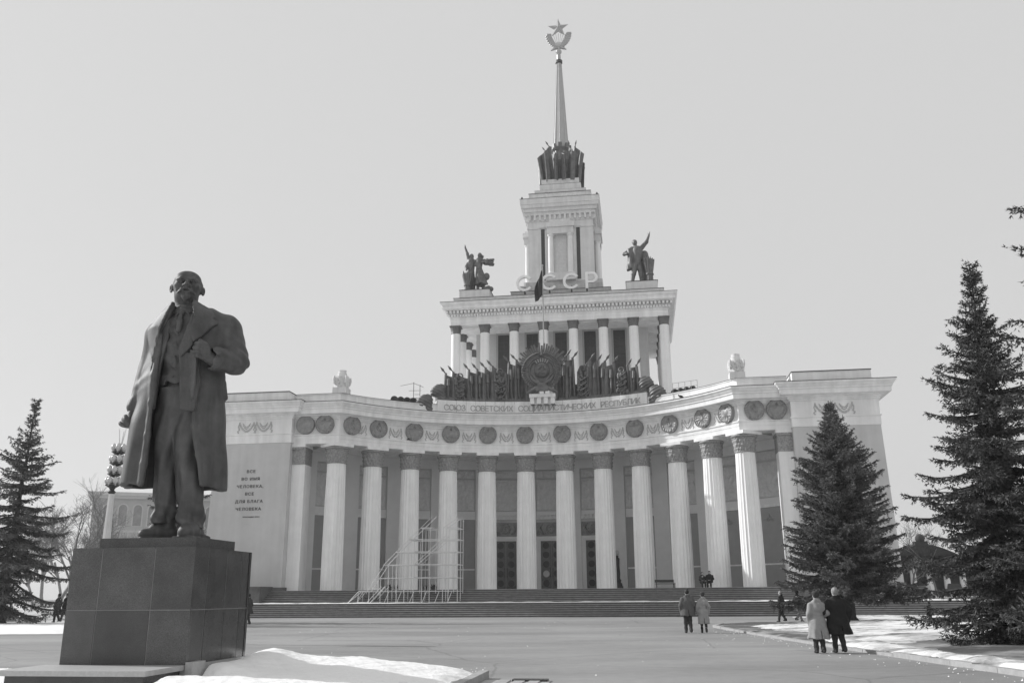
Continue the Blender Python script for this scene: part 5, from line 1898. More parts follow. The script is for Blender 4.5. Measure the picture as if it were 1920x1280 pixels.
# waistcoat, jacket fronts, shirt
S = SDF((-.95, -.75, 2.6), (.65, .6, 5.2), .024)
TOR = lerp_tab([(2.4, -.16, .44, .36), (3.3, -.18, .46, .38), (4.0, -.20, .52, .42), (4.6, -.20, .52, .40), (4.95, -.21, .34, .30)])
def torso(x, y, z):
    cx, rx, ry = TOR(z)
    r = np.sqrt(((x - cx) / rx) ** 2 + ((y - .02) / ry) ** 2)
    d = (r - 1) * np.minimum(rx, ry)
    low = 3.30 + .5 * np.abs(x + .22) * (np.abs(x + .22) < .22) - .06
    return np.maximum(np.maximum(d, low - z), z - 5.0)
S.fn(torso, (-.8, -.5, 3.0), (.5, .5, 5.1))
def yf_t(x, z):
    cx, rx, ry = [float(v) for v in TOR(z)]
    return .02 - ry * math.sqrt(max(.05, 1 - ((x - cx) / rx) ** 2))
for z in (4.32, 4.08, 3.84, 3.60, 3.40): S.ell((-.27 + .02 * (z - 3.4), yf_t(-.27, z) - .005, z), (.038, .045, .038), None, .01)
S.chain([(-.34, yf_t(-.34, 4.75) - .01, 4.75), (-.31, yf_t(-.31, 4.45) - .01, 4.45), (-.24, yf_t(-.24, 4.0) - .01, 4.0), (-.23, yf_t(-.23, 3.4) - .01, 3.4)], [.016] * 4, .02)
for (x0, z0, x1, z1) in ((-.52, 3.42, -.36, 3.46), (.02, 3.46, .16, 3.42), (.0, 4.1, .12, 4.12)):
    S.cap((x0, yf_t(x0, z0) - .005, z0), (x1, yf_t(x1, z1) - .005, z1), .025, .025, .02)
X_, Y_, Z_ = S.ax[0][:, None, None], S.ax[1][None, :, None], S.ax[2][None, None, :]
S.F = (S.F + .020 * np.sin(17 * Z_ + 7 * X_ * np.sin(2 * Z_)) + .012 * np.sin(11 * X_ + 9 * Z_)).astype(np.float32)
S.build('waistcoat', M['bronze'], ST)
S = SDF((-.95, -.95, 2.5), (.65, .5, 5.15), .022)
def jplate(poly, thick, y_of):
    pf = poly2(poly)
    def f(x, y, z): return np.maximum(pf(x + 0 * z, z + 0 * x), np.abs(y - y_of(x, z)) - thick) - .015
    xs = [p[0] for p in poly]; zs = [p[1] for p in poly]
    return f, (min(xs) - .05, -.9, min(zs) - .05), (max(xs) + .05, .3, max(zs) + .05)
yj = lambda x, z: -.43 - .10 * np.clip((4.9 - z) / 1.2, 0, 1) + .25 * (x + .2) ** 2
S.fn(*jplate([(.10, 4.92), (-.02, 4.45), (-.14, 3.90), (-.08, 3.80), (.10, 4.02), (.22, 4.5)], .025, yj), .02)
S.fn(*jplate([(-.12, 3.85), (-.08, 3.55), (.02, 2.66), (.31, 2.62), (.36, 3.3), (.24, 3.9)], .03, lambda x, z: -.47 - .05 * np.clip(3.6 - z, 0, 1) + .02 * np.sin(16 * x + 2 * z)), .02)
S.fn(*jplate([(.14, 3.92), (.30, 3.86), (.30, 3.2), (.26, 2.85), (.18, 3.2)], .035, lambda x, z: -.60 + .04 * np.sin(20 * x + 3 * z)), .03)
S.fn(*jplate([(-.50, 4.90), (-.46, 4.3), (-.56, 3.6), (-.60, 2.7), (-.72, 2.7), (-.74, 3.6), (-.66, 4.4)], .03, lambda x, z: -.26 - .10 * np.clip((4.9 - z), 0, 1)), .02)
S.build('jacket', M['bronze'], ST)
S = SDF((-.75, -.65, 4.3), (.35, .5, 5.25), .018)
for t in range(13):
    a0, a1 = -2.5 + t * .42, -2.5 + (t + 1) * .42
    S.cap((-.21 + .29 * math.sin(a0), .03 - .29 * math.cos(a0), 4.92 - .05 * math.cos(a0)), (-.21 + .29 * math.sin(a1), .03 - .29 * math.cos(a1), 4.92 - .05 * math.cos(a1)), .075, .075, .04)
S.cap((-.25, -.28, 4.92), (-.36, -.33, 4.74), .05, .02, .03).cap((-.17, -.28, 4.92), (-.05, -.33, 4.75), .05, .02, .03)
S.build('shirt_collar', M['bronze'], ST)
S = SDF((-.5, -.7, 4.2), (.15, -.1, 5.1), .018)
S.ell((-.21, -.36, 4.80), (.06, .055, .07), None, .02)
S.chain([(-.21, -.41, 4.78), (-.21, -.44, 4.60), (-.22, -.45, 4.40)], [.04, .062, .055], .03)
S.build('necktie', M['bronze'], ST)

# trousers
S = SDF((-.85, -.65, .15), (.80, .6, 3.45), .025)
S.ell((-.14, .02, 2.95), (.50, .40, .50), None, .1)
def leg(x, y, z, pts):
    zs = np.array([p[2] for p in pts])[::-1]
    cx = np.interp(z, zs, np.array([p[0] for p in pts])[::-1]); cy = np.interp(z, zs, np.array([p[1] for p in pts])[::-1])
    rx = np.interp(z, zs, np.array([p[3] for p in pts])[::-1]); ry = np.interp(z, zs, np.array([p[4] for p in pts])[::-1])
    th = np.arctan2(y - cy, x - cx)
    fold = .030 * np.sin(3 * th + 4 * z) + .014 * np.sin(7 * th - 5 * z + 1) + .040 * np.sin(14 * z + 2 * th) * np.exp(-((z - zs[0] - .15) / .35) ** 2) + .02 * np.cos(th + math.pi / 2) ** 8
    d = (np.sqrt(((x - cx) / rx) ** 2 + ((y - cy) / ry) ** 2) - 1) * np.minimum(rx, ry) - fold
    return np.maximum(d, zs[0] + .10 * (y - cy) - z)
LEGL = [(-.36, .04, 3.0, .32, .36), (-.36, -.02, 2.2, .28, .32), (-.34, -.06, 1.5, .24, .28), (-.31, .02, .9, .215, .26), (-.30, .02, .36, .215, .25)]
LEGR = [(.08, .02, 3.0, .34, .36), (.10, -.06, 2.2, .32, .34), (.15, -.12, 1.5, .29, .31), (.24, -.06, .9, .255, .28), (.29, -.05, .24, .235, .29)]
S.fn(lambda x, y, z: leg(x, y, z, LEGL), (-.8, -.5, .3), (.1, .5, 3.05), .05)
S.fn(lambda x, y, z: leg(x, y, z, LEGR), (-.35, -.55, .2), (.6, .5, 3.05), .05)
S.build('trousers', M['bronze'], ST)
# shoes
S = SDF((-.95, -.75, -.01), (.15, .5, .6), .02)
S.cap((-.14, .05, .15), (-.62, -.18, .12), .15, .12, .05).ell((-.36, -.06, .22), (.22, .15, .17), rotm(0, 0, .45), .06).cap((-.22, .02, .3), (-.24, .02, .45), .15, .15, .06)
S.fn(lambda x, y, z: .01 - z + 0 * x + 0 * y, (-1, -1, -.1), (1, 1, .6), 0, 'i') if False else None
S.box((-.38, -.06, .03), (.37, .13, .03), rotm(0, 0, .45), .02, .02)
S.build('shoe', M['bronze'], ST)
S = SDF((-.1, -.95, -.01), (.75, .5, .6), .02)
S.cap((.33, .12, .16), (.34, -.48, .13), .17, .165, .05).ell((.33, -.25, .20), (.19, .27, .17), None, .06).cap((.30, .0, .3), (.29, .0, .42), .17, .17, .06)
S.box((.33, -.20, .03), (.205, .42, .03), None, .02, .02)
S.cap((.33, .12, .1), (.58, .18, .06), .08, .05, .06)
S.build('shoe', M['bronze'], ST)

# hand gripping the lapel
S = SDF((-.05, -.98, 3.55), (.70, -.30, 4.35), .013)
S.cap((.52, -.52, 3.80), (.40, -.60, 3.86), .15, .125, .05)
S.ell((.31, -.66, 3.95), (.15, .075, .17), rotm(0, -.5, -.35), .05)
for q, (kx, kz, ln_) in enumerate(((.26, 4.13, 1.0), (.23, 4.04, 1.08), (.22, 3.95, 1.02), (.24, 3.86, .86))):
    r = .050 - .003 * q
    S.cap((kx + .05, -.69, kz - .03), (kx - .02, -.74, kz), r * 1.05, r * 1.1, .02)
    S.cap((kx - .02, -.74, kz), (kx - .11 * ln_, -.70, kz + .01), r * 1.05, r, .012)
    S.cap((kx - .11 * ln_, -.70, kz + .01), (kx - .10 * ln_, -.60, kz + .005), r, r * .85, .012)
S.cap((.38, -.62, 4.02), (.30, -.62, 4.14), .06, .055, .03).cap((.30, -.62, 4.14), (.19, -.64, 4.22), .052, .042, .02)
S.build('hand', M['bronze'], ST, 180, (.15, .0, -.11))
# hand holding the crumpled cap
S = SDF((-1.6, -.35, 2.2), (-.95, .35, 2.95), .015)
S.cap((-1.17, .06, 2.86), (-1.20, .03, 2.70), .11, .10, .03)
S.ell((-1.22, .0, 2.60), (.09, .12, .13), None, .05)
for q in range(4):
    y = -.09 + q * .055
    S.cap((-1.27, y, 2.58), (-1.30, y - .01, 2.50), .038, .035, .012).cap((-1.30, y - .01, 2.50), (-1.24, y - .02, 2.44), .035, .03, .012)
S.cap((-1.19, -.08, 2.62), (-1.22, -.14, 2.52), .042, .036, .02)
S.build('hand', M['bronze'], ST)
S = SDF((-1.65, -.4, 2.2), (-.9, .4, 2.8), .017)
S.ell((-1.24, .0, 2.50), (.18, .2, .12), rotm(0, .5, 0), .03).ell((-1.34, -.06, 2.42), (.10, .14, .045), rotm(0, .6, 0), .04)
X_, Y_, Z_ = S.ax[0][:, None, None], S.ax[1][None, :, None], S.ax[2][None, None, :]
S.F = (S.F + .012 * np.sin(30 * X_ + 12 * Z_) + .01 * np.sin(25 * Y_)).astype(np.float32)
S.build('cap', M['bronze'], ST)

# head and neck
hd = SDF((-.62, -.66, -.75), (.62, .62, .62), .0135)
hd.cap((.04, .06, -.80), (.0, .05, -.28), .27, .25)
hd.ell((0, .08, .095), (.322, .38, .315), None, .05)
hd.ell((0, -.08, -.08), (.275, .29, .36), None, .10)
hd.ell((0, -.12, -.27), (.21, .20, .17), None, .08)
hd.ell((0, -.13, .19), (.265, .215, .20), None, .10)
for s in (-1, 1):
    hd.ell((s * .185, -.235, -.03), (.085, .085, .07), None, .06)
    hd.cap((s * .05, -.340, .095), (s * .13, -.335, .118), .042, .040, .05).cap((s * .13, -.335, .118), (s * .215, -.285, .095), .040, .024, .05)
    hd.ell((s * .120, -.375, .028), (.080, .095, .052), rotm(0, s * .1, 0), .03, 's')
    hd.ell((s * .120, -.282, .030), (.05, .05, .040), None, .01)
    hd.cap((s * .075, -.345, .06), (s * .175, -.325, .062), .014, .012, .01)
    hd.ell((s * .345, .05, -.03), (.032, .07, .11), rotm(.15, s * .12, -s * .5), .02)
    hd.ell((s * .368, .03, -.035), (.02, .04, .06), None, .015, 's')
    hd.ell((s * .055, -.405, -.095), (.045, .05, .04), None, .025)
    hd.cap((s * .015, -.415, -.165), (s * .10, -.385, -.195), .034, .034, .035).cap((s * .10, -.375, -.195), (s * .185, -.30, -.265), .034, .014, .035)
    hd.cap((s * .13, -.34, -.07), (s * .21, -.26, -.2), .022, .02, .04, 's')
    hd.ell((s * .275, .17, .08), (.055, .18, .13), None, .06)
hd.cap((0, -.365, .09), (0, -.445, -.075), .036, .052, .03)
hd.ell((0, -.44, -.09), (.055, .05, .045), None, .03)
hd.cap((-.07, -.375, -.235), (.07, -.375, -.235), .03, .03, .02)
hd.ell((0, -.32, -.33), (.10, .08, .095), None, .05)
hd.cap((0, -.335, -.36), (0, -.32, -.46), .075, .035, .05)
X_, Y_, Z_ = hd.ax[0][:, None, None], hd.ax[1][None, :, None], hd.ax[2][None, None, :]
bd = np.exp(-((X_ / .13) ** 2 + ((Y_ + .36) / .12) ** 2 + ((Z_ + .37) / .13) ** 2))
ms = np.exp(-((X_ / .2) ** 2 + ((Y_ + .38) / .1) ** 2 + ((Z_ + .20) / .05) ** 2))
hd.F = (hd.F + .010 * np.sin(60 * X_ + 14 * Z_) * bd + .008 * np.sin(55 * X_ * np.sign(X_) + 60 * Z_) * ms).astype(np.float32)
h_ = hd.build('head', M['bronze'], ST, 180, (-.265, -.04, 5.49), (rad(-3), rad(1), rad(18)))
h_.scale = (.97, .97, .88)
# ================================================================== PEOPLE
def person(label, loc, rz, H=1.75, coat='cloth_dark', coat_len=.62, legs='cloth_dark', hair='hair_dark', stride=.16, female=False,
           belt=False, arm_out=0.0, hat=None, flare=.10, seated=False, group=None, headdip=0.0, width=1.0, side_arm=0, hairlen=0.0, legskin=False):
    """faces +y in its own frame; coat_len is the hem height as a share of the height"""
    k = H / 1.75
    e = empty('person', loc, rz)
    tag(e, label, 'person', group)
    hh = .021
    hipz = .92 if not seated else .46
    W = (.175 if female else .20) * width
    sh = 1.42 if not seated else .96
    top = sh + .36
    hx_ = .09
    f = stride
    if seated:
        LG = [[(-.11, 0, hipz), (-.13, .42, .48), (-.13, .46, .06)], [(.11, 0, hipz), (.13, .42, .48), (.13, .46, .06)]]
    else:
        LG = [[(-hx_, 0, .9), (-hx_, .30 * f + .05, .48), (-hx_, f, .07)], [(hx_, 0, .9), (hx_, .05 - .1 * f, .48), (hx_, -f, .07 + .10 * min(1, f * 3))]]
    AR = []
    for s in (-1, 1):
        if seated:
            AR.append([(s * W, 0, sh), (s * (W + .06), .02, sh - .28), (s * .1, .22, sh - .36)])
        elif side_arm == s:
            AR.append([(s * W, 0, sh), (s * (W + .10 + arm_out), -.02, sh - .28), (s * (W - .02), .20, sh - .42)])
        else:
            AR.append([(s * W, 0, sh), (s * (W + .06 + arm_out), -.02, sh - .29), (s * (W + .04 + arm_out), .08, sh - .54)])
    hz = sh + .235 - headdip * .5
    hy_ = headdip
    lo = (-.55, -.75, -.02); hi = (.55, .75, 1.95)
    # one continuous body
    S = SDF(lo, hi, hh)
    S.cap((0, 0, hipz + .05), (0, 0, sh - .06), .125, .14, .05)
    S.cap((-W + .05, 0, sh - .06), (W - .05, 0, sh - .06), .055, .055, .06)
    S.cap((0, .0, sh), (0, hy_ * .6, hz - .08), .06, .055, .04)
    S.ell((0, hy_ + .01, hz), (.078, .098, .118), None, .03)
    S.ell((0, hy_ + .07, hz - .05), (.05, .045, .06), None, .03)
    S.cap((0, hy_ + .105, hz), (0, hy_ + .125, hz - .03), .012, .016, .01)
    for s in (-1, 1): S.ell((s * .08, hy_, hz - .01), (.014, .025, .034), None, .01)
    for L_ in LG: S.chain(L_, [.085, .06, .045], .03)
    for A in AR:
        S.chain([(A[0][0] * .85, A[0][1], A[0][2] - .07)] + A[1:], [.045, .042, .033], .03)
        h0 = np.array(A[2]); d = h0 - np.array(A[1]); d = d / np.linalg.norm(d)
        S.cap(h0, h0 + d * .07, .035, .038, .02)
        for q in range(4):
            o_ = np.array([0, (q - 1.5) * .02, 0])
            S.cap(h0 + d * .07 + o_, h0 + d * (.13 + .008 * (q in (1, 2))) + o_ + np.array([0, .015, 0]), .011, .009, .005)
        S.cap(h0 + d * .03 + np.array([0, .03, 0]), h0 + d * .08 + np.array([0, .055, 0]), .014, .011, .008)
    b_ = S.build('body', M['skin'], e)
    # trousers / stockings
    S = SDF(lo, hi, hh)
    for L_ in LG:
        S.chain(L_, ([.105, .085, .07] if not legskin else [.09, .066, .05]), .03)
    if seated: S.cap((-.1, 0, hipz), (.1, 0, hipz), .13, .13, .05)
    X_, Y_, Z_ = S.ax[0][:, None, None], S.ax[1][None, :, None], S.ax[2][None, None, :]
    S.F = (S.F + .006 * np.sin(30 * Z_ + 9 * X_)).astype(np.float32)
    S.build('stockings' if legskin else 'trousers', M[legs], e)
    for L_ in LG:
        S = SDF(lo, (.55, .8, .35), .017)
        p = np.array(L_[2])
        S.cap(p + np.array([0, -.05, -.025]), p + np.array([0, .14, -.035]), .045, .035, .02).cap(p, p + np.array([0, -.03, .05]), .05, .055, .03)
        S.build('shoe', M['shoe'], e)
    # coat
    S = SDF(lo, hi, hh)
    hem = coat_len * 1.75
    tabz = [hem - .2, hem, .95, 1.12, 1.24, sh - .10, sh - .01, sh + .05, sh + .1] if not seated else [.4, .44, .55, .65, .75, sh - .10, sh - .01, sh + .05, sh + .1]
    base_r = .17 if female else .19
    rr = [base_r + flare, base_r + flare, base_r + .02, base_r - (.035 if belt else .0), base_r + .01, base_r + .005, base_r - .035, .105, .07]
    rr = [r * width for r in rr]
    def ctd(x, y, z):
        R_ = np.interp(z, tabz, rr)
        th = np.arctan2(y, x)
        fold = 1 + .045 * np.sin(8 * th + 1.3) * np.clip((1.0 - z) / .4, 0, 1)
        q = np.sqrt((x / (R_ * 1.12)) ** 2 + ((y + .0) / (R_ * .86)) ** 2) / fold
        d = (q - 1) * R_ * .85
        return np.maximum(np.maximum(d, (hem if not seated else .40) + .012 * np.sin(4 * th) - z), z - (sh + .10))
    S.fn(ctd, (-.5, -.5, hem - .05), (.5, .5, sh + .12))
    S.cap((-W + .01, 0, sh - .055), (-.05, 0, sh + .02), .078, .085, .06).cap((W - .01, 0, sh - .055), (.05, 0, sh + .02), .078, .085, .06)
    for A in AR: S.chain([(A[0][0] * .96, A[0][1], A[0][2] - .06)] + A[1:], [.082 * width, .076 * width, .062 * width], .05)
    # collar
    S.cap((-.05, -.05, sh + .09), (.05, -.05, sh + .09), .06, .06, .03)
    if belt:
        S.fn(lambda x, y, z: np.maximum(ctd(x, y, z) - .018, np.abs(z - 1.12) - .022), (-.4, -.4, 1.05), (.4, .4, 1.2), .004)
    X_, Y_, Z_ = S.ax[0][:, None, None], S.ax[1][None, :, None], S.ax[2][None, None, :]
    S.F = (S.F + .007 * np.sin(22 * Z_ + 14 * X_) * (Z_ > hem + .05) + .005 * np.sin(31 * X_ + 9 * Z_)).astype(np.float32)
    # vent at the back
    if not seated and coat_len < .5:
        S.box((0, -base_r * .9, hem + .1), (.012, .12, .14), None, 0, .02, 's')
    S.build('coat', M[coat], e)
    # hair or hat
    S = SDF((-.25, hy_ - .3, hz - .35), (.25, hy_ + .3, hz + .3), .015)
    S.ell((0, hy_ - .012, hz + .025), (.094, .108, .112), None, .02)
    if hairlen > 0:
        S.ell((0, hy_ - .05, hz - .03 - hairlen * .4), (.09, .07, .09 + hairlen * .5), None, .03)
    S.box((0, hy_ + .12, hz - .05), (.07, .06, .10), None, .02, .02, 's')
    S.box((0, hy_ + .06, hz - .15), (.2, .12, .08), None, .02, .02, 's')
    X_, Y_, Z_ = S.ax[0][:, None, None], S.ax[1][None, :, None], S.ax[2][None, None, :]
    S.F = (S.F + .007 * np.sin(60 * X_ + 25 * Z_ + 8 * np.sin(30 * Y_))).astype(np.float32)
    if hat:
        S.ell((0, hy_, hz + .075), (.105, .12, .07), None, .02)
        S.build('cap', M[hat], e)
    else:
        S.build('hair', M[hair], e)
    e.scale = (k, k, k)
    return e

person('person in a belted pale raincoat and dark cap, beside a companion in black', (8.68, 26.95, 0), .06, 1.66, 'cloth_pale', .235, 'cloth_dark', 'hair_dark', .05, False,
       True, .0, 'cloth_dark', .12, side_arm=1, group='people walking across the square')
person('fair-haired person in a full black overcoat, beside a pale raincoat', (9.27, 27.02, 0), .10, 1.76, 'cloth_black', .29, 'cloth_dark', 'hair_fair', .10, False,
       False, .06, None, .11, width=1.22, side_arm=-1, group='people walking across the square')
person('person in a grey hooded parka and dark trousers seen from behind', (7.62, 41.2, 0), .05, 1.80, 'cloth_mid', .40, 'cloth_dark', 'hair_dark', .08, width=1.15, flare=.06, group='people walking across the square')
person('person in a pale belted coat and dark stockings, walking beside a grey parka', (8.28, 41.1, 0), -.05, 1.68, 'cloth_pale', .23, 'cloth_black', 'hair_dark', .08, True, True, .02, 'cloth_dark', .07, legskin=True, group='people walking across the square')
person('bare-headed person all in dark clothes walking towards the steps', (15.95, 56.0, 0), .75, 1.75, 'cloth_dark', .53, 'cloth_dark', 'hair_fair', .17, group='people walking across the square', flare=.03)
person('striding person in a black jacket and light trousers near the steps', (16.95, 56.0, 0), -1.1, 1.76, 'cloth_black', .52, 'cloth_light', 'hair_dark', .30, group='people walking across the square', flare=.03, hairlen=.05)
person('small child in a dark flared coat in front of the steps', (24.6, 55.6, 0), .3, 1.06, 'cloth_dark', .30, 'cloth_dark', 'hair_dark', .05, group='people walking across the square', flare=.2, hat='cloth_dark')
p_ = B2W(13.95, -8.3, ZT)
person('seated person in black at the foot of a column, slightly nearer the doors', p_, math.pi - TH + .2, 1.70, 'cloth_dark', .3, 'cloth_dark', 'hair_dark', .0, True, seated=True, group='people seated on the terrace', flare=.02, headdip=.03)
p_ = B2W(14.55, -8.45, ZT)
person('seated person in black at the foot of a column, the larger of the two', p_, math.pi - TH - .2, 1.80, 'cloth_black', .3, 'cloth_black', 'hair_dark', .0, seated=True, group='people seated on the terrace', width=1.15, flare=.02)
person('person in a long dark coat walking on the snow by the bank', (-29.4, 60.5, .15), 1.3, 1.74, 'cloth_dark', .26, 'cloth_dark', 'hair_dark', .12, True, False, .02, None, .08, group='people left of the monument')
person('dark figure half hidden by the left edge of the granite pedestal', (-29.7, 62.2, .15), 1.5, 1.78, 'cloth_black', .42, 'cloth_dark', 'hair_dark', .22, group='people left of the monument')
person('dark figure mostly hidden behind the right edge of the granite pedestal', (-16.28, 57.5, 0), 1.2, 1.80, 'cloth_dark', .36, 'cloth_dark', 'hair_dark', .10, width=1.2, group='people beyond the monument')
# ================================================================== SNOW, KERBS, LAWN
def nz(X, Y, s=1.0, p=0.0):
    return (np.sin(X * 1.1 * s + p) * np.cos(Y * .9 * s + p * 2) + .55 * np.sin(X * 2.3 * s + Y * 1.7 * s + p) + .3 * np.sin(X * 5.1 * s - Y * 4.3 * s + 2 * p)
            + .18 * np.sin(X * 11 * s + Y * 9 * s + p) + .1 * np.sin(X * 23 * s - Y * 19 * s)) / 2.1
def sstep(a, b, v):
    t = np.clip((v - a) / (b - a), 0, 1)
    return t * t * (3 - 2 * t)
# bed round the monument (in pedestal frame: x along its front, y away from the viewer)
def bed(X, Y):
    xr = 6.20 + .30 * nz(X, Y, 1.1, 1) 
    e = sstep(xr + .05, xr - .5, X) * sstep(3.25, 2.45, Y + .10 * nz(X, Y, .9, 3) + .035 * (X - 1.3)) * sstep(-9.6, -8.6, X) * (1 - .0 * X)
    crest = np.interp(X, [-9, -1.6, 1.3, 2.5, 3.6, 4.4, 5.4, 6.1], [.30, .30, .42, .43, .41, .33, .19, .07])
    h = crest * (.64 + .36 * np.exp(-((Y - 1.5 - .10 * X) / 1.0) ** 2)) + (.035 * nz(X, Y, .8, .5) + .03 * nz(X, Y, 2.6, 2) + .015 * nz(X, Y, 6.1, 4)) * (.4 + crest)
    h = h + .20 * np.exp(-((X - 1.75) / .65) ** 2) * sstep(-1.35, -.75, Y) * sstep(2.5, 1.5, Y) * sstep(1.2, 1.35, X + .3)
    # trough in front of the mound beside the pedestal
    h = h - .17 * np.exp(-((Y + 1.55 - .06 * X) / .30) ** 2) * sstep(.9, 1.6, X)
    h = h + .09 * np.exp(-((Y + 2.35) / .5) ** 2) * sstep(-.8, 1.2, X)
    # trodden down in front of and beside the step slab
    clear = sstep(-1.9, -1.35, X) * sstep(1.50, 1.25, X) * sstep(-2.95, -2.6, Y)
    left = sstep(-1.2, -1.9, X)
    h = h * (1 - .98 * clear) - left * .10
    h = np.where((X > -1.7) & (X < .5) & (Y < -2.55) , h * .25 + .35 * h * sstep(-.9, .4, X), h)
    hug = sstep(1.9, 1.35, X) * sstep(1.2, 1.3, X) * sstep(-1.6, -1.3, Y)
    h = h - .10 * hug * sstep(-.7, -1.1, Y)
    return h * e - .03
sn = link_mesh('snow', grid_mesh('snow', -9.8, 6.5, -7.5, 3.6, 420, 290, bed), M['snow'], None, 180, (pc.x, pc.y, 0), (0, 0, -TH))
tag(sn, 'old white snow heaped round the granite pedestal', kind='structure')
# kerb of the bed
kb = empty('kerb', (pc.x, pc.y, 0), -TH)
tag(kb, 'grey concrete kerb round the monument bed', kind='structure')
rk = random.Random(4)
for i in range(6):
    y1 = 1.75 - i * 1.01
    MB().box(6.22 + rk.uniform(-.02, .02), 6.40, y1 - 1.0, y1, -.05, .16 + rk.uniform(-.01, .01)).build('kerb_stone', M['concrete'], kb)
for i in range(3):
    MB().box(6.75 + i * .30, 6.96 + i * .30, -1.8 + rk.uniform(-.05, .05), 1.0 - .05 * i, -.02, .035).build('grate_plank', M['concrete'], kb)
MB().box(6.42, 7.75, -2.2, 1.18, -.02, .014).build('drain_frame', M['slab'], kb)
MB().box(7.0, 7.7, .86, 1.14, .0, .05).build('drain_lip', M['dark'], kb)

# island lawn on the right: snow, thawing mud, trees
def island_edge(X, Y):
    """>0 inside"""
    cx, cy, r = 14.3, 48.2, 3.6
    d1 = X - (10.15 + .22 * np.sin(Y * .12 + .3) + .00 * Y)
    d2 = 51.8 - Y
    inner = np.minimum(d1, d2)
    corner = r - np.sqrt(np.maximum(0, cx - X) ** 2 + np.maximum(0, Y - cy) ** 2)
    return np.where((X < cx) & (Y > cy), corner, inner)
def lawn(X, Y):
    d = island_edge(X, Y)
    h = .10 + .05 * nz(X, Y, .5, 1) + .03 * nz(X, Y, 1.9, 2) + .10 * sstep(2, 9, X - 10)
    return h * sstep(.0, .55, d) + .008
def masked_grid(name, x0, x1, y0, y1, nx, ny, hf, mask):
    xs = np.linspace(x0, x1, nx); ys = np.linspace(y0, y1, ny)
    X, Y = np.meshgrid(xs, ys)
    Z = hf(X, Y)
    v = np.stack([X.ravel(), Y.ravel(), Z.ravel()], 1)
    i = np.arange(nx * ny).reshape(ny, nx)
    ok = mask(X, Y)
    q = ok[:-1, :-1] & ok[:-1, 1:] & ok[1:, 1:] & ok[1:, :-1]
    f = np.stack([i[:-1, :-1][q], i[:-1, 1:][q], i[1:, 1:][q], i[1:, :-1][q]], 1)
    used = np.zeros(len(v), bool); used[f.ravel()] = True
    m = np.cumsum(used) - 1
    return np_mesh(name, v[used], m[f])
lw = link_mesh('lawn', masked_grid('lawn', 9.5, 60, 8, 52.5, 420, 330, lawn, lambda X, Y: island_edge(X, Y) > -.02), M['mud'], None, 180)
tag(lw, 'muddy thawing lawn with thin snow on the right', kind='structure')
def patch(name, mat, hf, mask, x0, x1, y0, y1, nx, ny, label):
    o = link_mesh(name, masked_grid(name, x0, x1, y0, y1, nx, ny, hf, mask), M[mat], None, 180)
    tag(o, label, kind='structure')
    return o
def sp1(X, Y):
    d = np.minimum(np.minimum(Y - (31.5 + .25 * (X - 14) + 1.6 * nz(X, Y, .33, 4)), 47.5 + .9 * nz(X, Y, .5, 2) - Y), X - (11.6 + .6 * nz(X, Y, .6, 6)))
    return d
patch('snow', 'snow_dirty', lambda X, Y: lawn(X, Y) + np.clip(.05 * sp1(X, Y), -.04, .10) + .02 * nz(X, Y, 2.7, 3), lambda X, Y: sp1(X, Y) > -.5, 10.3, 58, 26, 50, 320, 180, 'thin dirty snow on the lawn among the spruces')
def sp2(X, Y):
    d = np.minimum(X - 10.35 - .25 * nz(X, Y, .9, 1), 11.6 + .5 * nz(X, Y, .8, 7) - X)
    return np.minimum(d, Y - 12)
patch('snow', 'snow_dirty', lambda X, Y: lawn(X, Y) + np.clip(.10 * sp2(X, Y), -.04, .07) + .015 * nz(X, Y, 3.1, 5), lambda X, Y: (sp2(X, Y) > -.4) & (Y < 33), 9.9, 12.6, 12, 33, 60, 240, 'strip of melting snow along the lawn kerb')
ki = empty('kerb', (0, 0, 0), 0)
tag(ki, 'grey concrete kerb edging the right hand lawn', kind='structure')
def edge_x(y): return 10.15 + .22 * math.sin(y * .12 + .3)
kp = [(edge_x(y), y) for y in np.arange(12, 48.3, 1.02)]
for i in range(12):
    a = math.pi - i * math.pi / 22
    kp.append((14.3 + 3.6 * math.cos(a) - .32 * (1 - i / 11), 48.2 + 3.6 * math.sin(a)))
kp += [(14.3 + 1.02 * i, 51.8) for i in range(1, 22)]
for i in range(len(kp) - 1):
    a, b_ = Vector(kp[i]), Vector(kp[i + 1])
    d = (b_ - a)
    L_ = d.length
    ang = math.atan2(d.y, d.x)
    low = 24.6 < kp[i][1] < 45 and kp[i][0] < 11
    MB().box(.008, L_ - .008, -.13 if True else 0, .06, -.05, (.085 if low else .12) + rk.uniform(-.012, .012),
             Matrix.Translation((a.x, a.y, 0)) @ Matrix.Rotation(ang + rk.uniform(-.012, .012), 4, 'Z')).build('kerb_stone', M['concrete'], ki)
# dirty snow along the foot of the steps on the right
def sp3(X, Y):
    return np.minimum(np.minimum(Y - (57.6 + 1.0 * nz(X, Y, .5, 2)), B2W(0, Y_L0 - NR * TR).y + 0 * X - .16 * (X - BX) * .88 + .0 - 1.1 - Y), X - 20.5 - 1.4 * nz(X, Y, .5, 1))
patch('snow', 'snow_dirty', lambda X, Y: np.clip(.05 * sp3(X, Y), -.03, .12) + .03 * nz(X, Y, 2.1, 3) + .012, lambda X, Y: sp3(X, Y) > -.3, 18, 62, 55, 70, 260, 80, 'dirty refrozen snow at the foot of the steps')

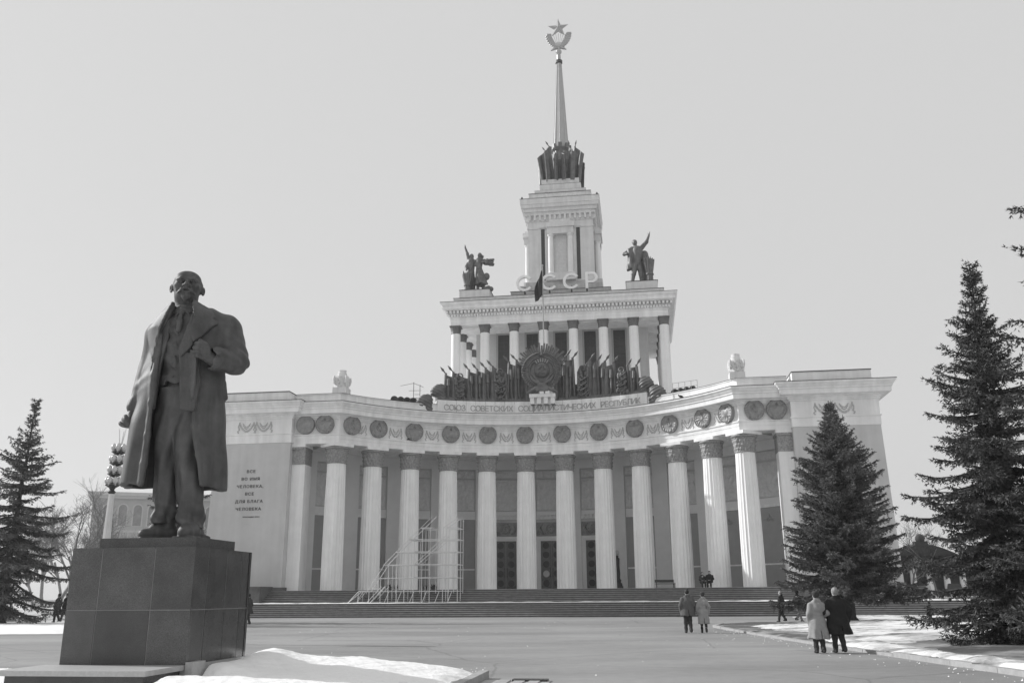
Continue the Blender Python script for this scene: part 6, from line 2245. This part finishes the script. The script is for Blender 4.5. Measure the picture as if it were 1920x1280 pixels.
# left side: snowy verge, bank, park ground
def sp4(X, Y):
    return np.minimum(np.minimum(Y - (45.5 + .7 * nz(X, Y, .35, 2)), 63.5 - Y), -21.5 + .5 * nz(X, Y, .5, 1) - X)
patch('snow', 'snow', lambda X, Y: np.clip(.12 * sp4(X, Y), -.03, .14) + .02 * nz(X, Y, 1.3, 1) + .05 * np.exp(-((Y - 47.5) / 1.0) ** 2), lambda X, Y: sp4(X, Y) > -.3, -75, -20.5, 44, 64, 280, 140, 'flat snowy verge left of the monument')
def bank(X, Y):
    r = 65.2 + .7 * np.sin(X * .21) + .3 * np.sin(X * .7)
    return .95 * np.exp(-((Y - r) / 1.9) ** 2) * (1 + .25 * nz(X, Y, .45, 1)) * sstep(-27.5, -31.5, X) + .05 * nz(X, Y, 1.6, 4) + .04
patch('snow', 'snow_dirty', bank, lambda X, Y: (X < -27.3) & (Y > 61.5), -80, -27, 61, 71, 300, 90, 'long dirty snow bank beyond the verge on the left')
def park(X, Y): return .22 + .12 * nz(X, Y, .12, 1) + .05 * nz(X, Y, .6, 2)
patch('snow', 'snow_dirty', park, lambda X, Y: X < -33.5 - .05 * (Y - 68), -190, -33, 69, 260, 200, 160, 'snow covered park ground under the bare trees')
def parkr(X, Y): return .12 + .10 * nz(X, Y, .12, 3)
patch('snow', 'snow_dirty', lambda X, Y: 1.12 + .05 * nz(X, Y, .3, 3), lambda X, Y: X > 42 + 0 * Y, 42, 130, 74, 170, 80, 80, 'snowy raised ground in front of the ornate building')
# unseen snow beside and behind the viewer, added to bounce light onto the facade
def bounce_snow(X, Y): return .16 + .06 * nz(X, Y, .25, 1) + .03 * nz(X, Y, 1.1, 2)
patch('snow', 'snow', lambda X, Y: bounce_snow(X, Y) * sstep(10.2, 11.2, X), lambda X, Y: X > 10.2, 10, 75, -55, 7.95, 120, 100, 'unseen snow covered lawn right of the approach, added to bounce light')
patch('snow', 'snow', lambda X, Y: bounce_snow(X, Y) * sstep(-4.6, -5.6, X) * sstep(9.2, 8.4, Y), lambda X, Y: X < -4.6, -75, -4.5, -55, 9.4, 120, 100, 'unseen snow covered lawn left of the approach, added to bounce light')
# crumbs of ice and slush scattered beside the kerbs and the heaps
rc = np.random.RandomState(7)
ck = MB()
for q in range(420):
    if q < 150:
        yy = rc.uniform(14, 44); xx = edge_x(yy) - abs(rc.normal(0, .6)) - .15
    elif q < 330:
        t = rc.uniform(-7, 6); o = 3.2 + abs(rc.normal(0, .45))
        w_ = pc + ux * t + uy * o; xx, yy = w_.x, w_.y
    else:
        xx, yy = rc.uniform(-12, 9), rc.uniform(20, 60)
    r = rc.uniform(.008, .028) * (1.4 if rc.rand() < .1 else 1)
    a = rc.uniform(0, 6.28)
    vs = [(xx + r * math.cos(a + k * 2.1), yy + r * math.sin(a + k * 2.1), .0) for k in range(3)] + [(xx + r * .2, yy, r * .9)]
    ck.add(vs, [(0, 2, 1), (0, 1, 3), (1, 2, 3), (2, 0, 3)])
tag(ck.build('ice_crumbs', M['snow']), 'scattered crumbs of ice on the asphalt', kind='stuff')
# dark block on the verge
S = SDF((-.75, -.6, -.05), (.75, .6, .75), .05)
S.box((0, 0, .3), (.5, .4, .34), rotm(.05, .08, .3), .1).box((.15, .05, .4), (.35, .3, .3), rotm(.2, -.15, .8), .08, .08)
bo = S.build('boulder', M['step'], None, 180, (-34.6, 66.0 - 3.2, .12))
bo.scale = (1.25, 1.1, 1.0)
tag(bo, 'dark squarish block of stone lying on the snow before the bank', 'stone')
# ================================================================== TREES
def spruce(label, loc, H, R, seed, whorls=26, start=.04, trunk_r=.22, droop=.25, dense=1.0, needle=1.0, group='spruces on the square', bare=0.06, irregular=.28, lean=(0, 0), profile=.8, sub=9, topk=.72, mat='needles', hang=.75, elev0=-.28):
    rng = np.random.RandomState(seed)
    e = empty('spruce_tree', loc)
    tag(e, label, 'tree', group)
    tr = MB()
    zs = np.linspace(0, H, 12)
    tr.tube([(lean[0] * (z / H) + .02 * math.sin(z * 1.3), lean[1] * (z / H) + .02 * math.cos(z * 1.1), z) for z in zs], [trunk_r * (1 - .97 * (z / H)) + (.10 * trunk_r if z == 0 else 0) for z in zs], 9)
    for q in range(5):
        t = q * 1.26 + seed
        tr.tube([(trunk_r * .5 * math.cos(t), trunk_r * .5 * math.sin(t), .35), (trunk_r * 1.7 * math.cos(t), trunk_r * 1.7 * math.sin(t), .02)], [trunk_r * .4, trunk_r * .15], 5)
    tr.build('trunk', M['trunk'], e, 60)
    P0, D0, L0 = [], [], []      # needle-bearing twig segments: start, direction, length
    br = MB()
    for w in range(whorls):
        f = start + (1 - start) * (w / (whorls - 1)) ** .92
        z0 = H * f
        n = int(rng.randint(6, 9) * (1.0 if f < .85 else .75) * min(1.2, dense))
        prof = (1 - f) ** profile * (1 - .42 * min(1, max(0, (f - .72) / .2)))
        if f < .14: prof *= topk + (1 - topk) * f / .14
        az0 = rng.uniform(0, 6.28)
        for b_ in range(n):
            az = az0 + 2 * math.pi * b_ / n + rng.normal(0, .22)
            L = max(.12, R * prof * (1 + rng.normal(0, irregular)))
            L = min(L, R * 1.18)
            elev = elev0 + .95 * f ** 2.2 + rng.normal(0, .10)
            z = z0 + rng.uniform(-.5, .5) * H / whorls * .8
            ns = max(3, int(L / .28))
            t = np.linspace(0, 1, ns + 1)
            dr = droop * L * (1 - f)
            px = t * L * math.cos(elev)
            pz = z + t * L * math.sin(elev) - dr * t * (1 - .80 * t * t) + .10 * L * t ** 3
            wob = np.cumsum(rng.normal(0, .035, ns + 1)) * L * .25
            bx = lean[0] * f + px * math.cos(az) - wob * math.sin(az)
            by = lean[1] * f + px * math.sin(az) + wob * math.cos(az)
            pts = np.stack([bx, by, pz], 1)
            if L > .5:
                br.tube([tuple(p) for p in pts[::2]] + [tuple(pts[-1])], [max(.008, .022 * L * (1 - i / (len(pts[::2]) + .5)) ) for i in range(len(pts[::2]) + 1)], 4, cap=False)
            # side sprays
            step_ = .15 / dense
            nt = max(4, int(L / step_))
            for q in range(nt):
                tt = bare + (1 - bare) * (q + rng.random_sample()) / nt
                i = min(ns - 1, int(tt * ns)); u = tt * ns - i
                p = pts[i] * (1 - u) + pts[i + 1] * u
                d = pts[i + 1] - pts[i]; d = d / (np.linalg.norm(d) + 1e-9)
                side = np.cross(d, [0, 0, 1.0]); side /= (np.linalg.norm(side) + 1e-9)
                for s in (-1, 1):
                    if rng.random_sample() < .10: continue
                    ll = (.22 + .34 * L * (1 - tt) * .55) * rng.uniform(.55, 1.2)
                    ll = min(ll, .95)
                    dv = d * rng.uniform(.45, .85) + side * s * rng.uniform(.5, .95) + np.array([0, 0, rng.uniform(-.55, .12) * (1.1 - f)])
                    dv /= np.linalg.norm(dv)
                    P0.append(p); D0.append(dv); L0.append(ll)
                if rng.random_sample() < .45:
                    P0.append(p); D0.append(np.array([rng.normal(0, .2), rng.normal(0, .2), -1.0]) / 1.05); L0.append(rng.uniform(.12, .34))
            P0.append(pts[-2]); D0.append((pts[-1] - pts[-2]) / (np.linalg.norm(pts[-1] - pts[-2]) + 1e-9)); L0.append(.28)
    tag(br.build('branch_wood', M['trunk'], e), kind='stuff')
    P0, D0, L0 = np.array(P0), np.array(D0), np.array(L0)
    # second order twiglets
    ns2 = np.where(L0 > .2, np.round(L0 * sub), 0).astype(int)
    i2 = np.repeat(np.arange(len(P0)), ns2)
    k2 = np.concatenate([np.arange(n_) for n_ in ns2 if n_ > 0]) if ns2.sum() else np.zeros(0, int)
    t2 = (k2 + rng.random_sample(len(k2))) / ns2[i2]
    P2 = P0[i2] + D0[i2] * (L0[i2] * t2)[:, None]
    sd = np.cross(D0[i2], np.array([0, 0, 1.0])); sd /= np.linalg.norm(sd, axis=1)[:, None] + 1e-9
    sg = np.where(k2 % 2 == 0, 1.0, -1.0)[:, None]
    D2 = D0[i2] * rng.uniform(.4, .9, len(k2))[:, None] + sd * sg * rng.uniform(.4, 1.0, len(k2))[:, None]
    D2[:, 2] += rng.uniform(-hang, .15, len(k2))
    D2 /= np.linalg.norm(D2, axis=1)[:, None]
    L2 = (.10 + .38 * L0[i2] * (1 - t2)) * rng.uniform(.6, 1.25, len(k2))
    P0 = np.concatenate([P0, P2]); D0 = np.concatenate([D0, D2]); L0 = np.concatenate([L0, L2])
    nseg = np.maximum(1, np.round(L0 / (.105 * needle))).astype(int)
    idx = np.repeat(np.arange(len(P0)), nseg)
    k = np.concatenate([np.arange(n_) for n_ in nseg])
    fr = (k + .3 + .4 * rng.random_sample(len(k))) / nseg[idx]
    C0 = P0[idx] + D0[idx] * (L0[idx] * fr)[:, None]
    C0[:, 2] -= .10 * (L0[idx] * fr) ** 2
    Dv = D0[idx]
    m = len(C0)
    V, Fc = [], []
    for q in range(3):
        rv = rng.normal(0, 1, (m, 3)); rv[:, 2] = rv[:, 2] * .7 + .12
        rv -= (rv * Dv).sum(1)[:, None] * Dv
        rv /= np.linalg.norm(rv, axis=1)[:, None] + 1e-9
        nd = Dv * rng.uniform(.6, 1.0, m)[:, None] + rv * rng.uniform(.3, .7, m)[:, None]
        nd /= np.linalg.norm(nd, axis=1)[:, None]
        w = np.cross(nd, rng.normal(0, 1, (m, 3))); w /= np.linalg.norm(w, axis=1)[:, None] + 1e-9
        ln_ = rng.uniform(.07, .13, m)[:, None] * needle
        wd = rng.uniform(.013, .024, m)[:, None] * needle
        V.append(np.stack([C0 - w * wd, C0 + w * wd, C0 + nd * ln_], 1).reshape(-1, 3))
    V = np.concatenate(V)
    me = np_mesh('crown', V, np.arange(len(V)).reshape(-1, 3))
    link_mesh('crown', me, M[mat], e)
    return e
spruce('broad dense spruce standing before the right end of the steps', (19.75, 55.2, 0), 12.75, 4.15, 3, whorls=50, start=.155, trunk_r=.30, droop=.20, dense=1.6, needle=1.35, irregular=.15, profile=.60, sub=10, topk=.80, mat='blue_needles', hang=.45, elev0=-.15)
spruce('tall ragged dark spruce on the right hand lawn, tallest seen to its tip', (15.25, 29.2, 0), 12.25, 2.7, 8, whorls=36, start=.035, trunk_r=.24, droop=.36, dense=1.6, needle=1.05, irregular=.30, lean=(.55, 0), profile=.72, sub=10, hang=.9)
spruce('near spruce mostly beyond the right edge, only branch tips showing', (15.8, 21.8, 0), 16.6, 3.6, 14, whorls=38, start=.05, trunk_r=.3, droop=.34, dense=1.1, needle=1.15, irregular=.30, profile=.55, sub=8)
spruce('tall dark spruce at the far left edge behind the snow bank', (-32.6, 59.5, .1), 14.1, 3.9, 21, whorls=30, start=.09, trunk_r=.30, droop=.26, dense=.95, needle=1.55, irregular=.36, lean=(.5, 0), profile=.85, sub=8)
spruce('spruce hidden behind the statue, tips showing round its legs', (-23.3, 62.5, 0), 12.4, 3.3, 33, whorls=28, start=.08, trunk_r=.24, droop=.3, dense=.95, needle=1.6, irregular=.26, profile=.8, sub=6)

def bare_tree(label, loc, H, seed, mat='twig', group='bare trees in the park', spread=.75, trunk_r=.16, depth=5):
    r_ = random.Random(seed)
    e = empty('bare_tree', loc)
    tag(e, label, 'tree', group)
    tr, tw = MB(), MB()
    def grow(p, d, L, r, lvl):
        n = 3
        pts = [p]
        dd = d.copy()
        for i in range(n):
            dd = (dd + Vector((r_.gauss(0, .16), r_.gauss(0, .16), r_.gauss(.05, .08)))).normalized()
            pts.append(pts[-1] + dd * (L / n))
        (tr if lvl <= 1 else tw).tube([tuple(q) for q in pts], [r * (1 - .32 * i / n) for i in range(n + 1)], 6 if lvl <= 1 else 3, cap=False)
        if lvl >= depth: return
        kids = r_.randint(3, 4) if lvl else r_.randint(4, 5)
        for c in range(kids):
            t = r_.uniform(.35, 1.0)
            i = min(n - 1, int(t * n))
            q = pts[i].lerp(pts[i + 1], t * n - i)
            ax = Vector((r_.gauss(0, 1), r_.gauss(0, 1), r_.gauss(.1, .5))).normalized()
            nd = (dd * (1.15 - .1 * lvl) + ax * spread).normalized()
            nd.z = nd.z * .9 + .12
            grow(q, nd.normalized(), L * r_.uniform(.55, .78), max(.012, r * r_.uniform(.42, .58)), lvl + 1)
    grow(Vector((0, 0, 0)), Vector((r_.gauss(0, .06), r_.gauss(0, .06), 1)).normalized(), H * .36, trunk_r, 0)
    tr.build('trunk', M['paletrunk'], e, 60)
    tw.build('twigs', M[mat], e)
    return e
for i, (px, Y, H, lbl) in enumerate(((78, 92, 15, 'bare tree with pale forked trunk, nearest the left spruce'), (100, 80, 14.5, 'bare tree leaning beside the walker on the snow'), (128, 78, 12.5, 'bare tree with spreading limbs touching the pedestal edge'),
                                     (60, 125, 18, 'misty bare tree far off behind the left spruce'), (112, 118, 17, 'misty bare tree between spruce and arched building'), (160, 108, 15, 'bare tree before the corner of the arched building'),
                                     (232, 105, 14, 'bare tree in front of the arched windows beside the lamp'), (270, 112, 15, 'bare tree before the arched building, close to the statue shoes'), (20, 135, 19, 'misty bare tree through the left spruce'), (388, 110, 14, 'bare tree between the statue leg and the wing wall'),
                                     (188, 128, 15, 'thin bare tree before the arched building, behind the lamp'))):
    X = (px - 960) / 1688.3 * Y * .96
    bare_tree(lbl, (X, Y, .1), H, 50 + i, trunk_r=.13 + .003 * H)
for i, (px, Y, H, lbl) in enumerate(((1712, 108, 11, 'bare tree in front of the ornate dark building, between its white columns'), (1757, 110, 12, 'bare tree in front of the ornate dark building, beside the tall spruce'), (1690, 160, 20, 'misty bare tree behind the ornate dark building'), (1720, 165, 21, 'tall misty bare tree behind the gable ball'))):
    X = (px - 960) / 1688.3 * Y * .96
    bare_tree(lbl, (X, Y, 1.1 if Y < 150 else .1), H, 80 + i, mat='trunk' if Y < 150 else 'twig', group='bare trees on the right', trunk_r=.12, depth=4)
for i, (px, Y, w) in enumerate(((62, 74, 1.6), (82, 75, 1.9), (96, 73.5, 1.2))):
    X = (px - 960) / 1688.3 * Y * .96
    e = empty('shrub', (X, Y, .2))
    tag(e, 'low dark leafless shrub behind the snow bank, %s' % ('nearest the left spruce', 'middle one of three', 'smallest, nearest the walker')[i], 'shrub', 'shrubs behind the bank')
    r_ = random.Random(i)
    b = MB()
    for q in range(70):
        t = r_.uniform(0, 6.28); rr = r_.uniform(0, .5) * w
        b.tube([(rr * .3 * math.cos(t), rr * .3 * math.sin(t), 0), (rr * .8 * math.cos(t), rr * .8 * math.sin(t), .6 * r_.uniform(.6, 1)), (rr * 1.15 * math.cos(t + .2), rr * 1.15 * math.sin(t + .2), 1.25 * r_.uniform(.6, 1))], [.03, .02, .008], 3)
    b.build('twigs', M['trunk'], e)

# ================================================================== LAMP WITH WHEAT-EAR CLUSTERS
lm = empty('street_lamp', (-15.93, 36.0, 0))
tag(lm, 'pale street lamp shaped like an ear of wheat left of the statue', 'street lamp')
MB().lathe([(.42, 0), (.42, .3), (.30, .4), (.24, .9), (.20, 1.0)], 12).build('base', M['lamppost'], lm, 40)
MB().lathe([(.20, 1.0), (.17, 3.5), (.115, 5.60)], 8).build('pole', M['lamppost'], lm)
MB().lathe([(.10, 5.60), (.16, 5.68), (.08, 5.76), (.14, 5.86)], 12).build('collar', M['dark'], lm, 40)
for k in range(4):
    z = 5.86 + k * .44
    x0 = .035 * k
    MB().lathe([(.05, -.05), (.16, .0), (.27, .07), (.28, .10), (.24, .10), (.05, .04)], 16, (x0, 0, z)).build('lamp_bowl', M['dark'], lm, 40)
    MB().tube([(x0, 0, z), (x0 + .035, 0, z + .44)], .05, 8).build('stem', M['lamppost'], lm)
    for q in range(6):
        t = math.pi / 3 * q + .3 + .5 * k
        cx, cy = x0 + .21 * math.cos(t), .21 * math.sin(t)
        MB().lathe([(.04, .12), (.095, .18), (.115, .25), (.085, .34), (.035, .40), (.008, .43)], 10, (cx, cy, z)).build('lamp_glass', M['lampglass'], lm, 60)
        MB().lathe([(.065, .06), (.055, .12), (.03, .20)], 8, (cx, cy, z)).build('lamp_socket', M['lamppost'], lm, 60)
for q, (dx, dy) in enumerate(((-.10, 0), (.02, .08), (.12, -.04))):
    MB().tube([(.14 + dx * .4, dy * .4, 7.55), (.16 + dx * 1.3, dy, 8.2 - .06 * (q == 1))], [.022, .014], 6).build('awn_rod', M['lamppost'], lm)

# ================================================================== FAR BUILDINGS
fb = empty('arcaded_building', (-78.4, 170, 0), rad(22))
tag(fb, 'far pale building with rows of arched windows behind bare trees', 'building')
def arch_window(parent, T, w, h, mat_in):
    n = 10
    pr_ = [(-w / 2, 0), (w / 2, 0)] + [(w / 2 * math.cos(math.pi * i / n), h - w / 2 + w / 2 * math.sin(math.pi * i / n)) for i in range(n + 1)]
    fr = [(-w / 2 - .22, -.1), (w / 2 + .22, -.1)] + [((w / 2 + .22) * math.cos(math.pi * i / n), h - w / 2 + (w / 2 + .22) * math.sin(math.pi * i / n)) for i in range(n + 1)]
    o = MB().plate(fr, -.14, .02, T).build('arched_window', M['bldg_frame'], parent)
    MB().plate(pr_, -.17, -.142, T).build('pane', mat_in, o)
M['bldg_frame'] = material('far_window_frame', .46, .8, .08, 1)
M['far_pane'] = material('far_window_pane', .22, .3, .3, .8)
MB().box(0, 42, 0, 11, 0, 19.6).build('wall', M['bldg'], fb)
MB().box(-.7, 42.7, -.7, 11.7, 19.6, 20.1).box(-1.1, 43.1, -1.1, 12.1, 20.1, 20.75).build('cornice', M['bldg_frame'], fb)
MB().box(-.15, 42.1, -.15, 11.1, 13.4, 13.8).build('string_course', M['bldg_frame'], fb)
for i in range(12):
    T = Matrix.Translation((2.6 + i * 2.6, 0, 14.6))
    arch_window(fb, T, 1.45, 3.9, M['far_pane'])
    T = Matrix.Translation((3.9 + i * 3.25, 0, 8.2))
    arch_window(fb, T, 1.6, 3.6, M['far_pane'])
    T = Matrix.Translation((3.9 + i * 3.25, 0, 2.2))
    arch_window(fb, T, 1.6, 3.6, M['far_pane'])
for i in range(4):
    for z in (14.6, 8.2):
        T = Matrix.Translation((0, 9.3 - i * 2.5, z)) @ Matrix.Rotation(rad(-90), 4, 'Z')
        arch_window(fb, T, 1.9, 3.8, M['far_pane'])
ob = empty('ornate_building', (53.0, 120, 1.0), rad(-8))
tag(ob, 'dark ornate pavilion with a stepped gable and white columns beyond the steps', 'building')
MB().box(-7, 9, 0, 14, 0, 5.2).build('wall', M['bldg_dark'], ob)
MB().plate([(-3.2, 5.2), (4.6, 5.2), (2.6, 6.1), (1.4, 6.5), (-.6, 6.6), (-2.0, 6.0)], -.3, 3.0).build('gable', M['bldg_dark'], ob)
MB().plate([(-7.3, 5.2), (-3.0, 5.2), (-3.0, 5.9)], -.35, .3).build('cornice', M['bldg_dark'], ob)
MB().box(-.8, .8, -.35, .8, 6.4, 7.0).ball((0, .1, 7.35), .62, 12, 8).build('gable_ball', M['bldg_dark'], ob, 60)
for x in (-1.75, 0.25, 2.3, 4.2):
    c = MB().lathe([(.5, 0), (.5, .3), (.36, .4), (.40, 1.5), (.34, 3.4), (.5, 3.6), (.52, 4.0)], 14, (x, -1.2, 0)).build('column', M['column'], ob, 40)
MB().box(-2.5, 5.0, -1.7, .0, 4.0, 4.6).build('porch_entablature', M['bldg_dark'], ob)
MB().box(-1.2, .0, -.05, .05, .1, 3.2).box(.8, 1.8, -.05, .05, .1, 3.2).build('porch_door', M['darkwin'], ob)
pc_ = empty('parked_car', (48.6, 103, 1.15), 1.2)
tag(pc_, 'small dark parked car glimpsed beyond the steps by the spruce', 'car')
MB().hexa([(-1.9, -.78, .35), (1.9, -.78, .35), (1.9, .78, .35), (-1.9, .78, .35)], [(-1.85, -.76, .85), (1.85, -.76, .82), (1.85, .76, .82), (-1.85, .76, .85)]).build('body', M['dark'], pc_)
MB().hexa([(-1.2, -.72, .85), (.9, -.72, .85), (.9, .72, .85), (-1.2, .72, .85)], [(-.8, -.6, 1.38), (.4, -.6, 1.38), (.4, .6, 1.38), (-.8, .6, 1.38)]).build('cabin', M['darkwin'], pc_)
for x in (-1.2, 1.2):
    for y in (-.75, .75):
        MB().tube([(x, y - .09, .3), (x, y + .09, .3)], .3, 14).build('wheel', M['hair_dark'], pc_)
# ================================================================== thin spring haze
hz_mat = bpy.data.materials.new('spring_haze')
hz_mat.use_nodes = True
t_ = hz_mat.node_tree
t_.nodes.clear()
o_ = t_.nodes.new('ShaderNodeOutputMaterial')
v_ = t_.nodes.new('ShaderNodeVolumePrincipled')
v_.inputs['Color'].default_value = (.9, .9, .9, 1)
v_.inputs['Density'].default_value = 0.0004
v_.inputs['Anisotropy'].default_value = 0.3
t_.links.new(v_.outputs[0], o_.inputs['Volume'])
hz = MB().box(-605, 605, -65, 905, -1.0, 87.0).build('haze', hz_mat)
tag(hz, 'thin pale haze over the whole square', kind='stuff')
scene.cycles.volume_step_rate = 20
scene.cycles.volume_max_steps = 64
